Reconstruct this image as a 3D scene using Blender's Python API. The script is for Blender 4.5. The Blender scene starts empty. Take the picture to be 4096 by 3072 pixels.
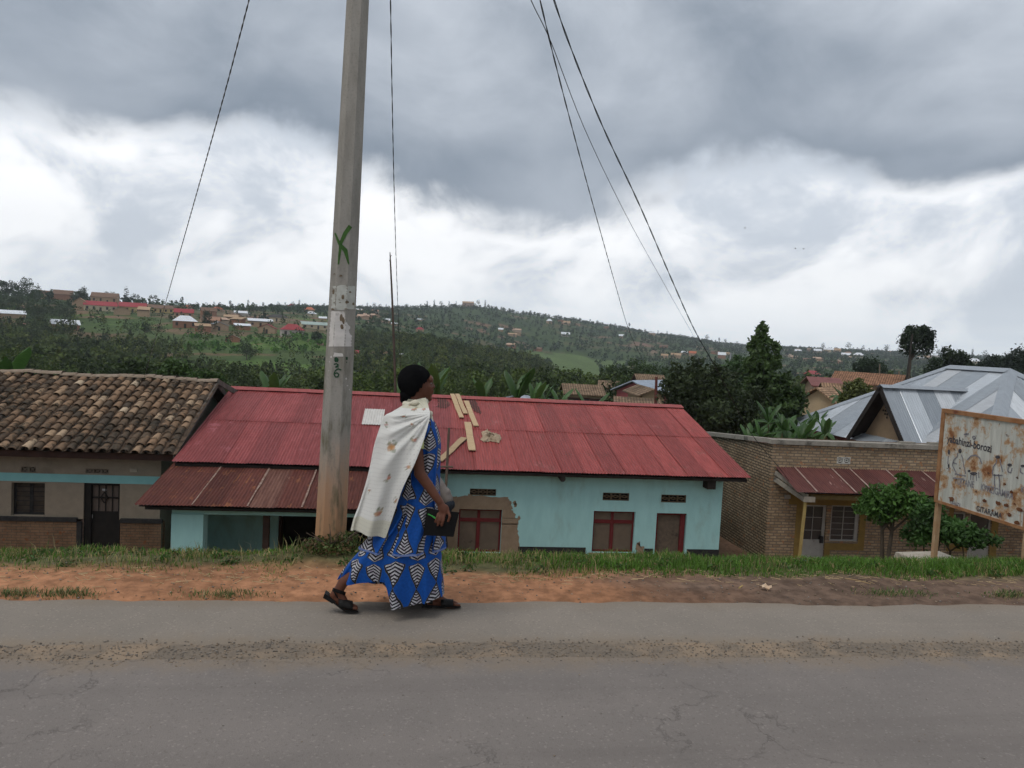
import bpy, bmesh, math, random
import numpy as np
from mathutils import Vector, Matrix

# ------------------------------------------------------------------ camera
scn = bpy.context.scene
COL = scn.collection
F_PX, YAW, PITCH, ROLL, EYE = 740.0, math.radians(7.5), math.radians(3.4), math.radians(3.0), 1.9
_fw = Vector((math.sin(YAW)*math.cos(PITCH), math.cos(YAW)*math.cos(PITCH), -math.sin(PITCH)))
_rt = Vector((math.cos(YAW), -math.sin(YAW), 0)); _up = _rt.cross(_fw)
CR = _rt*math.cos(ROLL) + _up*math.sin(ROLL)
CU = -_rt*math.sin(ROLL) + _up*math.cos(ROLL)
EYEP = Vector((0, 0, EYE))
cam_d = bpy.data.cameras.new('camera'); cam = bpy.data.objects.new('camera', cam_d); COL.objects.link(cam)
cam_d.sensor_width = 36; cam_d.lens = F_PX/1024*36; cam_d.clip_start = .05; cam_d.clip_end = 20000
cam.matrix_world = Matrix(((CR.x, CU.x, -_fw.x, 0), (CR.y, CU.y, -_fw.y, 0), (CR.z, CU.z, -_fw.z, EYE), (0, 0, 0, 1)))
scn.camera = cam

def ray(x, y): return _fw + CR*((x-512)/F_PX) - CU*((y-384)/F_PX)
def onY(x, y, Y): d = ray(x, y); return EYEP + d*(Y/d.y)
def onX(x, y, X): d = ray(x, y); return EYEP + d*(X/d.x)
def onZ(x, y, Z): d = ray(x, y); return EYEP + d*((Z-EYE)/d.z)
def at(x, y, D): d = ray(x, y); return EYEP + d*(D/math.hypot(d.x, d.y))
def project(P):
    v = Vector(P)-EYEP; z = v.dot(_fw); return 512+F_PX*v.dot(CR)/z, 384-F_PX*v.dot(CU)/z

# ------------------------------------------------------------------ world, sun, exposure
SUN_EL, SUN_AZ = math.radians(62), math.radians(-125)       # azimuth from +Y towards +X
world = bpy.data.worlds.new('World'); scn.world = world; world.use_nodes = True
def N(nt, kind, **kw):
    n = nt.nodes.new(kind)
    for k, v in kw.items():
        if k.startswith('i_'):
            k = k[2:]; k = int(k) if k.isdigit() else k.replace('_', ' ')
            n.inputs[k].default_value = v
        else: setattr(n, k, v)
    return n
def L(nt, a, b): nt.links.new(a, b)
def MATH(nt, op, a, b=None, c=None, clamp=False):
    n = nt.nodes.new('ShaderNodeMath'); n.operation = op; n.use_clamp = clamp
    for i, v in enumerate((a, b, c)):
        if v is None: continue
        if isinstance(v, (int, float)): n.inputs[i].default_value = v
        else: nt.links.new(v, n.inputs[i])
    return n.outputs[0]
def RANGE(nt, v, a, b, lo=0., hi=1., smooth=True):
    n = nt.nodes.new('ShaderNodeMapRange'); n.interpolation_type = 'SMOOTHSTEP' if smooth else 'LINEAR'
    nt.links.new(v, n.inputs[0])
    for i, x in enumerate((a, b, lo, hi)): n.inputs[i+1].default_value = x
    return n.outputs[0]
def MIX(nt, fac, a, b, blend='MIX'):
    n = nt.nodes.new('ShaderNodeMix'); n.data_type = 'RGBA'; n.blend_type = blend; n.clamp_factor = True
    for sock, v in ((n.inputs[0], fac), (n.inputs[6], a), (n.inputs[7], b)):
        if isinstance(v, (int, float)): sock.default_value = v
        elif isinstance(v, (tuple, list)): sock.default_value = (*v[:3], 1)
        else: nt.links.new(v, sock)
    return n.outputs[2]

def build_sky():
    nt = world.node_tree; nt.nodes.clear()
    out = N(nt, 'ShaderNodeOutputWorld'); bg = N(nt, 'ShaderNodeBackground'); L(nt, bg.outputs[0], out.inputs[0])
    bg.inputs[1].default_value = .1
    sky = N(nt, 'ShaderNodeTexSky', sky_type='NISHITA', sun_disc=False, sun_elevation=SUN_EL, sun_rotation=SUN_AZ, altitude=1700)
    tc = N(nt, 'ShaderNodeTexCoord'); sep = N(nt, 'ShaderNodeSeparateXYZ'); L(nt, tc.outputs['Generated'], sep.inputs[0])
    el = sep.outputs[2]
    den = MATH(nt, 'ADD', MATH(nt, 'MAXIMUM', el, 0.), .10)
    px = MATH(nt, 'DIVIDE', sep.outputs[0], den); py = MATH(nt, 'DIVIDE', sep.outputs[1], den)
    cb = N(nt, 'ShaderNodeCombineXYZ'); L(nt, px, cb.inputs[0]); L(nt, py, cb.inputs[1])
    P = cb.outputs[0]
    def noise(scale, detail, rough, off, dist=0., vec=P):
        mp = N(nt, 'ShaderNodeMapping'); mp.inputs['Location'].default_value = off; L(nt, vec, mp.inputs[0])
        n = N(nt, 'ShaderNodeTexNoise', i_Scale=scale, i_Detail=detail, i_Roughness=rough, i_Distortion=dist); L(nt, mp.outputs[0], n.inputs[0])
        return n.outputs[0]
    n1 = noise(.55, 3, .52, (3.1, 7.7, 0), .3)
    n2 = noise(1.6, 3, .55, (11.3, 2.1, 0), .2)
    # low-stretch noise in direction space for the billows of the bright band
    st = N(nt, 'ShaderNodeMapping'); st.inputs['Scale'].default_value = (1, 1, 1.55); L(nt, tc.outputs['Generated'], st.inputs[0])
    n3 = noise(5.0, 7, .60, (.7, .4, .9), .35, st.outputs[0])
    n4 = noise(2.6, 3, .5, (4.7, 1.4, .2), .2, st.outputs[0])
    # the level base of the dark deck, broken by noise
    v = MATH(nt, 'ADD', el, MATH(nt, 'MULTIPLY', MATH(nt, 'SUBTRACT', n3, .5), .22))
    v = MATH(nt, 'ADD', v, MATH(nt, 'MULTIPLY', MATH(nt, 'SUBTRACT', n4, .5), .26))
    deck = RANGE(nt, v, .175, .235)
    # deck brightness: dark near its base, paler lumps above
    lump = RANGE(nt, MATH(nt, 'ADD', MATH(nt, 'MULTIPLY', n1, .6), MATH(nt, 'MULTIPLY', n4, .5)), .42, .72)
    up = RANGE(nt, v, .24, .52, 0., .62)
    dk = MATH(nt, 'ADD', MATH(nt, 'MULTIPLY', lump, .55), up, clamp=True)
    dk = MATH(nt, 'ADD', dk, MATH(nt, 'MULTIPLY', MATH(nt, 'SUBTRACT', n3, .5), .75), clamp=True)
    deckc = MIX(nt, dk, (2.2, 2.7, 3.35), (7.0, 7.5, 8.2))
    # bright band below: white billows with grey bellies
    bel = RANGE(nt, n3, .36, .60)
    bandc = MIX(nt, bel, (7.4, 8.0, 8.8), (14., 14., 14.))
    low = RANGE(nt, el, -.02, .10)
    lowc = MIX(nt, n2, (8.0, 9.0, 10.0), (11., 11.4, 11.8))
    bandc = MIX(nt, low, lowc, bandc)
    cloud = MIX(nt, deck, bandc, deckc)
    # a trace of clear sky between the clouds
    col = MIX(nt, .06, cloud, sky.outputs[0])
    below = RANGE(nt, el, -.10, -.01)
    col = MIX(nt, below, (1.6, 1.8, 1.6), col)
    L(nt, col, bg.inputs[0])
build_sky()
sun_d = bpy.data.lights.new('sun', 'SUN'); sun = bpy.data.objects.new('sun', sun_d); COL.objects.link(sun)
sun_d.energy = 1.5; sun_d.angle = math.radians(30); sun_d.color = (1, .96, .9)
_sd = -Vector((math.sin(SUN_AZ)*math.cos(SUN_EL), math.cos(SUN_AZ)*math.cos(SUN_EL), math.sin(SUN_EL)))   # soft light from high over the camera's left shoulder
sun.rotation_euler = (-_sd).to_track_quat('Z', 'Y').to_euler(); sun.location = (0, 0, 60)
scn.view_settings.view_transform = 'Standard'; scn.view_settings.look = 'None'
scn.view_settings.exposure = 0.; scn.view_settings.gamma = 1.; scn.view_settings.use_curve_mapping = False
scn.cycles.use_denoising = True
scn.cycles.max_bounces = 4; scn.cycles.diffuse_bounces = 2; scn.cycles.glossy_bounces = 2
scn.cycles.use_adaptive_sampling = True; scn.cycles.adaptive_threshold = .03
scn.cycles.transparent_max_bounces = 12; scn.cycles.volume_bounces = 0
scn.cycles.caustics_reflective = scn.cycles.caustics_refractive = False

# ------------------------------------------------------------------ mesh helpers
class MB:
    """collects vertices and faces; build() links them as one mesh object"""
    def __init__(s): s.v = []; s.f = []; s.uv = None; s.n = 0
    def add(s, vs, fs):
        o = s.n; s.v.extend([tuple(p) for p in vs]); s.n += len(vs)
        s.f.extend([tuple(i+o for i in f) for f in fs]); return s
    def quad(s, a, b, c, d): return s.add((a, b, c, d), ((0, 1, 2, 3),))
    def poly(s, pts): return s.add(pts, (tuple(range(len(pts))),))
    def box(s, x0, x1, y0, y1, z0, z1):
        vs = [(x, y, z) for z in (z0, z1) for y in (y0, y1) for x in (x0, x1)]
        return s.add(vs, ((0, 2, 3, 1), (4, 5, 7, 6), (0, 1, 5, 4), (2, 6, 7, 3), (0, 4, 6, 2), (1, 3, 7, 5)))
    def beam(s, a, b, w, h, up=(0, 0, 1)):
        a, b = Vector(a), Vector(b); d = (b-a).normalized(); u = Vector(up)
        if abs(d.dot(u)) > .98: u = Vector((0, 1, 0))
        r = d.cross(u).normalized(); u = r.cross(d)
        vs = []
        for p in (a, b):
            for i, j in ((-1, -1), (1, -1), (1, 1), (-1, 1)): vs.append(p + r*(i*w/2) + u*(j*h/2))
        return s.add(vs, ((3, 2, 1, 0), (4, 5, 6, 7), (0, 1, 5, 4), (1, 2, 6, 5), (2, 3, 7, 6), (3, 0, 4, 7)))
    def tube(s, pts, rad, n=8, caps=True, squash=None):
        pts = [Vector(p) for p in pts]; m = len(pts)
        if isinstance(rad, (int, float)): rad = [rad]*m
        vs = []; r = None
        for i, p in enumerate(pts):
            d = (pts[min(i+1, m-1)]-pts[max(i-1, 0)])
            d = d.normalized() if d.length > 1e-9 else Vector((0, 0, 1))
            if r is None: r = d.cross(Vector((0, 0, 1)) if abs(d.z) < .9 else Vector((0, 1, 0))).normalized()
            else: r = (r - d*r.dot(d)).normalized()
            u = d.cross(r)
            for k in range(n):
                a = 2*math.pi*k/n; vs.append(p + r*(math.cos(a)*rad[i]) + u*(math.sin(a)*rad[i]*(squash or 1)))
        fs = [(i*n+k, i*n+(k+1) % n, (i+1)*n+(k+1) % n, (i+1)*n+k) for i in range(m-1) for k in range(n)]
        if caps: fs += [tuple(range(n-1, -1, -1)), tuple((m-1)*n+k for k in range(n))]
        return s.add(vs, fs)
    def capsule(s, a, b, ra, rb, n=12, k=4, squash=None):
        a, b = Vector(a), Vector(b); d = (b-a).normalized() if (b-a).length > 1e-6 else Vector((0, 0, 1))
        pts, rad = [], []
        for i in range(k+1):
            t = math.pi/2*(1-i/k); pts.append(a-d*(ra*math.sin(t))); rad.append(max(1e-4, ra*math.cos(t)))
        for i in range(k+1):
            t = math.pi/2*i/k; pts.append(b+d*(rb*math.sin(t))); rad.append(max(1e-4, rb*math.cos(t)))
        return s.tube(pts, rad, n, True, squash)
    def ellipsoid(s, c, rx, ry, rz, n=16, m=10, tilt=0.):
        c = Vector(c); vs = []; ct, stt = math.cos(tilt), math.sin(tilt)
        for i in range(m+1):
            t = math.pi*i/m
            for k in range(n):
                a = 2*math.pi*k/n
                x, y, z = rx*math.sin(t)*math.cos(a), ry*math.sin(t)*math.sin(a), rz*math.cos(t)
                vs.append((c.x+x*ct+z*stt, c.y+y, c.z-x*stt+z*ct))
        fs = [(i*n+k, (i+1)*n+k, (i+1)*n+(k+1) % n, i*n+(k+1) % n) for i in range(m) for k in range(n)]
        return s.add(vs, fs)
    def grid(s, pts):                                         # pts[i][j]
        m, n = len(pts), len(pts[0])
        return s.add([p for row in pts for p in row], [(i*n+j, i*n+j+1, (i+1)*n+j+1, (i+1)*n+j) for i in range(m-1) for j in range(n-1)])
    def prism(s, pts, d):                                     # polygon pts extruded by vector d
        d = Vector(d); m = len(pts); a = [Vector(p) for p in pts]; b = [p+d for p in a]
        return s.add(a+b, [tuple(range(m-1, -1, -1)), tuple(range(m, 2*m))] + [(i, (i+1) % m, m+(i+1) % m, m+i) for i in range(m)])
    def mesh(s, name, mat=None, smooth=False, off=(0, 0, 0)):
        me = bpy.data.meshes.new(name)
        o = Vector(off)
        me.from_pydata([(p[0]-o.x, p[1]-o.y, p[2]-o.z) for p in s.v], [], s.f)
        if mat: me.materials.append(mat)
        if smooth: me.polygons.foreach_set('use_smooth', [True]*len(me.polygons))
        me.update(); return me
    def build(s, name, mat, parent=None, smooth=False):
        o = bpy.data.objects.new(name, s.mesh(name, mat, smooth, root_loc(parent))); COL.objects.link(o)
        if parent: o.parent = parent
        return o

def root_loc(p):
    v = Vector((0, 0, 0))
    while p is not None: v += p.location; p = p.parent
    return v
def thing(name, label, cat, loc=(0, 0, 0), group=None):
    o = bpy.data.objects.new(name, None); COL.objects.link(o); o.location = loc; o.empty_display_size = .2
    return tag(o, label, cat, group)
def tag(o, label=None, cat=None, group=None, kind=None):
    if label: o['label'] = label
    if cat: o['category'] = cat
    if group: o['group'] = group
    if kind: o['kind'] = kind
    return o
def link_mesh(name, me, parent=None, loc=None, rot=None, scale=None, mat=None):
    o = bpy.data.objects.new(name, me); COL.objects.link(o)
    if parent: o.parent = parent
    if loc is not None: o.location = Vector(loc) - root_loc(parent)
    if rot is not None: o.rotation_euler = rot
    if scale is not None: o.scale = scale
    return o
def np_mesh(name, v, quads, mat, cols=None, smooth=False, tris=False):
    """big mesh from numpy arrays: v (n,3), quads (m,4)"""
    me = bpy.data.meshes.new(name); k = quads.shape[1]
    me.vertices.add(len(v)); me.vertices.foreach_set('co', np.ascontiguousarray(v, dtype=np.float32).ravel())
    me.loops.add(quads.size); me.loops.foreach_set('vertex_index', np.ascontiguousarray(quads, dtype=np.int32).ravel())
    me.polygons.add(len(quads)); me.polygons.foreach_set('loop_start', np.arange(0, quads.size, k, dtype=np.int32))
    if smooth: me.polygons.foreach_set('use_smooth', np.ones(len(quads), dtype=bool))
    me.update(calc_edges=True)
    if cols is not None:
        a = me.color_attributes.new('Col', 'FLOAT_COLOR', 'POINT')
        c = np.ones((len(v), 4), dtype=np.float32); c[:, :3] = cols
        a.data.foreach_set('color', c.ravel())
    if mat: me.materials.append(mat)
    return me

# value noise for layout and colour
def vnoise(x, y, seed=0):
    x = np.asarray(x, dtype=np.float64); y = np.asarray(y, dtype=np.float64)
    xi = np.floor(x).astype(np.int64); yi = np.floor(y).astype(np.int64); fx = x-xi; fy = y-yi
    fx = fx*fx*(3-2*fx); fy = fy*fy*(3-2*fy)
    def h(a, b):
        n = (a*374761393 + b*668265263 + seed*1274126177) & 0xffffffff
        n = ((n ^ (n >> 13))*1274126177) & 0xffffffff
        return ((n ^ (n >> 16)) & 0xffff)/65535.
    return (h(xi, yi)*(1-fx)+h(xi+1, yi)*fx)*(1-fy) + (h(xi, yi+1)*(1-fx)+h(xi+1, yi+1)*fx)*fy
def fbm(x, y, seed=0, oct=4):
    t = 0; a = .5; s = 0
    for i in range(oct): t = t + a*vnoise(np.asarray(x)*2**i, np.asarray(y)*2**i, seed+i*17); s += a; a *= .5
    return t/s

# ------------------------------------------------------------------ materials
MATS = {}
def newmat(name):
    m = bpy.data.materials.new(name); m.use_nodes = True; nt = m.node_tree
    b = nt.nodes['Principled BSDF']; return m, nt, b
def pmat(name, c1, c2=None, scale=4., rough=.8, bump=0., bscale=None, c3=None, s3=1.2, t3=(.55, .7), spec=.12, metal=0., rnd=0., stretch=(1, 1, 1), coord='Object', trans=0., bdist=.01):
    """mottled procedural surface: c1/c2 by fine noise, c3 stains by coarse noise, rnd = brightness spread between objects"""
    if name in MATS: return MATS[name]
    m, nt, b = newmat(name); MATS[name] = m
    tc = N(nt, 'ShaderNodeTexCoord'); mp = N(nt, 'ShaderNodeMapping'); mp.inputs['Scale'].default_value = stretch
    L(nt, tc.outputs[coord], mp.inputs[0])
    n1 = N(nt, 'ShaderNodeTexNoise', i_Scale=scale, i_Detail=8., i_Roughness=.62); L(nt, mp.outputs[0], n1.inputs[0])
    c2 = c2 or tuple(x*.75 for x in c1)
    col = MIX(nt, RANGE(nt, n1.outputs[0], .3, .7), c1, c2)
    if c3:
        n3 = N(nt, 'ShaderNodeTexNoise', i_Scale=s3, i_Detail=7., i_Roughness=.65); L(nt, mp.outputs[0], n3.inputs[0])
        col = MIX(nt, RANGE(nt, n3.outputs[0], *t3), col, c3)
    if rnd:
        oi = N(nt, 'ShaderNodeObjectInfo'); k = RANGE(nt, oi.outputs['Random'], 0, 1, 1-rnd, 1+rnd, False)
        hsv = N(nt, 'ShaderNodeHueSaturation'); L(nt, k, hsv.inputs['Value']); L(nt, col, hsv.inputs['Color']); col = hsv.outputs[0]
    L(nt, col, b.inputs['Base Color'])
    b.inputs['Roughness'].default_value = rough; b.inputs['Specular IOR Level'].default_value = spec; b.inputs['Metallic'].default_value = metal
    if bump:
        nb = N(nt, 'ShaderNodeTexNoise', i_Scale=bscale or scale*6, i_Detail=6., i_Roughness=.6); L(nt, mp.outputs[0], nb.inputs[0])
        bp = N(nt, 'ShaderNodeBump', i_Strength=bump, i_Distance=bdist); L(nt, nb.outputs[0], bp.inputs['Height']); L(nt, bp.outputs[0], b.inputs['Normal'])
    if trans:
        out = nt.nodes['Material Output']; tr = N(nt, 'ShaderNodeBsdfTranslucent'); L(nt, col, tr.inputs[0])
        mx = N(nt, 'ShaderNodeMixShader', i_0=trans); L(nt, b.outputs[0], mx.inputs[1]); L(nt, tr.outputs[0], mx.inputs[2]); L(nt, mx.outputs[0], out.inputs[0])
    return m
def colmat(name, rough=.8, spec=.2, scale=8., amp=.35, trans=0., fine=None, bump=0., bscale=40, bdist=.02):
    """surface whose own colour is stored per vertex, with a noise on top"""
    if name in MATS: return MATS[name]
    m, nt, b = newmat(name); MATS[name] = m
    at_ = N(nt, 'ShaderNodeAttribute', attribute_name='Col'); tc = N(nt, 'ShaderNodeTexCoord')
    n1 = N(nt, 'ShaderNodeTexNoise', i_Scale=scale, i_Detail=8., i_Roughness=.65); L(nt, tc.outputs['Object'], n1.inputs[0])
    k = RANGE(nt, n1.outputs[0], .25, .75, 1-amp, 1+amp)
    if fine:
        n2 = N(nt, 'ShaderNodeTexNoise', i_Scale=fine, i_Detail=5., i_Roughness=.6); L(nt, tc.outputs['Object'], n2.inputs[0])
        k = MATH(nt, 'MULTIPLY', k, RANGE(nt, n2.outputs[0], .3, .7, .7, 1.3))
    sc = N(nt, 'ShaderNodeVectorMath', operation='SCALE'); L(nt, at_.outputs['Color'], sc.inputs[0]); L(nt, k, sc.inputs['Scale'])
    L(nt, sc.outputs[0], b.inputs['Base Color']); b.inputs['Roughness'].default_value = rough; b.inputs['Specular IOR Level'].default_value = spec
    if bump:
        nb = N(nt, 'ShaderNodeTexNoise', i_Scale=bscale, i_Detail=6.); L(nt, tc.outputs['Object'], nb.inputs[0])
        bp = N(nt, 'ShaderNodeBump', i_Strength=bump, i_Distance=bdist); L(nt, nb.outputs[0], bp.inputs['Height']); L(nt, bp.outputs[0], b.inputs['Normal'])
    if trans:
        out = nt.nodes['Material Output']; tr = N(nt, 'ShaderNodeBsdfTranslucent'); L(nt, sc.outputs[0], tr.inputs[0])
        mx = N(nt, 'ShaderNodeMixShader', i_0=trans); L(nt, b.outputs[0], mx.inputs[1]); L(nt, tr.outputs[0], mx.inputs[2]); L(nt, mx.outputs[0], out.inputs[0])
    return m
def brickmat(name, c1, c2, mortar, bw, bh, axis='X', ms=.012, rough=.9, dark=None):
    """small far bricks: courses along X or Y with uneven colours and recessed joints"""
    if name in MATS: return MATS[name]
    m, nt, b = newmat(name); MATS[name] = m
    tc = N(nt, 'ShaderNodeTexCoord'); sp = N(nt, 'ShaderNodeSeparateXYZ'); L(nt, tc.outputs['Object'], sp.inputs[0])
    cb = N(nt, 'ShaderNodeCombineXYZ'); L(nt, sp.outputs[0 if axis == 'X' else 1], cb.inputs[0]); L(nt, sp.outputs[2], cb.inputs[1])
    wob = N(nt, 'ShaderNodeTexNoise', i_Scale=3., i_Detail=3.); L(nt, tc.outputs['Object'], wob.inputs[0])
    wm = N(nt, 'ShaderNodeVectorMath', operation='SCALE'); wm.inputs['Scale'].default_value = .02; L(nt, wob.outputs['Color'], wm.inputs[0])
    ad = N(nt, 'ShaderNodeVectorMath', operation='ADD'); L(nt, cb.outputs[0], ad.inputs[0]); L(nt, wm.outputs[0], ad.inputs[1])
    br = N(nt, 'ShaderNodeTexBrick'); L(nt, ad.outputs[0], br.inputs['Vector'])
    br.inputs['Scale'].default_value = 1.; br.inputs['Brick Width'].default_value = bw; br.inputs['Row Height'].default_value = bh
    br.inputs['Mortar Size'].default_value = ms; br.inputs['Mortar Smooth'].default_value = .3
    br.inputs['Color1'].default_value = (*c1, 1); br.inputs['Color2'].default_value = (*c2, 1); br.inputs['Mortar'].default_value = (*mortar, 1)
    n1 = N(nt, 'ShaderNodeTexNoise', i_Scale=1.1, i_Detail=7., i_Roughness=.65); L(nt, tc.outputs['Object'], n1.inputs[0])
    n2 = N(nt, 'ShaderNodeTexNoise', i_Scale=14., i_Detail=5., i_Roughness=.6); L(nt, tc.outputs['Object'], n2.inputs[0])
    k = MATH(nt, 'MULTIPLY', RANGE(nt, n1.outputs[0], .3, .7, .78, 1.18), RANGE(nt, n2.outputs[0], .3, .7, .88, 1.12))
    sc = N(nt, 'ShaderNodeVectorMath', operation='SCALE'); L(nt, br.outputs['Color'], sc.inputs[0]); L(nt, k, sc.inputs['Scale'])
    col = sc.outputs[0]
    # odd bricks: burnt red ones
    wn = N(nt, 'ShaderNodeTexNoise', i_Scale=5.5, i_Detail=1.); L(nt, ad.outputs[0], wn.inputs[0])
    col = MIX(nt, MATH(nt, 'MULTIPLY', RANGE(nt, wn.outputs[0], .66, .70), .7), col, (c1[0]*.9, c1[1]*.55, c1[2]*.4))
    L(nt, col, b.inputs['Base Color']); b.inputs['Roughness'].default_value = rough; b.inputs['Specular IOR Level'].default_value = .15
    bp = N(nt, 'ShaderNodeBump', i_Strength=.9, i_Distance=.02, invert=True); L(nt, br.outputs['Fac'], bp.inputs['Height']); L(nt, bp.outputs[0], b.inputs['Normal'])
    return m

# ------------------------------------------------------------------ terrain
HCOLS = {   # picture column of a bearing: (distance m, picture row of the ground there)
 -320: [(120,398),(200,372),(300,340),(400,312),(500,290),(600,278),(700,276),(1000,288),(2800,296)],
 0:  [(120,396),(200,373),(300,346),(400,323),(500,305),(600,296),(700,294),(1000,305),(2800,311)],
 100:[(120,398),(200,376),(300,350),(400,326),(480,313),(560,305),(650,301),(1000,310),(2800,316)],
 200:[(120,400),(220,374),(300,351),(350,337),(420,325),(520,316),(650,311),(800,309),(1200,315),(2800,322)],
 300:[(130,402),(230,380),(300,354),(360,338),(450,328),(600,318),(900,310),(1200,308),(1600,312),(2800,328)],
 370:[(150,400),(230,378),(330,356),(450,340),(650,323),(1000,313),(1300,310),(1700,315),(2800,332)],
 420:[(130,402),(180,387),(250,366),(330,350),(400,343),(500,347),(800,327),(1200,309),(1400,308),(1800,315),(2800,335)],
 475:[(130,402),(180,391),(250,376),(330,362),(420,354),(550,358),(900,331),(1250,308),(1350,306),(1700,313),(2800,338)],
 530:[(130,404),(200,394),(300,376),(400,362),(500,366),(700,358),(850,348),(1100,327),(1250,316),(1350,315),(1700,320),(2800,341)],
 570:[(130,405),(200,399),(300,389),(380,383),(480,384),(560,379),(650,369),(750,359),(900,347),(1100,332),(1300,321),(1400,320),(1800,324),(2800,343)],
 600:[(130,406),(200,401),(300,392),(380,388),(500,384),(600,377),(700,369),(800,360),(950,348),(1150,335),(1350,326),(1500,325),(1900,330),(2800,345)],
 660:[(130,407),(200,401),(350,389),(500,379),(650,371),(800,362),(950,352),(1150,343),(1400,336),(1600,335),(2000,339),(2800,348)],
 740:[(130,408),(200,402),(350,390),(500,380),(650,372),(800,364),(1000,357),(1250,351),(1500,347),(1700,346),(2200,349),(2800,352)],
 850:[(130,409),(200,402),(350,392),(500,383),(650,376),(800,369),(1000,362),(1300,356),(1600,352),(1800,351),(2400,355),(2800,358)],
 950:[(130,411),(200,403),(350,394),(500,387),(700,379),(900,371),(1200,363),(1600,357),(1900,356),(2400,360),(2800,363)],
 1024:[(130,414),(200,406),(350,397),(500,390),(700,382),(900,375),(1200,367),(1600,361),(1900,360),(2400,364),(2800,367)],
 1350:[(130,431),(200,423),(350,414),(500,407),(700,399),(900,392),(1200,384),(1600,379),(1900,378),(2400,381),(2800,384)]}
DS = np.geomspace(45, 2800, 140); LDS = np.log(DS)
AZC, ZC = [], []
for _x, _l in HCOLS.items():
    _hy = 313.7+.0524*_x
    _r = ray(_x, _hy); AZC.append(math.atan2(_r.x, _r.y))
    _d = [45., 75.] + [a for a, b in _l]; _z = [-5.6, -8.2] + [at(_x, b, a).z for a, b in _l]
    ZC.append(np.interp(LDS, np.log(_d), _z))
AZC = np.array(AZC); ZC = np.array(ZC)
_k = np.array([1, 2, 3, 2, 1.]); _k /= _k.sum()
ZC = np.array([np.convolve(np.pad(r, 2, mode='edge'), _k, 'valid') for r in ZC])
PY = np.array([-60, 5.0, 5.3, 5.8, 6.2, 6.6, 8.0, 15.5, 18, 24, 45, 70.]); PZ = np.array([-.05, -.05, .0, .012, -.01, -.09, -.50, -4.45, -4.6, -4.75, -5.6, -6.])
def far_z(X, Y):
    D = np.clip(np.hypot(X, Y), 45, 2799); az = np.clip(np.arctan2(X, Y), AZC[0], AZC[-1]-1e-6)
    i = np.clip(np.searchsorted(AZC, az, side='right')-1, 0, len(AZC)-2)
    t = (az-AZC[i])/(AZC[i+1]-AZC[i]); t = t*t*(3-2*t)*.6+t*.4
    u = (np.log(D)-LDS[0])/(LDS[1]-LDS[0]); j = np.clip(u.astype(int), 0, len(DS)-2); w = u-j
    z = (ZC[i, j]*(1-w)+ZC[i, j+1]*w)*(1-t) + (ZC[i+1, j]*(1-w)+ZC[i+1, j+1]*w)*t
    return z + (fbm(X/60., Y/60., 5)-.5)*np.clip(D/160., 0, 5.)
def ground_z(X, Y):
    X = np.asarray(X, dtype=float); Y = np.asarray(Y, dtype=float)
    p = np.interp(Y, PY, PZ); w = np.clip((Y-30)/35., 0, 1); w = w*w*(3-2*w)
    side = np.clip((Y-6.5)/3., 0, 1)
    p = p - np.clip((X-9)/6., 0, 1)*.15*np.clip((Y-14)/4, 0, 1)
    dirt = (fbm(X*2.2, Y*2.2, 3)-.5)*.05*np.clip((Y-5.15)/.25, 0, 1) + (fbm(X*9, Y*9, 8)-.5)*.02*np.clip((Y-5.15)/.2, 0, 1)
    # hump round the pole foot
    hump = .13*np.exp(-(((X+.62)/.5)**2+((Y-6.35)/.33)**2))
    z = (p+dirt+hump)*(1-w)
    m = w > 0
    if np.any(m): z = np.where(m, z+far_z(X, np.maximum(Y, 1.))*w, z)
    return z
def gz(x, y): return float(ground_z(np.array([x]), np.array([y]))[0])
def np_project(P):
    v = P-np.array([0, 0, EYE]); z = v@np.array(_fw); z = np.where(z < .1, .1, z)
    return 512+F_PX*(v@np.array(CR))/z, 384-F_PX*(v@np.array(CU))/z
_Dm = np.geomspace(60, 2700, 900)
def on_hill(px, py):
    """the ground point that shows at this picture place"""
    r = ray(px, py); h = math.hypot(r.x, r.y); X = r.x/h*_Dm; Y = r.y/h*_Dm; Zr = EYE+r.z/h*_Dm
    g = ground_z(X, Y); k = np.nonzero(g >= Zr)[0]
    i = int(k[0]) if len(k) else int(np.argmin(Zr-g))
    return Vector((X[i], Y[i], g[i]))

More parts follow.
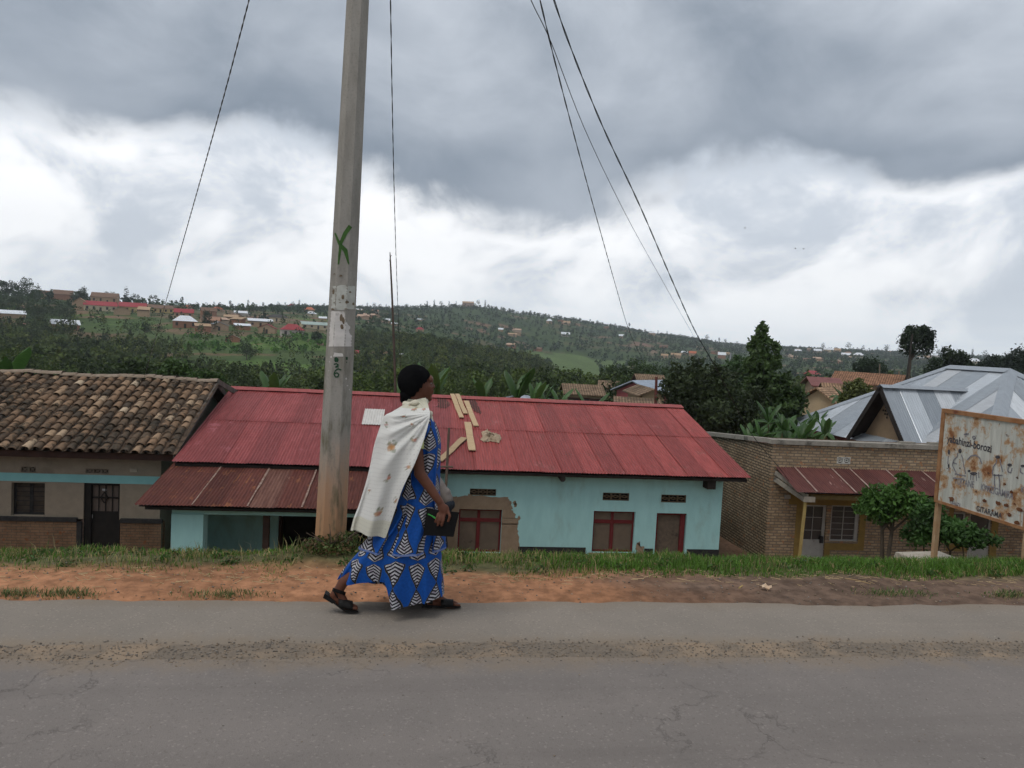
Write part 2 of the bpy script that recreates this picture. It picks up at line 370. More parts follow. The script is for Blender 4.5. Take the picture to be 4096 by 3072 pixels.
def build_ground():
    xs = np.unique(np.round(np.concatenate([np.arange(-9, 12, .12), np.sinh(np.linspace(-5.2, 5.2, 300))*14.]), 3))
    xs = xs[(xs > -1500) & (xs < 1900)]
    ys = np.unique(np.round(np.concatenate([[-60, -20, 0, 4.6], np.arange(4.9, 7.2, .06), np.arange(7.2, 16, .3), np.arange(16, 60, 1.), np.geomspace(60, 2650, 230)]), 3))
    X, Y = np.meshgrid(xs, ys); sh = X.shape; X = X.ravel(); Y = Y.ravel(); Z = ground_z(X, Y)
    m, n = sh; idx = np.arange(m*n).reshape(m, n)
    q = np.stack([idx[:-1, :-1], idx[:-1, 1:], idx[1:, 1:], idx[1:, :-1]], -1).reshape(-1, 4)
    D = np.hypot(X, Y); P = np.stack([X, Y, Z], 1); px, py = np_project(P)
    # soil and plant colours
    a = fbm(X/22., Y/22., 11, 5)[:, None]; b = fbm(X/70., Y/34., 23, 4)[:, None]
    g1, g2, g3, br = (np.array(c) for c in ((.034, .062, .018), (.066, .100, .028), (.026, .046, .018), (.13, .080, .050)))
    far = g1*(1-a)+g2*a; far = far*.82; far = np.where(b > .6, far*.4+g3*.6, far); far = np.where((b < .36) & (a > .5), far*.55+br*.45, far)
    wob = fbm(X/26., Y/26., 88)-.5; px = px+wob*70; py = py+(fbm(X/20., Y/20., 89)-.5)*16
    mead = ((px > 500) & (px < 640) & (py > 352) & (py < 392) & (D > 450) & (D < 800))[:, None]
    far = np.where(mead, np.array((.085, .125, .040))*(.8+.4*a), far)
    bandn = fbm(X/45., Z/1.6, 91, 3)[:, None]; fz = ((px > 70) & (px < 352) & (py > 316) & (py < 385) & (D > 120))[:, None]
    plot = np.where(bandn > .60, np.array((.075, .125, .030)), np.where(bandn > .50, np.array((.050, .082, .024)), np.where(bandn < .33, np.array((.120, .085, .048)), np.array((.060, .088, .030)))))*(.75+.5*a)
    far = np.where(fz, plot, far)
    vil = ((px > 84) & (px < 350) & (py > 302+.035*px*0) & (py < 334+8*(b[:, 0]-.5)) & (D < 720) & ((px > 165) | (py < 316)))[:, None] & (fbm(X/13., Y/13., 93)[:, None] > .50)
    far = np.where(vil, np.array((.150, .100, .062))*(.75+.5*a), far)
    soil = (fbm(X/40, Y/40, 77) > .70)[:, None] & (D > 300)[:, None]
    far = np.where(soil & ~mead, np.array((.17, .10, .065)), far)
    t = np.clip((X-1.2)/1.6+(fbm(X*1.5, Y*3, 4)-.5)*1.2, 0, 1)[:, None]
    dk_ = (.72+.56*fbm(X*1.1, Y*5., 14))[:, None]; dirt = dk_*np.array((.32, .155, .082))*(1-t)+dk_*np.array((.130, .086, .062))*t
    yard = np.array((.22, .13, .085))*(.7+.6*a)
    verge = np.array((.10, .095, .045))
    s = np.clip((Y-5.80+(fbm(X*2, Y*2, 9)-.5)*.3)/.25, 0, 1)[:, None]; near = dirt*(1-s)+verge*s
    w1 = np.clip((Y-14)/3, 0, 1)[:, None]; near = near*(1-w1)+yard*w1
    w2 = np.clip((Y-32)/25, 0, 1)[:, None]; col = near*(1-w2)+far*w2
    me = np_mesh('ground', P, q, colmat('ground_soil', rough=.95, spec=.1, scale=.35, amp=.3, fine=9., bump=.5, bscale=30, bdist=.02), col, True)
    tag(link_mesh('ground', me), 'red earth verge falling away to green hills', None, None, 'structure')
build_ground()

# ------------------------------------------------------------------ road
def asphalt(name, c1, c2, crack=.0):
    m, nt, b = newmat(name); tc = N(nt, 'ShaderNodeTexCoord'); P = tc.outputs['Object']
    n1 = N(nt, 'ShaderNodeTexNoise', i_Scale=1.3, i_Detail=8., i_Roughness=.6); L(nt, P, n1.inputs[0])
    n2 = N(nt, 'ShaderNodeTexNoise', i_Scale=160., i_Detail=3., i_Roughness=.6); L(nt, P, n2.inputs[0])
    col = MIX(nt, RANGE(nt, n1.outputs[0], .3, .7), c1, c2)
    # pale and dark aggregate
    vo = N(nt, 'ShaderNodeTexVoronoi', i_Scale=95.); L(nt, P, vo.inputs[0])
    sp = N(nt, 'ShaderNodeSeparateColor'); L(nt, vo.outputs['Color'], sp.inputs[0])
    col = MIX(nt, MATH(nt, 'MULTIPLY', RANGE(nt, sp.outputs[0], .93, .98), .30), col, tuple(min(.6, x*1.7) for x in c1))
    col = MIX(nt, MATH(nt, 'MULTIPLY', RANGE(nt, sp.outputs[1], .90, .97), .35), col, tuple(x*.6 for x in c1))
    col = MIX(nt, MATH(nt, 'MULTIPLY', RANGE(nt, n2.outputs[0], .45, .75), .35), col, tuple(x*.6 for x in c1))
    # lengthwise wheel wear and stains
    mp = N(nt, 'ShaderNodeMapping'); mp.inputs['Scale'].default_value = (.12, 1.6, 1); L(nt, P, mp.inputs[0])
    n3 = N(nt, 'ShaderNodeTexNoise', i_Scale=1.5, i_Detail=6., i_Roughness=.6); L(nt, mp.outputs[0], n3.inputs[0])
    col = MIX(nt, MATH(nt, 'MULTIPLY', RANGE(nt, n3.outputs[0], .48, .72), .35), col, tuple(x*.62 for x in c1))
    h = n2.outputs[0]
    if crack:
        wn = N(nt, 'ShaderNodeTexNoise', i_Scale=3.5, i_Detail=6., i_Roughness=.65); L(nt, P, wn.inputs[0])
        wv = N(nt, 'ShaderNodeVectorMath', operation='SCALE'); wv.inputs['Scale'].default_value = .55; L(nt, wn.outputs['Color'], wv.inputs[0])
        ad = N(nt, 'ShaderNodeVectorMath', operation='ADD'); L(nt, P, ad.inputs[0]); L(nt, wv.outputs[0], ad.inputs[1])
        v2 = N(nt, 'ShaderNodeTexVoronoi', feature='DISTANCE_TO_EDGE', i_Scale=2.1); L(nt, ad.outputs[0], v2.inputs[0])
        ms = N(nt, 'ShaderNodeTexNoise', i_Scale=.9, i_Detail=3.); L(nt, P, ms.inputs[0])
        ck = MATH(nt, 'MULTIPLY', RANGE(nt, v2.outputs['Distance'], .0, .016, 1., 0.), RANGE(nt, ms.outputs[0], .50, .62))
        col = MIX(nt, MATH(nt, 'MULTIPLY', ck, crack), col, tuple(x*.35 for x in c1))
        h = MATH(nt, 'SUBTRACT', h, MATH(nt, 'MULTIPLY', ck, 1.5))
    # earth drifted along the broken edge between the two tar strips
    sy = N(nt, 'ShaderNodeSeparateXYZ'); L(nt, P, sy.inputs[0]); n5 = N(nt, 'ShaderNodeTexNoise', i_Scale=2.6, i_Detail=6., i_Roughness=.7); L(nt, P, n5.inputs[0])
    dist = MATH(nt, 'ADD', MATH(nt, 'ABSOLUTE', MATH(nt, 'SUBTRACT', sy.outputs[1], 4.37)), MATH(nt, 'MULTIPLY', MATH(nt, 'SUBTRACT', n5.outputs[0], .5), .55))
    dust = MATH(nt, 'MAXIMUM', RANGE(nt, dist, .06, .32, .75, 0.), RANGE(nt, MATH(nt, 'ADD', sy.outputs[1], MATH(nt, 'MULTIPLY', MATH(nt, 'SUBTRACT', n5.outputs[0], .5), .45)), 5.0, 5.3, 0., .6))
    col = MIX(nt, dust, col, (.215, .168, .122))
    L(nt, col, b.inputs['Base Color']); b.inputs['Roughness'].default_value = .9; b.inputs['Specular IOR Level'].default_value = .10
    bp = N(nt, 'ShaderNodeBump', i_Strength=.55, i_Distance=.006); L(nt, h, bp.inputs['Height']); L(nt, bp.outputs[0], b.inputs['Normal'])
    return m
M_ROAD = asphalt('main_asphalt', (.205, .180, .163), (.175, .155, .141), .35)
M_SHLD = asphalt('shoulder_asphalt', (.245, .212, .178), (.210, .183, .155), .0)
def edge_y(x, kind):
    x = np.asarray(x, dtype=float)
    if kind == 'out': return 5.215 + (fbm(x*.9, x*0+2., 31)-.5)*.14 + (fbm(x*7, x*0+5., 33)-.5)*.05
    if kind == 'in': return 4.47 + (fbm(x*.8, x*0+9., 35)-.5)*.10 + (fbm(x*8, x*0+1., 36)-.5)*.06
    return 4.27 + (fbm(x*.7, x*0+4., 37)-.5)*.10 + (fbm(x*8, x*0+7., 38)-.5)*.05
def strip(name, y0, y1, z, mat, step=.06, drop=.05):
    xs = np.concatenate([np.linspace(-220, -9, 80), np.arange(-8.9, 12, step), np.linspace(12.1, 220, 80)])
    a = y0(xs); b = y1(xs); mb = MB()
    mb.grid([[(x, p, z) for x, p in zip(xs, a)], [(x, q, z) for x, q in zip(xs, b)]])
    mb.grid([[(x, q, z) for x, q in zip(xs, b)], [(x, q+.015, z-drop) for x, q in zip(xs, b)]])
    return tag(mb.build(name, mat), kind='structure')
strip('road', lambda x: x*0-7.5, lambda x: edge_y(x, 'main'), .004, M_ROAD)
strip('road_shoulder', lambda x: edge_y(x, 'in'), lambda x: edge_y(x, 'out'), .0, M_SHLD)
strip('road_gravel_bed', lambda x: edge_y(x, 'main')-.06, lambda x: edge_y(x, 'in')+.02, .002, pmat('gravel_bed', (.19, .155, .12), (.145, .12, .096), 22, .95, .6, 60, c3=(.255, .192, .135), s3=1.4, t3=(.46, .60)), drop=.004)
far_lane = MB(); far_lane.box(-220, 220, -9.5, -7.5, -.10, .0); tag(far_lane.build('road_far_edge', pmat('dirt_far', (.3, .17, .1))), kind='structure')

def pebbles(name, n, region, smin, smax, mat, label, seed):
    rng = np.random.default_rng(seed); base = np.array([(1, 0, 0), (-1, 0, 0), (0, 1, 0), (0, -1, 0), (0, 0, 1), (0, 0, -.4)], float)
    fs = np.array([(0, 2, 4), (2, 1, 4), (1, 3, 4), (3, 0, 4), (2, 0, 5), (1, 2, 5), (3, 1, 5), (0, 3, 5)])
    c = region(rng, n); n = len(c); s = rng.uniform(smin, smax, n)**1.; th = rng.uniform(0, 6.28, n)
    V = base[None]*s[:, None, None]*rng.uniform(.6, 1.3, (n, 6, 3)); V[:, :, 2] *= .7
    ca, sa = np.cos(th)[:, None], np.sin(th)[:, None]
    V = np.stack([V[..., 0]*ca-V[..., 1]*sa, V[..., 0]*sa+V[..., 1]*ca, V[..., 2]], -1) + c[:, None]
    k = rng.uniform(.6, 1.25, n)[:, None]; tint = np.where(rng.random((n, 1)) < .55, np.array([[.19, .168, .145]]), np.array([[.25, .19, .135]]))
    cols = np.repeat(tint*k, 6, 0)
    me = np_mesh(name, V.reshape(-1, 3), (fs[None]+6*np.arange(n)[:, None, None]).reshape(-1, 3), mat, cols)
    tag(link_mesh(name, me), label, 'gravel', None, 'stuff')
M_PEB = colmat('pebble', .9, .2, 30, .25)
def reg_gravel(rng, n):
    x = rng.uniform(-4.2, 6.5, n); a, b = edge_y(x, 'main'), edge_y(x, 'in'); t = rng.beta(2., 2., n)*2.-.5
    y = a+(b-a)*t; return np.stack([x, y, np.full(n, .004)], 1)
pebbles('gravel', 6000, reg_gravel, .002, .0085, M_PEB, 'loose gravel and broken tar between road and shoulder', 3)
def reg_dirt(rng, n):
    x = rng.uniform(-4.5, 8, n); y = rng.uniform(5.2, 6.1, n); return np.stack([x, y, ground_z(x, y)+.002], 1)
pebbles('dirt_crumbs', 1500, reg_dirt, .003, .012, colmat('crumb', .95, .1, 30, .25), 'small stones and clods scattered over the earth verge', 4)
def reg_road(rng, n):
    x = rng.uniform(-3, 5, n); y = rng.uniform(3.0, 5.2, n); return np.stack([x, y, np.full(n, .006)], 1)
pebbles('road_grit', 160, reg_road, .002, .006, M_PEB, 'stray grit lying on the asphalt', 5)

# ------------------------------------------------------------------ verge grass
def blades(name, pos, h, lean, width, cols, mat, label, seed, cat='grass'):
    rng = np.random.default_rng(seed); n = len(pos); th = rng.uniform(0, 6.283, n); ph = rng.uniform(0, 6.283, n)
    dx = np.stack([np.cos(th), np.sin(th), np.zeros(n)], 1); ln = np.stack([np.cos(ph), np.sin(ph), np.zeros(n)], 1)*lean[:, None]
    up = np.array([0, 0, 1.])
    V = np.empty((n, 5, 3)); w = width[:, None]*dx*.5; H = h[:, None]
    V[:, 0] = pos-w; V[:, 1] = pos+w
    mid = pos+up*H*.55+ln*.35*H; V[:, 2] = mid+w*.8; V[:, 3] = mid-w*.8; V[:, 4] = pos+up*H*np.maximum(.25, 1-.45*lean[:, None])+ln*H
    q = np.array([(0, 1, 2), (0, 2, 3), (3, 2, 4)])[None]+5*np.arange(n)[:, None, None]
    me = np_mesh(name, V.reshape(-1, 3), q.reshape(-1, 3), mat, np.repeat(cols, 5, 0))
    return tag(link_mesh(name, me), label, cat, None, 'stuff')
M_GRASS = colmat('grass_blade', .55, .25, 3., .2, trans=.3)
def grass_cols(rng, n, green, dry, p):
    g = np.array(green)[None]*rng.uniform(.6, 1.35, (n, 1)); d = np.array(dry)[None]*rng.uniform(.6, 1.2, (n, 1))
    m = rng.random((n, 1)) < np.asarray(p).reshape(-1, 1) if np.ndim(p) else rng.random((n, 1)) < p
    return np.where(m, d, g)
def build_grass():
    rng = np.random.default_rng(21)
    n = 64000; x = rng.uniform(-5.2, 9.5, n); y = 5.52+rng.beta(1.4, 1.25, n)*1.4
    rightness = np.clip((x-.6)/1.5, 0, 1)
    edge = 5.66+(fbm(x*1.6, x*0+3, 41)-.5)*.30 + .17*rightness
    bare = (np.abs(x+.05) < .85+.0*x) & (y < 5.98+.25*fbm(x*2, y*2, 6)) & (x > -.9)
    keep = (y > edge) & ~bare & (rng.random(n) < .25+.65*rightness + .5*(fbm(x*1.5, y*1.5, 43) > .47))
    x, y, rightness = x[keep], y[keep], rightness[keep]; n = len(x)
    cl = fbm(x*2.4, y*2.4, 44); z = ground_z(x, y)
    front = np.clip((y-5.60)/.45, .25, 1)
    h = (.022+.085*cl)*(.80+.46*rightness)*(.45+1.05*fbm(x*1.1, y*.8, 49))*front*rng.uniform(.5, 1.5, n)
    p = np.clip(.36-.34*rightness+(1-front)*.5+(fbm(x*1.7, y*3, 47)-.5)*.7, .02, .95)
    cols = grass_cols(rng, n, (.088, .178, .026), (.34, .27, .12), p)
    blades('verge_grass', np.stack([x, y, z-.003], 1), h, rng.uniform(.1, .9, n), rng.uniform(.004, .010, n), cols, M_GRASS, 'green grass along the top of the earth verge', 22)
    # taller seed stems on the left, a few sprigs
    k = 420; cx = np.array([-2.62, -2.95, -1.35, -.95, -.35, -3.4, 1.5, 2.1, 3.2, 4.6, 5.3, -1.7, .9, 2.7])
    x = rng.choice(cx, k)+rng.normal(0, .07, k); y = 6.15+rng.normal(0, .12, k)
    blades('tall_grass', np.stack([x, y, ground_z(x, y)], 1), rng.uniform(.08, .20, k), rng.uniform(.1, .7, k), rng.uniform(.003, .006, k),
           grass_cols(rng, k, (.085, .135, .035), (.33, .27, .13), .5), M_GRASS, 'taller seeding grass stems rising from the verge', 23)
    # dry straw lying on the dirt
    k = 800; x = rng.uniform(-4.5, 8.5, k); y = rng.normal(5.68, .10, k)+.15*np.clip((x-.6)/1.5, 0, 1); z = ground_z(x, y)+.006
    th = rng.normal(0, 1.1, k); Ls = rng.uniform(.02, .11, k)*.5; d = np.stack([np.cos(th), np.sin(th), rng.normal(0, .06, k)], 1)*Ls[:, None]
    c = np.stack([x, y, z], 1); w = np.array([0, .0011, .0014])
    V = np.stack([c-d-w, c+d-w, c+d+w, c-d+w], 1).reshape(-1, 3)
    me = np_mesh('dry_straw', V, np.arange(4*k).reshape(-1, 4), colmat('straw', .8, .2, 20, .2), np.repeat(np.array([[.42, .31, .17]])*rng.uniform(.5, 1.2, (k, 1)), 4, 0))
    tag(link_mesh('dry_straw', me), 'cut dry straw strewn along the foot of the grass', 'straw', None, 'stuff')
    # small tufts at the tar edge
    tufts = [(-2.62, 5.30, .22, 'grass tuft at the tar edge, leftmost of all'), (-2.28, 5.30, .26, 'grass tuft at the tar edge left of the pole, second from the picture side'),
             (-1.28, 5.31, .36, 'thin pale grass tuft at the tar edge below the teal pillar'), (3.95, 5.44, .42, 'long low grass tuft at the tar edge below the rusty sign'), (4.95, 5.40, .22, 'small grass tuft at the tar edge by the right picture side')]
    for (tx, ty, wd, lab) in tufts:
        k = 320; x = tx+rng.normal(0, wd*.45, k); y = ty+rng.normal(0, .04, k)+.02; f = np.exp(-((x-tx)/wd)**2)
        o = blades('grass_tuft', np.stack([x, y, ground_z(x, y)-.004], 1), rng.uniform(.02, .075, k)*(.4+.6*f), rng.uniform(.2, 1., k), rng.uniform(.003, .007, k),
               grass_cols(rng, k, (.075, .13, .035), (.30, .25, .12), .35), M_GRASS, lab, 30+int(tx*10) % 40, 'grass tuft')
        o['kind'] = 'thing'; o['group'] = 'grass tufts at the tar edge'
build_grass()

# ------------------------------------------------------------------ plants: leaf clouds, trunks
def leaf_cloud(rng, lobes, n, size, flat=.0, aspect=.55, shell=.55):
    """n leaf quads spread through ellipsoid lobes [(cx,cy,cz,rx,ry,rz)]"""
    lobes = np.array(lobes, float); vol = lobes[:, 3]*lobes[:, 4]*lobes[:, 5]; k = rng.choice(len(lobes), n, p=vol**.67/np.sum(vol**.67))
    d = rng.normal(size=(n, 3)); d /= np.linalg.norm(d, axis=1)[:, None]; r = rng.uniform(shell**3, 1, n)**(1/3); r = np.where(rng.random(n) < .16, rng.uniform(1., 1.32, n), r)
    c = lobes[k, :3]+d*r[:, None]*lobes[k, 3:]
    a = rng.normal(size=(n, 3)); a[:, 2] *= (1-flat); a /= np.linalg.norm(a, axis=1)[:, None]
    b = np.cross(a, rng.normal(size=(n, 3))); b /= np.linalg.norm(b, axis=1)[:, None]
    s = size*rng.uniform(.55, 1.3, n)[:, None]; a = a*s*.5; b = b*s*.5*aspect
    V = np.stack([c-a, c+b, c+a, c-b], 1)
    return V.reshape(-1, 3), np.arange(4*n).reshape(-1, 4), c
def build_weeds():
    rng = np.random.default_rng(77)
    # broad-leaved weeds among the grass
    k = 90; lob = []
    for _ in range(k): wx, wy = rng.uniform(-4.6, 8.5), rng.uniform(5.85, 6.5); lob.append((wx, wy, float(ground_z(np.array([wx]), np.array([wy]))[0])+.02, .07, .05, .035))
    V, q, c = leaf_cloud(rng, lob, 4200, .032, aspect=.6, shell=.0); wc = np.where(rng.random((4200, 1)) < .25, np.array([[.17, .13, .055]]), np.array([[.055, .105, .028]]))*rng.uniform(.6, 1.4, (4200, 1))
    tag(link_mesh('verge_weeds', np_mesh('verge_weeds', V, q, M_GRASS, np.repeat(wc, 4, 0))), 'low broad-leaved weeds growing through the verge grass', 'weeds', None, 'stuff')
build_weeds()
def tree_mesh(seed, H, crown, n, size, green, spread=.3, trunk_r=.12, aspect=.55, shell=.5):
    rng = np.random.default_rng(seed)
    V, q, c = leaf_cloud(rng, crown, n, size, aspect=aspect, shell=shell)
    zc = c[:, 2]; cc = np.array(green)[None]*(rng.uniform(1-spread, 1+spread, (n, 1)))*np.array([1, 1, 1])+rng.normal(0, .004, (n, 3))
    cm = np_mesh('crown', V, q, colmat('leaf', .6, .25, 2.5, .25, trans=.25), np.clip(np.repeat(cc, 4, 0), .004, 1))
    mb = MB(); top = max(l[2] for l in crown); r0 = random.Random(seed)
    mb.tube([(0, 0, -.4), (.02*H*r0.uniform(-1, 1), .02*H*r0.uniform(-1, 1), top*.5), (0, 0, top)], [trunk_r*1.25, trunk_r*.85, trunk_r*.25], 7)
    for l in crown[:8]:
        a = Vector((0, 0, max(.1*H, l[2]*.55))); b = Vector(l[:3]); mb.tube([a, a.lerp(b, .5)+Vector((0, 0, .05*H)), b], [trunk_r*.5, trunk_r*.35, trunk_r*.12], 5)
    tm = mb.mesh('trunk', pmat('bark', (.10, .075, .055), (.06, .05, .04), 8, .9, .5))
    return cm, tm
def plant_tree(name, meshes, loc, label, cat='tree', group=None, scale=1., rotz=0.):
    t = thing(name, label, cat, loc, group); t.rotation_euler = (0, 0, rotz); t.scale = (scale,)*3 if not isinstance(scale, tuple) else scale
    for nm, me in zip(('crown', 'trunk'), meshes):
        o = bpy.data.objects.new(nm, me); COL.objects.link(o); o.parent = t
    return t

# wooded slopes far off: one mass
def wood(name, n_try, sel, label, seed, hrange, nq, size, greens, conic=.3):
    rng = np.random.default_rng(seed)
    px = rng.uniform(-60, 1090, n_try); D = sel['D'][0]*(sel['D'][1]/sel['D'][0])**np.sqrt(rng.random(n_try)) if sel.get('log') else np.sqrt(rng.uniform(sel['D'][0]**2, sel['D'][1]**2, n_try))
    hy = 313.7+.0524*px
    rr = np.array(_fw)[None]+np.outer((px-512)/F_PX, np.array(CR))-np.outer((hy-384)/F_PX, np.array(CU))
    az = np.arctan2(rr[:, 0], rr[:, 1]); X = np.sin(az)*D; Y = np.cos(az)*D; Z = ground_z(X, Y)
    P = np.stack([X, Y, Z], 1); qx, qy = np_project(P)
    keep = rng.random(n_try) < sel['p'](qx, qy, D, X, Y); P = P[keep]; D = D[keep]; n = len(P)
    h = rng.uniform(*hrange, n)*(.8+.4*vnoise(P[:, 0]/25, P[:, 1]/25, 3)); r = h*rng.uniform(.24, .40, n)
    con = rng.random(n) < conic
    d = rng.normal(size=(n, nq, 3)); d /= np.linalg.norm(d, axis=2)[..., None]; rad = rng.uniform(.35, 1, (n, nq))**.6
    C = d*rad[..., None]; t = (C[..., 2]+1)/2
    fat = np.where(con[:, None], 1.15*(1-t)+.08, .55+.6*np.sqrt(np.clip(t*(1.15-t)*3, 0, 1)))
    lump = 1+.35*np.sin(3*np.arctan2(C[..., 1], C[..., 0])+rng.uniform(0, 6.28, (n, 1))+5*t)
    C = np.stack([C[..., 0]*fat*lump*r[:, None], C[..., 1]*fat*lump*r[:, None], (t*.88+.12)*h[:, None]], -1)+P[:, None]
    a = rng.normal(size=(n, nq, 3)); a /= np.linalg.norm(a, axis=2)[..., None]; b = np.cross(a, rng.normal(size=(n, nq, 3))); b /= np.linalg.norm(b, axis=2)[..., None]
    s = size*(h/np.mean(hrange))[:, None, None]*rng.uniform(.6, 1.3, (n, nq, 1)); a *= s*.5; b *= s*.4
    V = np.stack([C-a, C+b, C+a, C-b], 2).reshape(-1, 3)
    gi = rng.choice(len(greens), n); g = np.array(greens)[gi]*rng.uniform(.75, 1.25, (n, 1)); cols = g[:, None]*rng.uniform(.75, 1.25, (n, nq, 1))
    cols = np.repeat(cols.reshape(-1, 3), 4, 0)
    me = np_mesh(name, V, np.arange(len(V)).reshape(-1, 4), colmat('far_leaf', .7, .15, .3, .25, trans=.2), cols)
    tag(link_mesh(name, me), label, 'trees', None, 'stuff')
    return n
def p_near(x, y, D, X, Y):
    m = np.zeros_like(x)
    left = (x < 185) & (y > 346+14*(fbm(X/30, Y/30, 61)-.5)*2)
    m = np.where(left, .85, m)
    m = np.where((x >= 185) & (x < 350) & (y > 374), .16+.5*(fbm(X/22, Y/22, 66) > .56), m)
    fld = (x > 75) & (x < 350) & (y > 318) & (y <= np.where(x < 185, 346, 374)); m = np.where(fld, .05+.55*((fbm(X/18, Y/50, 62) > .66) & (y > 340)), m)
    m = np.where((x < 75) & (y <= 346), .65*(fbm(X/25, Y/25, 65) > .42), m)
    spur = (x >= 340) & (x < 610) & (y > 330) & (D < 470); m = np.where(spur, .95, m)
    m = np.where((x >= 610) & (D < 420), .40*(fbm(X/30, Y/30, 63) > .40), m)
    m = np.where((x >= 340) & (x < 420) & (y > 350) & (y < 360), m*.35, m)
    return m
N1 = wood('forest', 8500, dict(D=(135, 470), p=p_near), 'dark wooded slope of eucalyptus below the village and along the spur', 51, (3.2, 6.4), 70, .68,
     [(.044, .064, .021), (.058, .082, .025), (.076, .100, .029), (.034, .050, .021), (.092, .110, .033)])
def p_far(x, y, D, X, Y):
    m = .42+.5*(fbm(X/45, Y/60, 71) > .46)
    m = np.where((x > 495) & (x < 640) & (y > 353) & (y < 392) & (D < 790), .006, m)
    m = np.where((x > 380) & (x < 560) & (D > 900), .6, m)
    m = np.where((x > 596) & (x < 655) & (y > 350) & (y < 376), .95, m)
    m = np.where((x > 500) & (x < 528) & (y > 338) & (y < 360), .9, m)
    m = np.where((x > 60) & (x < 345) & (D < 620), .10, m)
    return m*.9
N2 = wood('hill_trees', 27000, dict(D=(420, 1950), p=p_far), 'bushes and scattered trees over the far hillsides', 52, (2.8, 7.), 18, 1.6,
     [(.026, .050, .016), (.034, .062, .019), (.044, .074, .022), (.022, .042, .016)], .15)
def p_ban(x, y, D, X, Y):
    m = np.where((x > 180) & (x < 345) & (y > 338) & (y < 354), .85*(fbm(X/20, Y/20, 81) > .40), 0)
    m = np.where((x > 780) & (x < 1030) & (y > 366) & (D < 500), .25, m); return m
N3 = wood('banana_groves', 9000, dict(D=(150, 480), p=p_ban), 'bright green banana groves on the slope under the village', 53, (1.8, 3.2), 22, .9,
     [(.075, .165, .030), (.060, .135, .026), (.095, .185, .04)], 0.)
def p_close(x, y, D, X, Y):
    return np.where((x > 335) & (x < 625), .55+.4*(fbm(X/15, Y/15, 97) > .5), np.where(x < 200, .5, .10))
N5 = wood('near_wood', 420, dict(D=(92, 140), p=p_close), 'nearer eucalyptus and bushes at the foot of the wooded slope', 55, (3.4, 6.2), 420, .36,
     [(.050, .074, .022), (.068, .096, .026), (.040, .060, .020), (.085, .120, .030)], .45)
def p_bush(x, y, D, X, Y):
    Zb = ground_z(X, Y); m = np.where((x > 60) & (x < 352) & (y > 298) & (y < 388) & (D < 720), .10+.75*(fbm(X/30., Zb/1.1, 95) > .63), 0)
    return np.where((x > 84) & (y < 336), m*.45, m)
N4 = wood('field_bushes', 15000, dict(D=(150, 720), p=p_bush), 'low hedges and bushes between the fields under the village', 54, (.9, 2.6), 16, .55,
     [(.042, .072, .022), (.055, .092, .026), (.032, .054, .020), (.075, .115, .034)], 0.)
print('wood trees', N1, N2, N3)

# single trees standing against the sky
_r = random.Random(5)
SKY = [tree_mesh(100+i, 9, c, 130, .95, g, .25, .16) for i, (c, g) in enumerate([
    ([(0, 0, 6, 2.2, 2.2, 2.6), (1.2, .3, 5, 1.6, 1.6, 1.6), (-1.3, 0, 5.4, 1.6, 1.6, 1.7)], (.032, .052, .020)),
    ([(0, 0, 6, 1.1, 1.1, 3.2), (.3, 0, 4, 1.3, 1.2, 1.8)], (.026, .044, .020)),
    ([(0, 0, 7, 2.9, 2.6, 1.3), (1.5, 0, 6.2, 1.6, 1.4, 1.0), (-1.7, 0, 6.5, 1.5, 1.4, 1.)], (.034, .052, .024)),
    ([(0, 0, 7.5, 1.2, 1.2, 1.4), (.5, 0, 5.6, 1.1, 1.1, .9)], (.038, .058, .026))])]
SKYT = [  # picture x, top row, bottom row, kind
 (8,282,293,2),(20,281,294,0),(30,282,294,0),(44,290,296,3),(79,292,299,0),(84,289,299,1),(96,296,302,0),(106,293,302,0),(112,294,303,0),(126,289,301,1),(135,292,301,2),(143,299,304,0),
 (153,297,306,2),(163,299,305,0),(176,300,306,3),(182,296,305,3),(189,302,307,0),(197,301,307,0),(206,302,308,0),(214,302,308,1),(220,303,309,0),(230,301,308,3),(239,304,309,0),(248,302,309,1),
 (256,304,309,0),(263,303,309,3),(271,304,309,0),(278,303,309,0),(285,304,309,1),(293,303,309,0),(299,302,309,1),(318,305,310,0),(324,305,311,1),(362,306,312,0),(367,305,312,1),(374,304,311,0),(380,305,311,0),(386,306,311,1),
 (427,303,309,1),(434,302,308,1),(441,302,308,0),(449,302,307,1),(456,302,307,1),(478,301,307,0),(485,302,308,1),(504,309,313,0),(512,310,314,0),(523,312,318,3),(530,312,319,3),(541,317,321,0),(548,317,321,0),(557,319,323,1),
 (590,320,324,3),(597,321,326,0),(615,324,328,0),(629,323,329,3),(639,328,331,0),(645,328,332,0),(658,329,333,1),(667,330,334,1),(698,333,337,3),(707,335,341,0),(719,336,341,3),(725,339,344,0),(737,341,345,0),
 (823,343,349,0),(836,347,350,0),(848,344,351,0),(857,348,351,1),(863,347,352,0),(877,349,353,1),(886,347,355,0),(899,349,355,0),(938,351,357,0),(972,352,358,1),(985,353,360,0)]
for (x, t, b, k) in SKYT:
    if x < 40: continue
    p = on_hill(x, b-.3); D = math.hypot(p.x, p.y); H = max(3., (b-t)*D/F_PX*1.1)
    where = ('crowded dark' if x < 60 else 'small') 
    lab = {0: 'round dark tree', 1: 'narrow upright tree', 2: 'flat-topped spreading tree', 3: 'thin tufted tree'}[k]
    side = 'left ridge above the village' if x < 210 else 'low ridge line by the pole' if x < 400 else 'hilltop right of the woman' if x < 500 else 'long ridge falling to the right' if x < 750 else 'far right-hand ridge'
    plant_tree('skyline_tree', SKY[k], p+Vector((0, 0, -.3)), f'{lab} on the {side}', 'tree', f'{lab}s on the {side}', H/9.*(1.08 if k == 3 else 1.15), _r.uniform(0, 6))

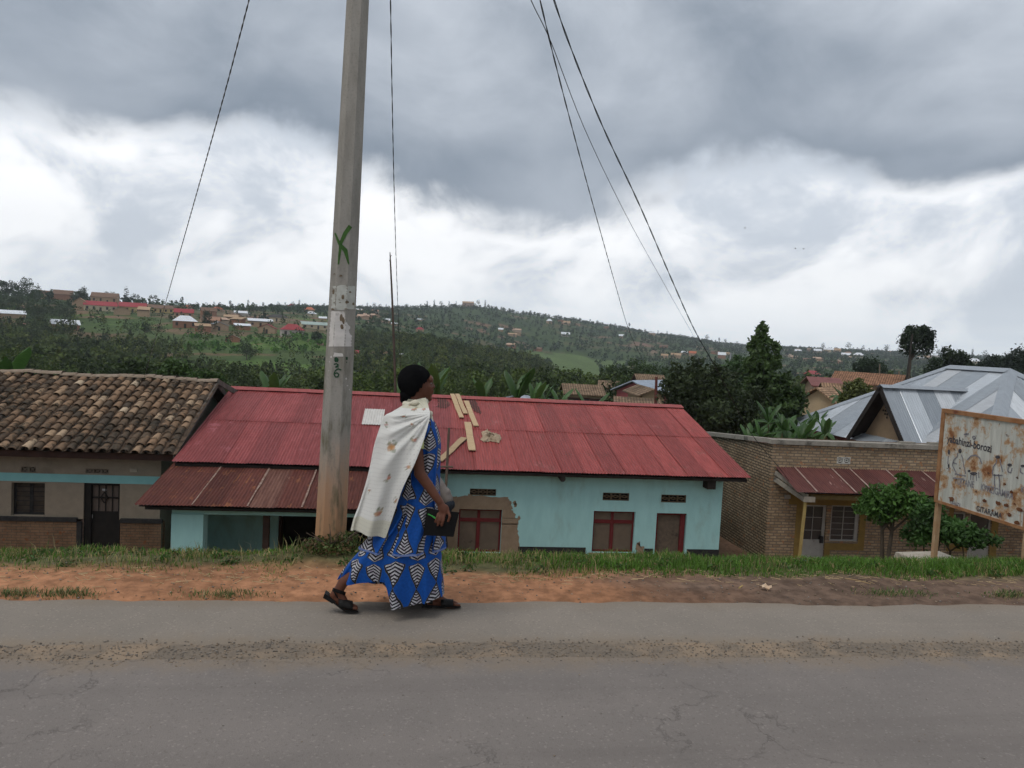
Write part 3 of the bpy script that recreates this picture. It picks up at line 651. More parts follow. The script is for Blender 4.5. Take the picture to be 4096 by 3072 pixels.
# ------------------------------------------------------------------ building helpers
def wall_holes(mb, x0, x1, z0, z1, Y, t, holes):
    """front wall in the plane Y (thickness t behind it) with rectangular openings [(x0,x1,z0,z1)] and their reveals"""
    xs = sorted({x0, x1, *[h[0] for h in holes], *[h[1] for h in holes]}); zs = sorted({z0, z1, *[h[2] for h in holes], *[h[3] for h in holes]})
    for i in range(len(xs)-1):
        for j in range(len(zs)-1):
            a, b, c, d = xs[i], xs[i+1], zs[j], zs[j+1]; mx, mz = (a+b)/2, (c+d)/2
            if any(h[0] < mx < h[1] and h[2] < mz < h[3] for h in holes): continue
            mb.quad((a, Y, c), (b, Y, c), (b, Y, d), (a, Y, d)); mb.quad((b, Y+t, c), (a, Y+t, c), (a, Y+t, d), (b, Y+t, d))
    for a, b, c, d in holes:
        mb.quad((a, Y, c), (a, Y, d), (a, Y+t, d), (a, Y+t, c)); mb.quad((b, Y, d), (b, Y, c), (b, Y+t, c), (b, Y+t, d))
        if d < z1-1e-6: mb.quad((a, Y, d), (b, Y, d), (b, Y+t, d), (a, Y+t, d))
        if c > z0+1e-6: mb.quad((b, Y, c), (a, Y, c), (a, Y+t, c), (b, Y+t, c))
def corr_mesh(name, W, Lg, pitch, amp, mat, seg=6, vseg=1, sag=0.):
    """corrugated sheet: x across, y up the slope, ridges in z"""
    n = int(round(W/pitch))*seg; rows = []
    for j in range(vseg+1):
        y = Lg*j/vseg; rows.append([(W*i/n, y, amp*math.cos(2*math.pi*(W*i/n)/pitch)) for i in range(n+1)])
    mb = MB(); mb.grid(rows); me = mb.mesh(name, mat, True); return me
def rustmat(name, paint, paint2, rust, amt, rough=.55, bands=(.25, 7.), spots=None, lighter=None, metal=0.):
    """painted or bare iron sheet: streaks down the slope, rust in patches, per-sheet tone"""
    m, nt, b = newmat(name); MATS[name] = m
    tc = N(nt, 'ShaderNodeTexCoord'); mp = N(nt, 'ShaderNodeMapping'); mp.inputs['Scale'].default_value = (bands[1], bands[0]*4, 1); L(nt, tc.outputs['Object'], mp.inputs[0])
    oi = N(nt, 'ShaderNodeObjectInfo'); ofs = N(nt, 'ShaderNodeVectorMath', operation='ADD'); L(nt, mp.outputs[0], ofs.inputs[0])
    sc = N(nt, 'ShaderNodeVectorMath', operation='SCALE'); L(nt, oi.outputs['Location'], sc.inputs[0]); sc.inputs['Scale'].default_value = 3.7; L(nt, sc.outputs[0], ofs.inputs[1])
    n1 = N(nt, 'ShaderNodeTexNoise', i_Scale=1.6, i_Detail=8., i_Roughness=.62); L(nt, ofs.outputs[0], n1.inputs[0])
    ge = N(nt, 'ShaderNodeVectorMath', operation='ADD'); L(nt, tc.outputs['Object'], ge.inputs[0]); L(nt, oi.outputs['Location'], ge.inputs[1])
    n2 = N(nt, 'ShaderNodeTexNoise', i_Scale=1.3, i_Detail=8., i_Roughness=.68); L(nt, ge.outputs[0], n2.inputs[0])
    n3 = N(nt, 'ShaderNodeTexNoise', i_Scale=18., i_Detail=5.); L(nt, ge.outputs[0], n3.inputs[0])
    col = MIX(nt, RANGE(nt, n1.outputs[0], .35, .65), paint, paint2)
    if lighter: col = MIX(nt, RANGE(nt, n2.outputs[0], .60, .68), col, lighter)
    mask = MATH(nt, 'ADD', MATH(nt, 'MULTIPLY', n1.outputs[0], .45), MATH(nt, 'ADD', MATH(nt, 'MULTIPLY', n2.outputs[0], .45), MATH(nt, 'MULTIPLY', n3.outputs[0], .1)))
    col = MIX(nt, RANGE(nt, mask, amt, amt+.06), col, rust)
    hs = N(nt, 'ShaderNodeHueSaturation'); L(nt, col, hs.inputs['Color']); L(nt, RANGE(nt, oi.outputs['Random'], 0, 1, .78, 1.16, False), hs.inputs['Value'])
    L(nt, hs.outputs[0], b.inputs['Base Color']); b.inputs['Roughness'].default_value = rough; b.inputs['Specular IOR Level'].default_value = .4 if metal else .14; b.inputs['Metallic'].default_value = metal
    return m
M_TEAL = pmat('teal_plaster', (.375, .635, .625), (.335, .58, .575), 3., .85, .3, 30, c3=(.31, .49, .47), s3=1.1, t3=(.54, .72), stretch=(1.6, 1, .55))
M_BLACK = pmat('black_plinth', (.022, .022, .024), (.04, .038, .036), 6, .8, .3, c3=(.16, .13, .10), s3=2.2, t3=(.62, .7))
M_MUD = pmat('bare_mortar', (.30, .225, .155), (.25, .185, .125), 5, .95, .5, 40)
M_REDWOOD = pmat('red_frame_paint', (.155, .028, .03), (.12, .022, .022), 9, .6)
M_DARK = pmat('dark_timber', (.035, .028, .024), (.022, .018, .016), 6, .85)
M_DUSTY_REFL = pmat('dusty_pane_reflection', (.165, .125, .092), (.12, .095, .072), 3.2, .32, c3=(.04, .036, .032), s3=2.6, t3=(.60, .72), spec=.5)  # dusty opaque pane; brown of the reflected road bank painted into its colour
M_VENT = pmat('clay_vent', (.17, .12, .075), (.11, .085, .055), 9, .9)
M_HOLE = pmat('dark_room', (.012, .012, .012), (.02, .018, .016), 3, .9)  # near-black sheets stand in for the shade inside doorway and vents
M_PLANK = pmat('raw_plank', (.46, .335, .205), (.36, .255, .15), 3, .75, .2, stretch=(1, 14, 14), rnd=.15)
M_TEALROOF = rustmat('red_roof_paint', (.27, .064, .062), (.205, .044, .042), (.31, .090, .090), .60, .5, lighter=(.34, .105, .115))
M_REDROOF = rustmat('red_roof_paint_right', (.285, .062, .055), (.22, .043, .038), (.20, .050, .040), .54, .45, lighter=(.35, .115, .11))
M_RUST = rustmat('rusty_sheet', (.115, .038, .028), (.075, .025, .020), (.19, .072, .036), .535, .75)
M_RUST2 = rustmat('rusty_sheet_pale', (.155, .075, .055), (.10, .042, .032), (.20, .12, .085), .56, .75)

def sheets(roof, name, X0, X1, W, rows, mats, me_cache, p_low, p_high, overlap=.03, seed=1, pitch=.08, amp=.011, matfn=None):
    """lay corrugated sheets in rows on the plane from p_low=(Y,Z) to p_high=(Y,Z); each sheet is a child of roof"""
    rng = random.Random(seed); dy, dz = p_high[0]-p_low[0], p_high[1]-p_low[1]; Ls = math.hypot(dy, dz); ang = math.atan2(dz, dy)
    n = int(math.ceil((X1-X0)/W))
    for r in range(rows):
        Lr = Ls/rows+.10
        for i in range(n):
            mat = matfn(i, r, n) if matfn else mats[0]; key = (mat.name, r)
            if key not in me_cache: me_cache[key] = corr_mesh(name, W+.035, Lr, pitch, amp, mat)
            s = r*(Ls/rows)-(.02 if r else 0.)+rng.uniform(-.012, .012)
            y, z = p_low[0]+dy*s/Ls, p_low[1]+dz*s/Ls; h = .022+.013*r+(i % 2)*.007+rng.uniform(0, .004)
            x = X0+i*(X1-X0)/n
            link_mesh(name, me_cache[key], roof, (x+rng.uniform(-.008, .008), y-h*math.sin(ang), z+h*math.cos(ang)), (ang, 0, rng.uniform(-.004, .004)))

# ------------------------------------------------------------------ teal house (long red roof)
EY, EZ, RY, RZ = 20.0, -1.72, 26.1, -.24
TX0, TX1, WY = -6.15, 9.66, 20.45
def wz(px, py): return onY(px, py, WY)
def build_teal():
    t = thing('teal_house', 'long teal plastered house with red corrugated roof and rusty porch', 'house', (TX0, EY, -4.75))
    w1 = (wz(459, 509), wz(500, 553)); w2 = (wz(594, 511), wz(633, 553)); dr = (wz(657, 513), wz(687, 515))
    win = [(w1[0].x, w1[1].x, w1[1].z, w1[0].z), (w2[0].x, w2[1].x, w2[1].z, w2[0].z)]
    door = (dr[0].x, dr[1].x, -4.70, dr[0].z)
    pdoor = (-3.5, -1.1, -4.70, -2.62)
    vents = [(wz(470, 488.5), wz(496, 496)), (wz(603, 492.5), wz(629, 501)), (wz(661.5, 494.5), wz(686, 503))]
    vh = [(a.x, b.x, b.z, a.z) for a, b in vents]
    wx1 = wz(721, 515).x
    mb = MB(); wall_holes(mb, TX0+.35, wx1, -4.9, EZ+.10, WY, .22, win+[door, pdoor]+vh)
    mb.quad((wx1, WY, -4.9), (wx1, RY+4, -4.9), (wx1, RY+4, EZ+.1), (wx1, WY, EZ+.1)); mb.poly([(wx1, WY, EZ+.1), (wx1, RY+4, EZ+.1), (wx1, RY, RZ-.1)])
    xl = TX0+.35
    mb.quad((xl, RY+4, -4.9), (xl, WY, -4.9), (xl, WY, EZ+.1), (xl, RY+4, EZ+.1)); mb.poly([(xl, RY+4, EZ+.1), (xl, WY, EZ+.1), (xl, RY, RZ-.1)])
    mb.quad((wx1, RY+4, -4.9), (xl, RY+4, -4.9), (xl, RY+4, EZ+.1), (wx1, RY+4, EZ+.1))
    wall = mb.build('wall', M_TEAL, t)
    # black plinth, broken where mortar was patched
    for a, b in ((wz(518, 550).x, win[1][0]-.18), (win[1][1]+.33, door[0]-.05), (door[1]+.06, wx1+.012)): MB().box(a, b, WY-.012, WY-.001, -4.9, -3.93).build('plinth', M_BLACK, t)
    # bare mortar patches round the first window and under the second
    def patch(name, pts, seed):
        rng = random.Random(seed); ring = []
        for i in range(len(pts)):
            a, b = Vector(pts[i]), Vector(pts[(i+1) % len(pts)])
            for k in range(9): p = a.lerp(b, k/9.); ring.append(Vector((p.x+rng.uniform(-.06, .06)*rng.random()*1.5, 0, p.y+rng.uniform(-.06, .06)*rng.random()*1.5)))
        return ring
    a = win[0]
    mb = MB(); o = [(a[0]-.75, -4.88), (a[0]-.6, a[3]+.02), (a[0]-.3, a[3]+.33), (a[0]+.25, a[3]+.40), (a[1]+.16, a[3]+.36), (a[1]+.30, a[3]+.02), (a[1]+.48, a[3]-.45), (a[1]+.58, a[2]+.02), (a[1]+.55, -4.88)]
    ring = patch('m', o, 3); hole = [(a[0], -4.88), (a[0], a[3]), (a[1], a[3]), (a[1], -4.88)]
    def zipped(mb, ring, x0, x1, zt, zb, Y):
        # left, top and right bands between an uneven outline and the opening
        L_ = [p for p in ring]
        cx = (x0+x1)/2
        pts = [(p.x, p.z) for p in L_]
        def inner(p):
            x = min(max(p[0], x0), x1); z = min(p[1], zt)
            if x0 < x < x1: return (x, zt)
            return (x0 if x <= cx else x1, max(z, zb))
        for i in range(len(pts)):
            p, q = pts[i], pts[(i+1) % len(pts)]
            if p[1] < -4.8 and q[1] < -4.8: continue
            a_, b_ = inner(p), inner(q); mb.quad((p[0], Y, p[1]), (q[0], Y, q[1]), (b_[0], Y, b_[1]), (a_[0], Y, a_[1]))
    zipped(mb, ring, a[0]-.004, a[1]+.004, a[3]+.004, a[2], WY-.006)
    mb.quad((a[0]-.004, WY-.0062, -4.88), (a[1]+.004, WY-.0062, -4.88), (a[1]+.004, WY-.0062, a[2]), (a[0]-.004, WY-.0062, a[2]))
    mb.build('mortar_patch', M_MUD, t); mb = MB(); c = win[1]
    r2 = patch('n', [(c[0]-.16, -4.88), (c[0]-.14, c[2]+.05), (c[1]+.05, c[2]-.01), (c[1]+.12, c[2]+.36), (c[1]+.30, c[2]+.12), (c[1]+.34, -4.88)], 4)
    mb.poly([(p.x, WY-.0135, min(p.z, c[2]-.005) if p.x < c[1]+.02 else p.z) for p in r2])
    mb.build('mortar_patch', M_MUD, t)
    # mortar splashes to the right of the first window
    rng = random.Random(9)
    for k in range(9):
        mb = MB()
        s = wz(512+rng.uniform(-6, 8), 512+rng.uniform(-12, 18)); r = rng.uniform(.015, .07)
        mb.poly([(s.x+r*math.cos(j)*rng.uniform(.5, 1.2), WY-.005, s.z+r*math.sin(j)*rng.uniform(.6, 1.6)) for j in np.linspace(0, 6.28, 9)[:-1]]); mb.build('mortar_splash', M_MUD, t)
    # windows: red frames with dusty panes, the bank's reflection painted in their brown
    for (x0, x1, z0, z1) in win:
        f = MB(); Yf = WY+.10; th = .055
        for (p, q, r, s) in ((x0, x0+th, z0, z1), (x1-th, x1, z0, z1), (x0+th, x1-th, z0, z0+.06), (x0+th, x1-th, z1-th, z1)): f.box(p, q, Yf, Yf+.06, r, s)
        zt = z1-.32; xm = x0+(x1-x0)*.47
        f.box(x0+th, x1-th, Yf-.008, Yf+.055, zt-.05, zt+.05); f.box(xm-.05, xm+.05, Yf-.012, Yf+.058, z0+.06, zt-.05); f.box(xm-.04, xm+.04, Yf-.004, Yf+.058, zt+.05, z1-th)
        w = f.build('window', M_REDWOOD, t)
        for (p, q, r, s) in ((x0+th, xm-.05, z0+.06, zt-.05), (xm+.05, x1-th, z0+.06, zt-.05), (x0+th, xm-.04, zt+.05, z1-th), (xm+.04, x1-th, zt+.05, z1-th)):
            MB().box(p, q, Yf+.025, Yf+.032, r, s).build('pane', M_DUSTY_REFL, w)
        MB().box(x0-.05, x1+.05, WY-.05, WY+.10, z0-.07, z0-.004).build('sill', M_MUD, t)
    # open doorway with a red frame, earth-coloured leaf inside
    x0, x1, z0, z1 = door
    f = MB(); f.box(x0, x0+.06, WY+.06, WY+.16, z0, z1); f.box(x1-.16, x1-.02, WY+.07, WY+.17, z0, z1-.06); f.box(x0+.06, x1, WY+.06, WY+.16, z1-.06, z1)
    d = f.build('door', M_REDWOOD, t)
    MB().box(x0+.06, x1-.16, WY+.13, WY+.15, z0, z1-.06).build('door_infill', pmat('earthy_panel', (.15, .115, .085), (.11, .088, .066), 9, .85, .3, c3=(.06, .05, .042), s3=3., t3=(.6, .7)), d)
    x0, x1, z0, z1 = pdoor
    f = MB(); f.box(x0, x0+.09, WY+.04, WY+.14, z0, z1); f.box(x1-.09, x1, WY+.04, WY+.14, z0, z1); f.box(x0+.09, x1-.09, WY+.04, WY+.14, z1-.09, z1)
    d = f.build('door', pmat('brown_frame', (.06, .035, .028), (.04, .026, .02), 6, .7), t); MB().box(x0+.09, x1-.09, WY+.2, WY+.22, z0, z1-.09).build('door_infill', M_HOLE, d)  # open doorway: a black sheet paints the shade of the room inside
    # vent blocks over the openings
    for (x0, x1, z0, z1) in vh:
        f = MB(); f.box(x0, x1, WY+.13, WY+.15, z0, z1); b = f.build('vent', M_HOLE, t)
        g = MB(); n = 3; w = (x1-x0)/n; zc = (z0+z1)/2
        for k in range(n):
            xa = x0+k*w
            g.box(xa+.004, xa+.02, WY+.02, WY+.10, z0, z1); g.box(xa+w-.02, xa+w-.004, WY+.02, WY+.10, z0, z1); g.box(xa+.02, xa+w-.02, WY+.02, WY+.10, z0, z0+.025); g.box(xa+.02, xa+w-.02, WY+.02, WY+.10, z1-.025, z1)
            for s1, s2 in ((-1, -1), (-1, 1), (1, 1), (1, -1)): g.beam((xa+w/2, WY+.06, zc+s2*.035), (xa+w/2+s1*(w/2-.02), WY+.06, zc), .022, .07, (0, 1, 0))
        g.build('vent_block', M_VENT, b)
    # roof: deck, sheets, ridge cap, beam ends
    deck = MB(); deck.quad((TX0+.05, EY+.06, EZ-.03), (TX1-.05, EY+.06, EZ-.03), (TX1-.05, RY, RZ-.03), (TX0+.05, RY, RZ-.03)); deck.box(TX0+.06, TX1-.05, EY+.05, EY+.09, EZ-.11, EZ-.035)
    roof = deck.build('roof', M_DARK, t); cache = {}
    def mf(i, r, n): return M_REDROOF if i >= n*.44 else M_TEALROOF
    sheets(roof, 'roof_sheet', TX0, TX1, .63, 2, None, cache, (EY, EZ), (RY, RZ), seed=3, matfn=mf)
    back = MB(); back.quad((TX0, RY, RZ), (TX1, RY, RZ), (TX1, RY+5.5, RZ-1.35), (TX0, RY+5.5, RZ-1.35)); back.build('rear_slope', M_REDROOF, roof)
    # bare brown patches where paint was scraped off, and a white clear sheet
    ang = math.atan2(RZ-EZ, RY-EY)
    def on_roof(px, py):
        r = ray(px, py); nrm = Vector((0, -math.sin(ang), math.cos(ang))); p0 = Vector((0, EY, EZ)); return EYEP + r*((p0-EYEP).dot(nrm)/r.dot(nrm))
    up = Vector((0, -math.sin(ang), math.cos(ang)))
    rp = pmat('scraped_iron', (.085, .040, .034), (.065, .032, .028), 9, .8, c3=(.20, .14, .09), s3=2.4, t3=(.62, .72))
    for o in ([(437, 399), (446, 398.6), (449, 403), (451, 407), (446, 409.5), (441, 410), (436.5, 408.5), (439, 404)], [(464.5, 399.5), (476, 400.2), (479, 409), (481, 415.5), (476, 413), (470, 408), (466, 404)]):
        rng = random.Random(len(o)); pts = [on_roof(*p)+up*.052 for p in o]
        mb = MB(); W = []
        for i in range(len(pts)):
            for k in range(4): q = pts[i].lerp(pts[(i+1) % len(pts)], k/4.); W.append(q+Vector((rng.uniform(-.04, .04), rng.uniform(-.06, .06)*math.cos(ang), 0)))
        W = [Vector((p.x, p.y, EZ+(p.y-EY)*math.tan(ang)+.052/math.cos(ang))) for p in W]
        mb.poly(W); mb.build('scraped_patch', rp, roof)
    a, b = on_roof(361.5, 426), on_roof(380.5, 411)
    cl = corr_mesh('clear_sheet', 8*.08, (b.y-a.y)/math.cos(ang), .08, .012, pmat('clear_sheet', (.72, .70, .66), (.60, .57, .52), 5, .5, c3=(.42, .38, .33), s3=2., t3=(.58, .75), trans=.2))
    link_mesh('clear_sheet', cl, roof, a+up*.062, (ang, 0, 0))
    cap = MB()
    for s in range(12):
        xa, xb = TX0-.05+s*(TX1-TX0+.1)/12, TX0-.05+(s+1)*(TX1-TX0+.1)/12+.03; o = .004*(s % 2)
        for sg in (-1, 1): cap.quad((xa, RY, RZ+.085+o), (xb, RY, RZ+.085+o), (xb, RY+sg*.34, RZ+.085-.34*math.tan(ang)+o), (xa, RY+sg*.34, RZ+.085-.34*math.tan(ang)+o))
    cap.build('ridge_cap', M_REDROOF, roof)
    for px, sh in ((562, 'r'), (711.5, 's')):
        p = onY(px, 481, EY+.15)
        m = MB()
        if sh == 'r': m.tube([(p.x, EY+.06, EZ-.17), (p.x, WY+.4, EZ-.10)], .085, 10)
        else: m.box(p.x-.13, p.x+.12, EY+.10, WY+.2, EZ-.36, EZ-.115)
        m.build('rafter_end', M_DARK, roof)
    # porch under the left half: pillar, beam, rusty sheets
    PY0, PZ0, PY1, PZ1, PX0, PX1 = 17.55, -2.30, 20.40, -1.80, -6.18, .55
    pil = onY(171, 530, 17.85); pir = onY(203, 530, 17.85)
    MB().box(pil.x, pir.x, 17.85, 18.25, -4.9, -2.55).build('pillar', M_TEAL, t)
    MB().box(-.55, .25, 17.85, 18.25, -4.9, -2.55).build('pillar', M_TEAL, t)
    mb = MB(); mb.box(pil.x, .25, 17.88, 18.08, -2.549, -2.37); mb.build('porch_beam', M_TEAL, t)
    mb = MB(); mb.box(-3.42, -3.28, 17.90, 18.06, -4.9, -2.5521); mb.build('porch_post', pmat('brown_frame', (.06, .035, .028)), t)
    deck = MB(); deck.quad((PX0+.06, PY0+.05, PZ0-.03), (PX1-.03, PY0+.05, PZ0-.03), (PX1-.03, PY1, PZ1-.03), (PX0+.06, PY1, PZ1-.03)); deck.box(PX0+.2, PX1-.1, PY0+.07, PY0+.12, PZ0-.10, PZ0-.035)
    pr = deck.build('porch_roof', M_DARK, t)
    sheets(pr, 'porch_sheet', PX0, PX1, .63, 1, None, {}, (PY0, PZ0), (PY1, PZ1), seed=8, matfn=lambda i, r, n: M_RUST2 if i in (4,) else M_RUST)
    mb = MB(); rng = random.Random(4); pang = math.atan2(PZ1-PZ0, PY1-PY0)
    lapm = pmat('worn_lap', (.30, .22, .18), (.16, .085, .06), 6, .8, stretch=(1, 1.5, 1))
    for i in (2, 4, 6, 7, 9):   # worn pale laps between sheets
        mb = MB()
        xa = PX0+i*(PX1-PX0)/11; W_ = rng.uniform(.03, .07)
        mb.grid([[(xa, PY0+(PY1-PY0)*v, PZ0+(PZ1-PZ0)*v+.052), (xa+W_*rng.uniform(.6, 1.2), PY0+(PY1-PY0)*v, PZ0+(PZ1-PZ0)*v+.054)] for v in np.linspace(0, .92, 9)]); mb.build('worn_lap', lapm, pr)
    # dark object on the porch floor and back wall of the porch
    MB().box(-5.55, -5.35, 18.6, WY, -4.9, -2.3).build('porch_side_wall', M_TEAL, t)
    return on_roof, up, ang
ON_ROOF, ROOF_UP, ROOF_ANG = build_teal()

# things lying on the red roof
def plank(a, b, w, label):
    A, B = ON_ROOF(*a)+ROOF_UP*.075, ON_ROOF(*b)+ROOF_UP*.075; mid = (A+B)/2
    mb = MB(); d = (B-A); n = 7; rng = random.Random(int(a[0]*10)); r = d.normalized().cross(ROOF_UP).normalized()
    rows = []
    for i in range(n+1):
        p = A+d*(i/n); k = w/2*rng.uniform(.93, 1.05); bow = ROOF_UP*(.012*math.sin(i*1.1))
        rows.append([p-r*k+bow-ROOF_UP*.014, p+r*k+bow-ROOF_UP*.014, p+r*k+bow+ROOF_UP*.014, p-r*k+bow+ROOF_UP*.014])
    vs = [q for row in rows for q in row]; fs = []
    for i in range(n):
        for k in range(4): fs.append((i*4+k, i*4+(k+1) % 4, i*4+4+(k+1) % 4, i*4+4+k))
    fs += [(0, 1, 2, 3), (n*4+3, n*4+2, n*4+1, n*4)]
    mb.add(vs, fs); o = mb.build('plank', M_PLANK); o.location = mid
    for v in o.data.vertices: v.co -= mid
    tag(o, label, 'plank', 'bare planks on the red roof')
plank((452, 396), (461.5, 420), .16, 'bare plank from the roof ridge, leftmost of the upper three')
plank((457, 396), (465.5, 416), .15, 'bare plank from the roof ridge, middle and shortest of the upper three')
plank((466, 403), (476, 428.5), .17, 'bare plank below the ridge, right of the other two')
plank((467.5, 424.5), (472, 453), .21, 'wide weathered plank lying down the middle of the red roof')
plank((464, 440), (439, 463.5), .19, 'grey-brown plank lying aslant behind the ladder top')
def build_cloth():
    c = ON_ROOF(489, 439); rng = random.Random(7); pts = []
    out = [(481, 434), (487, 431), (492, 436), (500, 436.5), (501.5, 441), (498, 444.5), (491, 442.5), (484, 444), (480, 441), (483, 438)]
    mb = MB(); C0 = ON_ROOF(489, 439.5); ring = [ON_ROOF(*p) for p in out]; n = len(ring)
    rows = []
    for j in range(7):
        k = j/6.; row = []
        for i in range(n*4+1):
            a = ring[(i//4) % n].lerp(ring[(i//4+1) % n], (i % 4)/4.); p = C0.lerp(a, .05+.95*k)
            h = .055+.11*(1-k)*(.6+.8*math.sin(i*1.7+j)**2)+.05*math.sin(i*.9+j*2.1)**2
            row.append(p+ROOF_UP*(h if j < 6 else .05)+Vector((rng.uniform(-.02, .02), rng.uniform(-.04, .04), 0)))
        row[-1] = row[0]; rows.append(row)
    mb.grid(rows); o = mb.build('cloth', pmat('sack_cloth', (.42, .33, .235), (.30, .225, .15), 7, .95, .4, 20), None, True)
    for v in o.data.vertices: v.co -= C0
    o.location = C0; tag(o, 'crumpled beige sackcloth lying on the red roof beside the planks', 'cloth')
build_cloth()

# ------------------------------------------------------------------ tiled house on the left
def tilemat():
    m, nt, b = newmat('roof_tile'); MATS['roof_tile'] = m
    oi = N(nt, 'ShaderNodeObjectInfo'); tc = N(nt, 'ShaderNodeTexCoord')
    ad = N(nt, 'ShaderNodeVectorMath', operation='ADD'); L(nt, tc.outputs['Object'], ad.inputs[0]); L(nt, oi.outputs['Location'], ad.inputs[1])
    cr = N(nt, 'ShaderNodeValToRGB'); L(nt, oi.outputs['Random'], cr.inputs[0]); e = cr.color_ramp.elements
    e[0].position = 0; e[0].color = (.070, .054, .041, 1); e[1].position = 1; e[1].color = (.46, .36, .25, 1)
    for p, c in ((.25, (.115, .080, .054)), (.5, (.175, .112, .070)), (.75, (.24, .15, .092)), (.93, (.32, .22, .14))): x = e.new(p); x.color = (*c, 1)
    n1 = N(nt, 'ShaderNodeTexNoise', i_Scale=7., i_Detail=8., i_Roughness=.7); L(nt, ad.outputs[0], n1.inputs[0])
    n2 = N(nt, 'ShaderNodeTexNoise', i_Scale=.9, i_Detail=5., i_Roughness=.65); L(nt, ad.outputs[0], n2.inputs[0])
    k = MATH(nt, 'ADD', MATH(nt, 'MULTIPLY', n1.outputs[0], .55), MATH(nt, 'MULTIPLY', n2.outputs[0], .45))
    col = MIX(nt, RANGE(nt, k, .46, .60), cr.outputs[0], (.040, .034, .026))       # lichen and soot
    col = MIX(nt, MATH(nt, 'MULTIPLY', RANGE(nt, n1.outputs[0], .62, .74), .4), col, (.16, .125, .04))
    L(nt, col, b.inputs['Base Color']); b.inputs['Roughness'].default_value = .92; b.inputs['Specular IOR Level'].default_value = .12
    bp = N(nt, 'ShaderNodeBump', i_Strength=.5, i_Distance=.01); L(nt, n1.outputs[0], bp.inputs['Height']); L(nt, bp.outputs[0], b.inputs['Normal'])
    return m
def build_tiled():
    LY, LZ, RYl, RZl, X1 = 20.5, -1.60, 24.7, .06, -6.28; X0 = -16.; WYl = 20.95; wx = -6.72
    t = thing('tiled_house', 'old plastered house with mossy clay barrel-tile roof, left of the teal house', 'house', (X1, LY, -4.7))
    q = lambda x, y: onY(x, y, WYl)
    dT, dB = q(84, 483), q(118.5, 554); wT, wB = q(11.5, 482.5), q(44.5, 516)
    door = (dT.x, dB.x, dB.z, dT.z); win = (wT.x, wB.x, wB.z, wT.z)
    v1, v2 = (q(20.6, 466.4), q(35.9, 472.6)), (q(85.4, 468.5), q(108.8, 473.7)); vh = [(a.x, b.x, b.z, a.z) for a, b in (v1, v2)]
    sz = q(54, 518.5).z
    mb = MB(); wall_holes(mb, X0+.4, wx, sz, LZ+.12, WYl, .25, [(door[0], door[1], sz, door[3]), win]+vh)
    mb.quad((wx, WYl, -4.95), (wx, RYl+3.8, -4.95), (wx, RYl+3.8, LZ+.12), (wx, WYl, LZ+.12)); mb.poly([(wx, WYl, LZ+.12), (wx, RYl+3.8, LZ+.12), (wx, RYl, RZl-.12)])
    mb.build('wall', pmat('grey_plaster', (.25, .212, .165), (.215, .18, .14), 4, .92, .3, 30, c3=(.17, .142, .11), s3=1.1, t3=(.52, .72)), t)
    mb = MB(); wall_holes(mb, X0+.4, wx+.06, -4.95, sz-.06, WYl-.06, .3, [(door[0]-.14, door[1]+.05, -4.95, sz-.06)])
    mb.build('brick_base', brickmat('brown_brick', (.21, .125, .075), (.165, .10, .062), (.11, .085, .06), .23, .075, 'X', .010), t)
    mb = MB(); mb.box(X0+.4, door[0]-.14, WYl-.09, WYl-.002, sz-.06, sz+.045); mb.box(door[1]+.05, wx+.08, WYl-.09, WYl-.002, sz-.06, sz+.045)
    mb.box(door[0]-.14, door[0]-.02, WYl-.075, WYl-.003, -4.95, sz-.061); mb.build('ledge', M_BLACK, t)
    bT, bB = q(80, 474.5).z, q(80, 482.6).z
    MB().box(X0+.4, wx-.0, WYl-.008, WYl-.001, bB, bT).build('painted_band', pmat('teal_band', (.21, .44, .45), (.18, .39, .40), 3, .85), t)
    # window with bars and shutters behind, dark reveal
    f = MB(); x0, x1, z0, z1 = win; Yw = WYl+.13
    f.box(x0, x0+.06, Yw, Yw+.05, z0, z1); f.box(x1-.05, x1, Yw, Yw+.05, z0, z1); f.box(x0+.06, x1-.05, Yw, Yw+.05, z0, z0+.06); f.box(x0+.06, x1-.05, Yw, Yw+.05, z1-.05, z1)
    xm = (x0+x1)/2+.02; f.box(xm-.04, xm+.04, Yw, Yw+.05, z0+.06, z1-.05)
    for k in range(1, 7): f.box(x0+.06, x1-.05, Yw-.02, Yw-.006, z0+k*(z1-z0)/7-.008, z0+k*(z1-z0)/7+.008)
    w = f.build('window', M_BLACK, t)
    for p, s in ((x0+.06, xm-.04), (xm+.04, x1-.05)): MB().box(p, s, Yw+.03, Yw+.04, z0+.06, z1-.05).build('pane', pmat('dim_shutter', (.085, .065, .05), (.05, .042, .035), 5, .5), w)
    # black door with lighter glazed top behind a grille
    x0, x1, z0, z1 = door; f = MB(); Yd = WYl+.10; zm = z0+(z1-z0)*.58
    f.box(x0, x0+.17, Yd-.06, Yd+.05, z0, z1); f.box(x1-.05, x1, Yd-.06, Yd+.05, z0, z1); f.box(x0+.17, x1-.05, Yd-.06, Yd+.05, z1-.06, z1)
    d = f.build('door', pmat('black_door', (.014, .013, .013), (.022, .02, .018), 5, .6), t)
    MB().box(x0+.17, x1-.05, Yd, Yd+.03, z0, zm).build('door_infill', pmat('black_door', (.014, .013, .013)), d)
    MB().box(x0+.17, x1-.05, Yd+.03, Yd+.04, zm, z1-.06).build('pane', pmat('curtain_pane', (.135, .105, .088), (.10, .08, .07), 4, .6, stretch=(6, 1, 1)), d)
    g = MB()
    for k in range(5): xx = x0+.17+(x1-x0-.22)*k/4; g.box(xx-.012, xx+.012, Yd-.004, Yd+.01, zm, z1-.06)
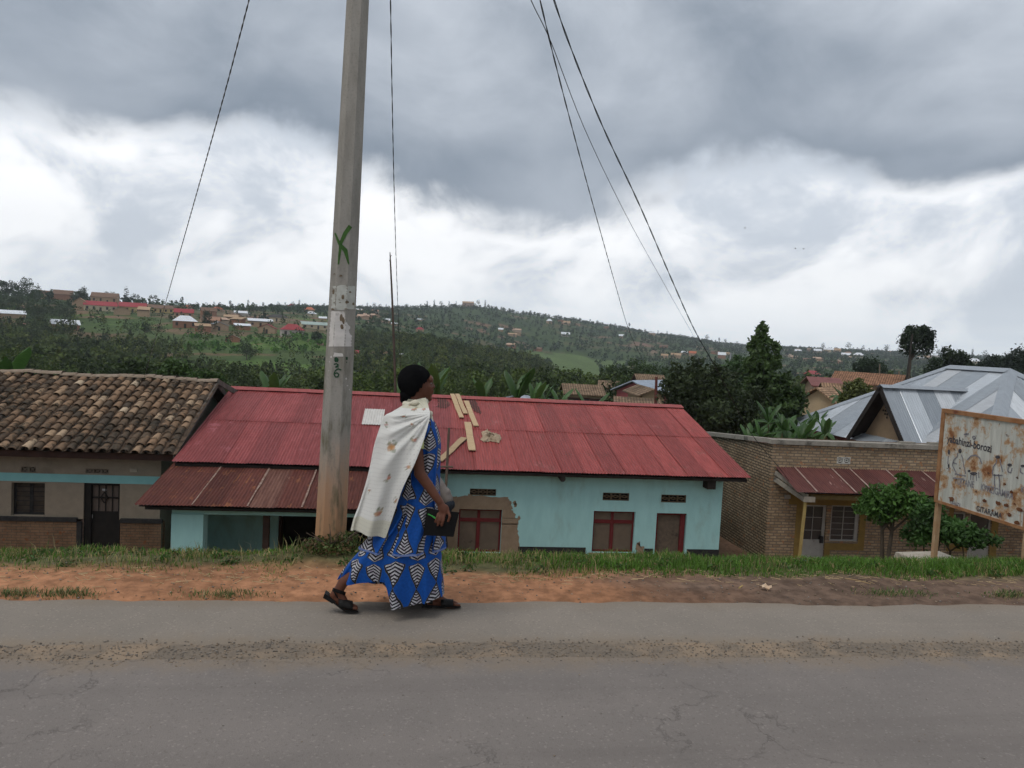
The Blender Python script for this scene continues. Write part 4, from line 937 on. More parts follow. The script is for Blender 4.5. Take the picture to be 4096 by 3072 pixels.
    g.box(x0+.17, x1-.05, Yd-.006, Yd-.0045, zm-.03, zm+.03); g.box(x0+.17, x1-.05, Yd-.006, Yd+.012, (zm+z1)/2-.02, (zm+z1)/2+.02)
    cxg, czg = (x0+x1)/2+.03, (zm+z1)/2
    for s1 in (-1, 1):
        for s2 in (-1, 1): g.beam((cxg, Yd-.01, czg+s2*.15), (cxg+s1*.09, Yd-.01, czg), .02, .02)
    g.build('grille', pmat('black_door', (.014, .013, .013)), d)
    MB().box(x0+.42, x0+.53, Yd+.018, Yd+.026, z1-.22, z1-.17).build('notice', pmat('paper', (.42, .42, .42), (.36, .36, .37), 12, .8), d)
    MB().tube([(x0+.20, Yd-.03, zm-.06), (x0+.20, Yd-.03, zm-.16)], .012, 6).build('handle', pmat('dull_steel', (.2, .2, .2), (.14, .14, .14), 9, .5), d)
    for (x0, x1, z0, z1), n in zip(vh, (2, 3)):
        b = MB().box(x0, x1, WYl+.12, WYl+.13, z0, z1).build('vent', M_HOLE, t); g = MB(); w_ = (x1-x0)/n
        for k in range(n):
            xa = x0+k*w_
            g.box(xa, xa+.025, WYl+.01, WYl+.09, z0, z1); g.box(xa+w_-.025, xa+w_, WYl+.01, WYl+.09, z0, z1); g.box(xa+.025, xa+w_-.025, WYl+.01, WYl+.09, z0, z0+.012); g.box(xa+.025, xa+w_-.025, WYl+.01, WYl+.09, z1-.012, z1)
            g.beam((xa+.02, WYl+.05, z0), (xa+w_-.02, WYl+.05, z1), .022, .06, (0, 1, 0)); g.beam((xa+.02, WYl+.05, z1), (xa+w_-.02, WYl+.05, z0), .022, .058, (0, 1, 0))
            g.box(xa+w_/2-.03, xa+w_/2+.03, WYl+.015, WYl+.085, (z0+z1)/2-.03, (z0+z1)/2+.03)
        g.build('vent_block', pmat('plaster_vent', (.16, .135, .105), (.12, .10, .08), 8, .9), b)
    mp = q(134, 470); MB().box(mp.x-.09, mp.x+.09, WYl-.05, WYl-.002, mp.z-.05, mp.z+.05).build('meter_box', pmat('meter', (.33, .30, .24), (.27, .24, .19), 9, .7), t)
    # roof deck, gable board, fascia, ridge, tiles
    ang = math.atan2(RZl-LZ, RYl-LY)
    deck = MB(); deck.quad((X0, LY+.05, LZ-.02), (X1, LY+.05, LZ-.02), (X1, RYl, RZl-.02), (X0, RYl, RZl-.02)); deck.quad((X0, RYl, RZl-.02), (X1, RYl, RZl-.02), (X1, RYl+4.2, LZ-.05), (X0, RYl+4.2, LZ-.05))
    roof = deck.build('roof', pmat('under_tiles', (.045, .036, .028), (.03, .025, .02), 9, .95), t)
    MB().box(X0, X1-.03, LY+.08, LY+.14, LZ-.20, LZ-.03).build('fascia', pmat('brown_fascia', (.06, .032, .026), (.04, .024, .02), 5, .85), roof)
    mb = MB(); mb.beam((X1+.02, LY+.0, LZ-.09), (X1+.02, RYl, RZl-.07), .035, .17); mb.build('barge_board', pmat('grey_board', (.15, .13, .115), (.10, .088, .078), 4, .9, stretch=(6, 1, 1)), roof)
    mb = MB(); mb.beam((X1+.02, RYl+4.2, LZ-.09), (X1+.02, RYl+.002, RZl-.07), .035, .17); mb.build('barge_board', pmat('grey_board', (.15, .13, .115)), roof)
    tm = tilemat()
    def tile(seed, Lt=.44, r0=.088, r1=.108):
        rng = random.Random(seed); mb = MB(); rows = []
        for j in range(3):
            v = j/2.; r = r1+(r0-r1)*v; rows.append([(r*math.cos(a)*1.03, v*Lt, r*math.sin(a)*.82+.012*v*-1) for a in np.linspace(0, math.pi, 8)])
        mb.grid([r[::-1] for r in rows])
        lip = [[(x*.9, 0, z*.86) for x, y, z in rows[0]][::-1], rows[0][::-1]]; mb.grid(lip)
        return mb.mesh('roof_tile', tm, True)
    protos = [tile(k, .43+.02*k, .084+.003*k, .104+.003*k) for k in range(4)]
    slope = math.hypot(RYl-LY, RZl-LZ); nr = 13; st = slope/nr; pitch = .272; nc = int((X1-X0)/pitch); rng = random.Random(2); rest = []
    count = 0
    cand = []
    for i in range(nc):
        for r in range(nr):
            x = X1-.13-i*pitch+rng.uniform(-.018, .018); s = r*st-.05+rng.uniform(-.03, .03); h = .035+.01*(r % 2)+rng.uniform(-.008, .012)
            y = LY+s*math.cos(ang)-h*math.sin(ang); z = LZ+s*math.sin(ang)+h*math.cos(ang)+.03*math.sin(x*1.3)*(r/nr)
            px, py = project((x, y, z)); cand.append((px > -3, x, y, z, rng.randrange(4), rng.uniform(-.05, .05), rng.uniform(-.025, .03), r == 0))
    vis = sorted([c for c in cand if c[0]], key=lambda c: c[2])
    for c in vis[:300]:
        link_mesh('roof_tile', protos[c[4]], roof, (c[1], c[2], c[3]), (ang-.05+c[6], 0, c[5]), (rng.uniform(.93, 1.08), 1, rng.uniform(.9, 1.1)))
    others = vis[300:]+[c for c in cand if not c[0]]
    mb = MB(); base = protos[1]
    bv = [v.co.copy() for v in base.vertices]; bf = [tuple(p.vertices) for p in base.polygons]
    for c in others:
        M = Matrix.Translation((c[1], c[2], c[3])) @ Matrix.Rotation(ang-.05, 4, 'X') @ Matrix.Rotation(c[5], 4, 'Z'); mb.add([M @ v for v in bv], bf)
    # pans between the covers
    for i in range(nc+1):
        x = X1-.13-(i-.5)*pitch
        for r in range(nr):
            rows = []
            for v in (0, 1):
                s = (r+v*1.1)*st-.06; h = .012+.012*(1-v); rows.append([(x+.115*math.cos(a), LY+s*math.cos(ang)-(h+.05*math.sin(a))*math.sin(ang), LZ+s*math.sin(ang)+(h+.05*math.sin(a))*math.cos(ang)) for a in np.linspace(math.pi, 2*math.pi, 5)])
            rows = [[(p[0], p[1], p[2]+.045) for p in row] for row in rows]
            mb.grid(rows)
    o = mb.build('pan_tiles', pmat('pan_tile', (.115, .075, .05), (.06, .046, .036), 9, .95, .3, c3=(.035, .03, .024), s3=2., t3=(.5, .62)), roof, True); o['kind'] = 'stuff'
    mb = MB(); n = 46; rr = random.Random(8)
    for k in range(n):
        xa = X0+(X1-X0)*k/n; xb = X0+(X1-X0)*(k+1)/n+.04; up_ = .05+rr.uniform(-.012, .018)+.03*math.sin(k*.4); r = .11
        mb.grid([[(xx, RYl+r*1.5*math.cos(a), RZl+up_-.02+(r+dr)*.75*math.sin(a)) for a in np.linspace(math.pi, 0, 8)] for xx, dr in ((xa, .0), (xb, .018))])
    mb.build('ridge_tiles', pmat('ridge_mortar', (.27, .215, .165), (.20, .15, .11), 6, .95, .5, 30, c3=(.09, .07, .055), s3=2.5, t3=(.55, .68)), roof, True)
    # neighbouring rear eave stub seen past the gable
    mb = MB(); mb.beam((X1+.05, RYl-.1, RZl+.02), (X1+.75, RYl+2.4, LZ+.75), .05, .16); mb.build('rear_board', pmat('grey_board', (.15, .13, .115)), roof)
    # crouching dark gap wall between the houses
    mb = MB(); mb.box(wx-.01, -5.81, 22.4, 22.6, -4.9, -2.2); mb.build('gap_wall', brickmat('brown_brick', (.21, .125, .075), (.165, .10, .062), (.11, .085, .06), .23, .075), t)
build_tiled()

# ------------------------------------------------------------------ brick house on the right
def build_brick():
    BY, CX, X1 = 22.0, 11.31, 24.
    t = thing('brick_house', 'flat-topped tan brick house with rusty porch roof and yellow-framed door', 'house', (CX, BY, -4.9))
    q = lambda x, y, Y=BY: onY(x, y, Y)
    dz0 = -4.9; dT = q(803.3, 504.6); dR = q(827.5, 504.6); wL = q(830.5, 505); wR = q(857.7, 541.8)
    door = (dT.x, dR.x, dz0, dT.z); win = (wL.x+.05, wR.x, wR.z, wL.z)
    v = (q(837.1, 456.8), q(850, 463.9)); vent = (v[0].x, v[1].x, v[1].z, v[0].z)
    w2 = (q(953, 520).x, q(966, 520).x, -4.05, -3.0); d2 = (q(970, 520).x, q(992, 520).x, -4.9, -2.86)
    mb = MB(); wall_holes(mb, CX, X1, -5., -.94, BY, .25, [door, win, vent, w2, d2]); mb.build('wall', brickmat('tan_brick', (.44, .325, .205), (.28, .19, .115), (.20, .16, .12), .25, .092, 'X', .019), t)
    mb = MB(); YB = 27.6; zb = -1.42
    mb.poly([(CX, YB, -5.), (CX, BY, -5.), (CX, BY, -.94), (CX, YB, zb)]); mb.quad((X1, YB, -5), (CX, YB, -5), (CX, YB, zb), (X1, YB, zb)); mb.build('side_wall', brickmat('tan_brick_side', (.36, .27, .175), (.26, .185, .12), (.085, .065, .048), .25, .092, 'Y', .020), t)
    cm = pmat('weathered_concrete', (.30, .275, .235), (.23, .21, .18), 5, .92, .4, 30, c3=(.10, .092, .08), s3=2.2, t3=(.54, .68))
    mb = MB(); mb.box(CX-.09, X1, BY-.09, BY+.27, -.94, -.80)
    mb.prism([(CX-.09, BY+.271, -.945), (CX+.25, BY+.271, -.945), (CX+.25, BY+.271, -.805), (CX-.09, BY+.271, -.805)], (0, YB-BY-.2, zb+.94)); mb.build('parapet_cap', cm, t)
    MB().quad((CX+.1, BY+.2, -1.15), (X1, BY+.2, -1.15), (X1, YB, zb-.15), (CX+.1, YB, zb-.15)).build('flat_roof', M_RUST, t)
    mb = MB(); rng = random.Random(6)
    for k in range(5): mb.box(CX+4+k*1.3+rng.uniform(0, .5), CX+4.5+k*1.3+rng.uniform(0, .5), BY+.02, BY+.2, -.80, -.74+rng.uniform(-.02, .04))
    mb.build('loose_coping', cm, t)
    # white vent blocks
    x0, x1, z0, z1 = vent; b = MB().box(x0, x1, BY+.1, BY+.11, z0, z1).build('vent', M_HOLE, t); g = MB(); w = (x1-x0)/2
    for k in range(2):
        xa = x0+k*w; cx, cz = xa+w/2, (z0+z1)/2
        g.box(xa, xa+.018, BY-.01, BY+.06, z0, z1); g.box(xa+w-.018, xa+w, BY-.01, BY+.06, z0, z1); g.box(xa+.018, xa+w-.018, BY-.01, BY+.06, z0, z0+.018); g.box(xa+.018, xa+w-.018, BY-.01, BY+.06, z1-.018, z1)
        for s1, s2 in ((-1, -1), (1, -1), (1, 1), (-1, 1)): g.beam((cx+s1*.045, BY+.025, cz+s2*.045), (xa+w/2+s1*(w/2-.01), BY+.025, cz+s2*((z1-z0)/2-.01)), .018, .05, (0, 1, 0))
        for p, r in (((-1, 0), (0, 1)), ((0, 1), (1, 0)), ((1, 0), (0, -1)), ((0, -1), (-1, 0))): g.beam((cx+p[0]*.055, BY+.024, cz+p[1]*.055), (cx+r[0]*.055, BY+.024, cz+r[1]*.055), .018, .05, (0, 1, 0))
    g.build('vent_block', pmat('white_vent', (.62, .60, .55), (.52, .50, .45), 9, .85), b)
    yel = pmat('yellow_paint', (.27, .18, .055), (.21, .14, .045), 5, .8, c3=(.20, .14, .06), s3=2., t3=(.55, .7))
    # yellow surround of the door and window, as one painted frame
    mb = MB(); dx0, wx1 = door[0], win[1]
    mb.box(dx0-.22, dx0-.001, BY-.012, BY-.001, -4.95, door[3]); mb.box(dx0-.5, wx1+.32, BY-.013, BY-.002, door[3], -2.48)
    mb.box(wx1+.001, wx1+.22, BY-.012, BY-.001, win[2]-.28, door[3]); mb.box(door[1]+.001, wx1+.0, BY-.012, BY-.001, win[2]-.28, win[2]-.06); mb.box(door[1]+.001, door[1]+.2, BY-.0115, BY-.0005, -4.95, win[2]-.281)
    mb.build('painted_surround', yel, t); mb = MB(); mb.box(w2[0]-.15, w2[0]-.002, BY-.012, BY-.001, -4.3, -2.7); mb.box(w2[0], d2[0]-.002, BY-.012, BY-.001, -4.3, w2[2]-.001); mb.build('painted_surround', yel, t); mb = MB(); mb.box(d2[1]+.002, d2[1]+.25, BY-.012, BY-.001, -4.95, -2.7)
    mb.build('painted_surround', yel, t)
    gw = pmat('greyed_white_paint', (.40, .39, .36), (.33, .32, .29), 5, .7, c3=(.22, .21, .19), s3=2., t3=(.58, .72)); gl = pmat('dim_glass', (.035, .036, .036), (.05, .05, .048), 2.5, .15, spec=.6)
    x0, x1, z0, z1 = door; zg = q(804, 539.8).z
    f = MB(); f.box(x0, x0+.05, BY+.05, BY+.11, z0, z1); f.box(x1-.10, x1, BY+.05, BY+.11, z0, z1); f.box(x0+.05, x1-.10, BY+.05, BY+.11, z1-.06, z1); f.box(x0+.05, x1-.10, BY+.06, BY+.10, z0, zg)
    f.box(x0+.05, x1-.10, BY+.045, BY+.06, zg+.3, zg+.315); f.box(x0+.05, x1-.10, BY+.045, BY+.06, zg+.72, zg+.735); f.box((x0+x1)/2-.03, (x0+x1)/2-.015, BY+.045, BY+.06, zg, z1-.06)
    d = f.build('door', gw, t); MB().box(x0+.05, x1-.10, BY+.08, BY+.09, zg, z1-.06).build('pane', gl, d)
    MB().box(x1-.15, x1-.05, BY+.0, BY+.05, zg-.1, zg+.12).build('lock', M_BLACK, d)
    x0, x1, z0, z1 = win
    f = MB(); f.box(x0, x0+.06, BY+.05, BY+.11, z0, z1); f.box(x1-.12, x1, BY+.05, BY+.11, z0, z1); f.box(x0+.06, x1-.12, BY+.05, BY+.11, z1-.05, z1); f.box(x0+.06, x1-.12, BY+.05, BY+.11, z0, z0+.05)
    xm = (x0+x1)/2-.03; f.box(xm-.012, xm+.012, BY+.06, BY+.1, z0+.05, z1-.05)
    for k in range(1, 6): f.box(x0+.06, x1-.12, BY+.035, BY+.045, z0+k*(z1-z0)/6-.006, z0+k*(z1-z0)/6+.006)
    w = f.build('window', gw, t); MB().box(x0+.06, xm-.012, BY+.08, BY+.09, z0+.05, z1-.05).build('pane', gl, w); MB().box(xm+.012, x1-.12, BY+.08, BY+.09, z0+.05, z1-.05).build('pane', gl, w)
    for (x0, x1, z0, z1), nm in ((w2, 'window'), (d2, 'door')):
        f = MB(); f.box(x0, x0+.06, BY+.05, BY+.11, z0, z1); f.box(x1-.06, x1, BY+.05, BY+.11, z0, z1); f.box(x0+.06, x1-.06, BY+.05, BY+.11, z1-.06, z1); zz = z0+.06 if nm == 'window' else z0+1.0
        f.box(x0+.06, x1-.06, BY+.05, BY+.11, z0, zz); o = f.build(nm, gw, t); MB().box(x0+.06, x1-.06, BY+.08, BY+.09, zz, z1-.06).build('pane', gl, o)
    # porch roof with pale barge boards and yellow post
    y0, z0, y1, z1 = 20.55, -2.20, BY-.01, -1.70; xa, xb = CX+.12, X1
    deck = MB(); deck.quad((xa+.3, y0+.04, z0-.03), (xb, y0+.04, z0-.03), (xb, y1, z1-.03), (xa+.05, y1, z1-.03))
    pr = deck.build('porch_roof', M_DARK, t)
    M_R3 = rustmat('blotched_rust', (.115, .045, .038), (.085, .033, .03), (.34, .23, .19), .575, .75)
    sheets(pr, 'porch_sheet', xa, xb, .66, 1, None, {}, (y0, z0), (y1, z1), seed=12, matfn=lambda i, r, n: M_R3)
    for i in (1, 3, 4, 6, 8): 
        mb = MB(); xx = xa+i*(xb-xa)/20; mb.grid([[(xx, y0+(y1-y0)*v, z0+(z1-z0)*v+.056), (xx+.05, y0+(y1-y0)*v, z0+(z1-z0)*v+.058)] for v in (0, .5, 1)]); mb.build('worn_lap', pmat('worn_lap2', (.36, .28, .24), (.22, .14, .11), 6, .8), pr)
    bb = pmat('pale_board', (.36, .32, .26), (.26, .23, .19), 5, .9, stretch=(1, 1, 1), c3=(.10, .09, .08), s3=3, t3=(.56, .68))
    pt = q(1095*.0981+700-.0, 498, 20.6)
    mb = MB(); mb.beam((xa+.03, BY-.02, -1.86), (xa+.40, 20.62, -2.30), .05, .13); mb.beam((xa+.02, BY-.02, -2.06), (xa+.36, 20.66, -2.44), .06, .14); mb.beam((xa+.26, 20.60, -2.40), (xa+.62, 20.60, -2.40), .05, .16); mb.build('barge_board', bb, pr)
    mb = MB(); mb.beam((xa+.28, 20.66, -5.0), (xa+.36, 20.66, -2.5), .07, .07); mb.build('post', pmat('pale_yellow_post', (.42, .31, .12), (.34, .25, .10), 6, .8, c3=(.2, .12, .06), s3=3, t3=(.6, .7)), t)
    mb = MB(); mb.box(xa+.5, xb, 20.68, 20.74, -2.42, -2.28); mb.build('porch_beam', pmat('ochre_beam', (.16, .11, .04), (.12, .085, .035), 5, .85), t)
    p = q(787, 496.5); MB().box(p.x-.09, p.x+.09, BY-.07, BY-.002, p.z-.06, p.z+.06).build('meter_box', gw, t)
build_brick()

# ------------------------------------------------------------------ grey iron hip-roofed house behind
def build_grey():
    K = 1.56; ex = 15.24*K; y_far = 28.46*K; ze = EYE+(-.9-EYE)*K; w = 3.92*K; rise = 2.62*K
    zr = ze+rise; rx = ex+w
    yb = onX(1010, 374, rx).y; yA = y_far-w; yF = yb-w
    t = thing('iron_roofed_house', 'house with shiny grey iron hip roof and side gable, behind the brick house', 'house', (ex, yF, ze-3))
    gal = [rustmat('iron_%d' % i, c, tuple(x*.86 for x in c), tuple(x*.72 for x in c), .60, r, metal=.25) for i, (c, r) in enumerate([((.34, .37, .40), .42), ((.47, .50, .53), .36), ((.29, .32, .35), .48), ((.58, .60, .62), .34)])]
    wallm = pmat('tan_plaster', (.30, .215, .135), (.26, .185, .115), 3, .9, .2, 30, c3=(.21, .15, .095), s3=.8, t3=(.55, .72))
    mb = MB(); mb.box(ex+.7, ex+2*w-.7, yF+.7, y_far-.7, ze-3.4, ze-.02); mb.build('wall', brickmat('rough_brick', (.40, .23, .13), (.28, .155, .09), (.15, .115, .085), .30, .12, 'Y', .02), t)
    core = MB(); core.poly([(ex, y_far, ze), (ex, yF, ze), (rx, yb, zr), (rx, yA, zr)]); core.poly([(ex, yF, ze), (ex+2*w, yF, ze), (rx, yb, zr)]); core.poly([(ex+2*w, y_far, ze), (ex, y_far, ze), (rx, yA, zr)]); core.poly([(ex+2*w, yF, ze), (ex+2*w, y_far, ze), (rx, yA, zr), (rx, yb, zr)])
    roof = core.build('roof', gal[0], t); nL = Vector((-rise, 0, w)).normalized(); nF = Vector((0, -rise, w)).normalized()
    rng = random.Random(3)
    def strips(o, du, dv, n_, U, top, width, seq, lift=.05):
        """sheets side by side along du; each runs up dv to top(u) (0..1); corrugated"""
        u = 0; k = 0
        while u < U-1e-6:
            u1 = min(U, u+width); mb = MB(); m = max(6, int((u1-u)/.045)); rows = [[], []]
            for i in range(m+1):
                uu = u+(u1-u)*i/m; cz = .018*math.cos(2*math.pi*uu/.13)+lift+.012*(k % 2)
                lo, hi = top(uu); rows[0].append(o+du*uu+dv*lo+n_*cz); rows[1].append(o+du*uu+dv*hi+n_*cz)
            mb.grid(rows); mb.build('roof_sheet', gal[seq[k % len(seq)]], roof, True); u = u1; k += 1
    # left plane: along the eave from front corner to the back corner
    U = y_far-yF
    def topL(u):
        a = min(1., u/w, (U-u)/w); return (-.02, max(a, .001))
    strips(Vector((ex, yF, ze)), Vector((0, 1, 0)), Vector((w, 0, rise)), nL, U, topL, .85*K/1.3, [0, 1, 0, 2, 3, 0, 1, 2, 0, 3, 0, 2])
    def topF(u):
        return (-.02, max(min(u/w, (2*w-u)/w), .001))
    strips(Vector((ex, yF, ze)), Vector((1, 0, 0)), Vector((0, w, rise)), nF, 2*w, topF, .85*K/1.3, [2, 0, 1, 0, 3, 0, 2])
    cap = MB()
    for a, b in (((rx, yA, zr), (rx, yb, zr)), ((rx, yb, zr), (ex, yF, ze)), ((rx, yA, zr), (ex, y_far, ze)), ((rx, yb, zr), (ex+2*w, yF, ze))):
        a, b = Vector(a), Vector(b); d = (b-a).normalized(); s = d.cross(Vector((0, 0, 1))).normalized()
        cap.grid([[p-s*.32-Vector((0, 0, .16-.12)), p+Vector((0, 0, .17)), p+s*.32-Vector((0, 0, .16-.12))] for p in (a, b)])
    cap.build('ridge_cap', gal[0], roof)
    fas = MB(); fas.box(ex-.02, ex+.03, yF, y_far, ze-.24, ze-.03); fas.build('fascia', pmat('red_brown_fascia', (.16, .045, .035), (.11, .035, .03), 2, .7), roof)
    # side gable facing the left
    gx = ex-.35; ap = onX(880, 386, gx); f1 = onX(847.5, 437.5, gx); f2 = onX(904.5, 443, gx)
    zf = min(f1.z, f2.z); hw = max(abs(f1.y-ap.y), abs(ap.y-f2.y)); yc = ap.y
    run = ap.z-zf
    xr = rx-(zr-ap.z)/rise*w                                  # where the gable ridge meets the left plane
    s1 = Vector((gx, yc, ap.z)); s2 = Vector((xr, yc, ap.z))
    def xhit(z): return rx-(zr-z)/rise*w
    lowz = zf
    for sg in (-1, 1):
        mb = MB(); n = 40
        nn = Vector((0, sg*run, hw)).normalized(); L_ = hw
        # sheets run from ridge down; strips along X
        u = 0.; k = 0; Ux = xr-gx
        def hi_(x):          # lowest reachable point (fraction down) at this x before the main roof
            if x <= xhit(lowz): return 1.
            return max(.0, (ap.z-(ze+(x-ex)/w*rise))/run)
        while u < Ux-1e-6:
            u1 = min(Ux, u+.95); m = max(6, int((u1-u)/.045)); rows = [[], []]; mbs = MB()
            for i in range(m+1):
                x = gx+u+(u1-u)*i/m; cz = .018*math.cos(2*math.pi*x/.13)+.03+.01*(k % 2); f = hi_(x)
                rows[0].append(Vector((x, yc, ap.z))+nn*cz); rows[1].append(Vector((x, yc+sg*hw*f, ap.z-run*f))+nn*cz)
            mbs.grid(rows if sg < 0 else [r[::-1] for r in rows]); mbs.build('gable_sheet', gal[[0, 1, 2, 3, 0, 2][k % 6]], roof, True); u = u1; k += 1
        mb = MB(); mb.quad((gx, yc, ap.z), (xr, yc, ap.z), (xhit(lowz), yc+sg*hw, lowz), (gx, yc+sg*hw, lowz)); mb.build('gable_soffit', M_DARK, roof)
        mb = MB(); mb.beam((gx, yc, ap.z-.10), (gx, yc+sg*hw, lowz-.10), .05, .26); mb.build('gable_board', M_DARK, roof)
    cap = MB(); cap.grid([[(x, yc-.3, ap.z-.06), (x, yc, ap.z+.09), (x, yc+.3, ap.z-.06)] for x in (gx-.02, xr+.1)]); cap.build('gable_cap', gal[0], roof)
    gw = MB(); gxx = gx+.75; gw.poly([(gxx, yc+hw*.93, lowz+.02), (gxx, yc-hw*.93, lowz+.02), (gxx, yc, ap.z-.15)]); gw.quad((gxx, yc-hw*.93, lowz-3), (gxx, yc-hw*.93, lowz+.02), (gxx, yc+hw*.93, lowz+.02), (gxx, yc+hw*.93, lowz-3)); gw.build('gable_wall', wallm, t)
    g = MB(); c = onX(887.5, 411, gxx-.03)
    for i in range(-2, 3):
        for j in range(-2, 3):
            if abs(i)+abs(j) <= 2: g.box(gxx-.045, gxx-.03, c.y+i*.17-.05, c.y+i*.17+.05, c.z+j*.17-.05, c.z+j*.17+.05)
    g.build('gable_vent', M_DARK, t)
build_grey()

# ------------------------------------------------------------------ concrete pole
def build_pole():
    PC = Vector((-.668, 6.5, 0)); zt = 8.3; base = -.35
    t = thing('utility_pole', 'tall grey concrete utility pole with green painted X and poster scraps', 'utility pole', (PC.x, PC.y, 0))
    def rad(z): return .128-(z/4.7)*.040 if z < 4.7 else .088-(z-4.7)/3.6*.022
    def cx(z): return PC.x+.012*z
    m, nt, b = newmat('pole_concrete'); tc = N(nt, 'ShaderNodeTexCoord'); P = tc.outputs['Object']
    mp = N(nt, 'ShaderNodeMapping'); mp.inputs['Scale'].default_value = (1, 1, .22); L(nt, P, mp.inputs[0])
    n1 = N(nt, 'ShaderNodeTexNoise', i_Scale=9., i_Detail=8., i_Roughness=.65); L(nt, mp.outputs[0], n1.inputs[0])
    n2 = N(nt, 'ShaderNodeTexNoise', i_Scale=60., i_Detail=4.); L(nt, P, n2.inputs[0])
    col = MIX(nt, RANGE(nt, n1.outputs[0], .3, .7), (.315, .298, .266), (.225, .213, .187))
    col = MIX(nt, MATH(nt, 'MULTIPLY', RANGE(nt, n2.outputs[0], .5, .75), .4), col, (.15, .145, .13))
    sp = N(nt, 'ShaderNodeSeparateXYZ'); L(nt, P, sp.inputs[0])
    soil = RANGE(nt, MATH(nt, 'ADD', sp.outputs[2], MATH(nt, 'MULTIPLY', MATH(nt, 'SUBTRACT', n1.outputs[0], .5), 1.2)), .15, 1.15, 1., 0.)
    col = MIX(nt, MATH(nt, 'MULTIPLY', soil, .9), col, (.37, .195, .095))          # red soil splashed up the foot
    moss = MATH(nt, 'MULTIPLY', RANGE(nt, n1.outputs[0], .5, .68), RANGE(nt, sp.outputs[2], 2.3, .7, 0., .85))
    col = MIX(nt, moss, col, (.105, .092, .052))
    L(nt, col, b.inputs['Base Color']); b.inputs['Roughness'].default_value = .9; b.inputs['Specular IOR Level'].default_value = .2
    bp = N(nt, 'ShaderNodeBump', i_Strength=.35, i_Distance=.004); L(nt, n2.outputs[0], bp.inputs['Height']); L(nt, bp.outputs[0], b.inputs['Normal'])
    mb = MB(); rows = []
    for z in [base, -.1, .3, 1, 2, 3, 4, 5, 6, 7, zt]:
        R = rad(max(z, 0))/math.cos(math.pi/8); row = []
        for k in range(8):      # slightly hollowed corners between the faces
            a = math.pi/8+k*math.pi/4; row.append((cx(z)+R*math.cos(a), PC.y+R*math.sin(a), z))
        row.append(row[0]); rows.append(row)
    mb.grid([r[::-1] for r in rows]); mb.poly(rows[-1][:-1]); shaft = mb.build('shaft', m, t)
    mb = MB(); mb.box(cx(7.6)-1.1, cx(7.6)+1.1, PC.y-.05, PC.y+.05, 7.55, 7.65); mb.build('crossarm', M_DARK, t)
    def surf(px, py, off=.003):
        p = onY(px, py, PC.y-.11); p = onY(px, py, PC.y-rad(p.z)); r = rad(p.z); dx = max(-.97*r, min(.97*r, p.x-cx(p.z))); p.x = cx(p.z)+dx; k = math.tan(math.pi/8)*r
        if abs(dx) <= k: y = PC.y-r-off
        else: y = PC.y-r+(min(abs(dx), r)-k)-off*1.4
        return Vector((p.x, y, p.z))
    def stroke(mb, pts, ws, n=10):
        pts = [Vector((*p, 0)) for p in pts]; seg = []
        for i in range(len(pts)-1):
            for k in range(n): seg.append((pts[i].lerp(pts[i+1], k/n), ws[i]+(ws[i+1]-ws[i])*k/n))
        seg.append((pts[-1], ws[-1])); rows = []
        for i, (p, w) in enumerate(seg):
            d = (seg[min(i+1, len(seg)-1)][0]-seg[max(i-1, 0)][0]).normalized(); s = Vector((-d.y, d.x, 0))*w/2
            rows.append([surf(p.x+s.x*f, p.y+s.y*f) for f in (-1, -.33, .33, 1)])
        mb.grid(rows)
    def patch(mb, poly, off, seed, rag=.6):
        rng = random.Random(seed); ys = np.arange(min(p[1] for p in poly), max(p[1] for p in poly)+.01, 1.); rows = []
        for y in ys:
            xs = []
            for i in range(len(poly)):
                a, c = poly[i], poly[(i+1) % len(poly)]
                if (a[1] <= y < c[1]) or (c[1] <= y < a[1]): xs.append(a[0]+(c[0]-a[0])*(y-a[1])/(c[1]-a[1]))
            if len(xs) >= 2:
                x0, x1 = min(xs)+rng.uniform(-rag, rag), max(xs)+rng.uniform(-rag, rag); rows.append([surf(x0+(x1-x0)*k/10., y, off) for k in range(11)])
        if len(rows) > 1: mb.grid(rows)
    g = pmat('green_spray', (.035, .085, .022), (.055, .12, .03), 25, .7); gd = pmat('dark_green_stencil', (.02, .055, .03), (.03, .07, .04), 30, .8)
    mb = MB(); stroke(mb, [(350.5, 226), (345.5, 233), (340.8, 243), (338.4, 264.5)], [4.2, 4.2, 3.4, 1.6]); mb.build('green_stroke', g, t)
    mb = MB()
    off0 = .0045
    _s = surf
    def surf2(px, py, off=.0045): return _s(px, py, .0045)
    rows = []
    pts = [(334.5, 232.5), (339.5, 244), (345.5, 250.5), (348.8, 264.5)]; ws = [1.6, 3.0, 4.4, 1.2]
    surf_old = surf
    def stroke2(mb, pts, ws, n=10, off=.0045):
        pts = [Vector((*p, 0)) for p in pts]; seg = []
        for i in range(len(pts)-1):
            for k in range(n): seg.append((pts[i].lerp(pts[i+1], k/n), ws[i]+(ws[i+1]-ws[i])*k/n))
        seg.append((pts[-1], ws[-1])); rows = []
        for i, (p, w) in enumerate(seg):
            d = (seg[min(i+1, len(seg)-1)][0]-seg[max(i-1, 0)][0]).normalized(); s = Vector((-d.y, d.x, 0))*w/2
            rows.append([surf_old(p.x+s.x*f, p.y+s.y*f, off) for f in (-1, -.33, .33, 1)])
        mb.grid(rows)
    stroke2(mb, pts, ws); mb.build('green_stroke', g, t)
    mb = MB(); patch(mb, [(334.3, 358), (336.5, 357), (338.6, 358.5), (338.6, 361.5), (336.5, 363), (334.4, 361.5)], .003, 1, .1); patch(mb, [(345.6, 357), (347.6, 357), (347.4, 360.5), (345.8, 360.5)], .003, 2, .1); patch(mb, [(346, 361.8), (347, 361.8), (347, 363.5), (346, 363.5)], .003, 3, .05)
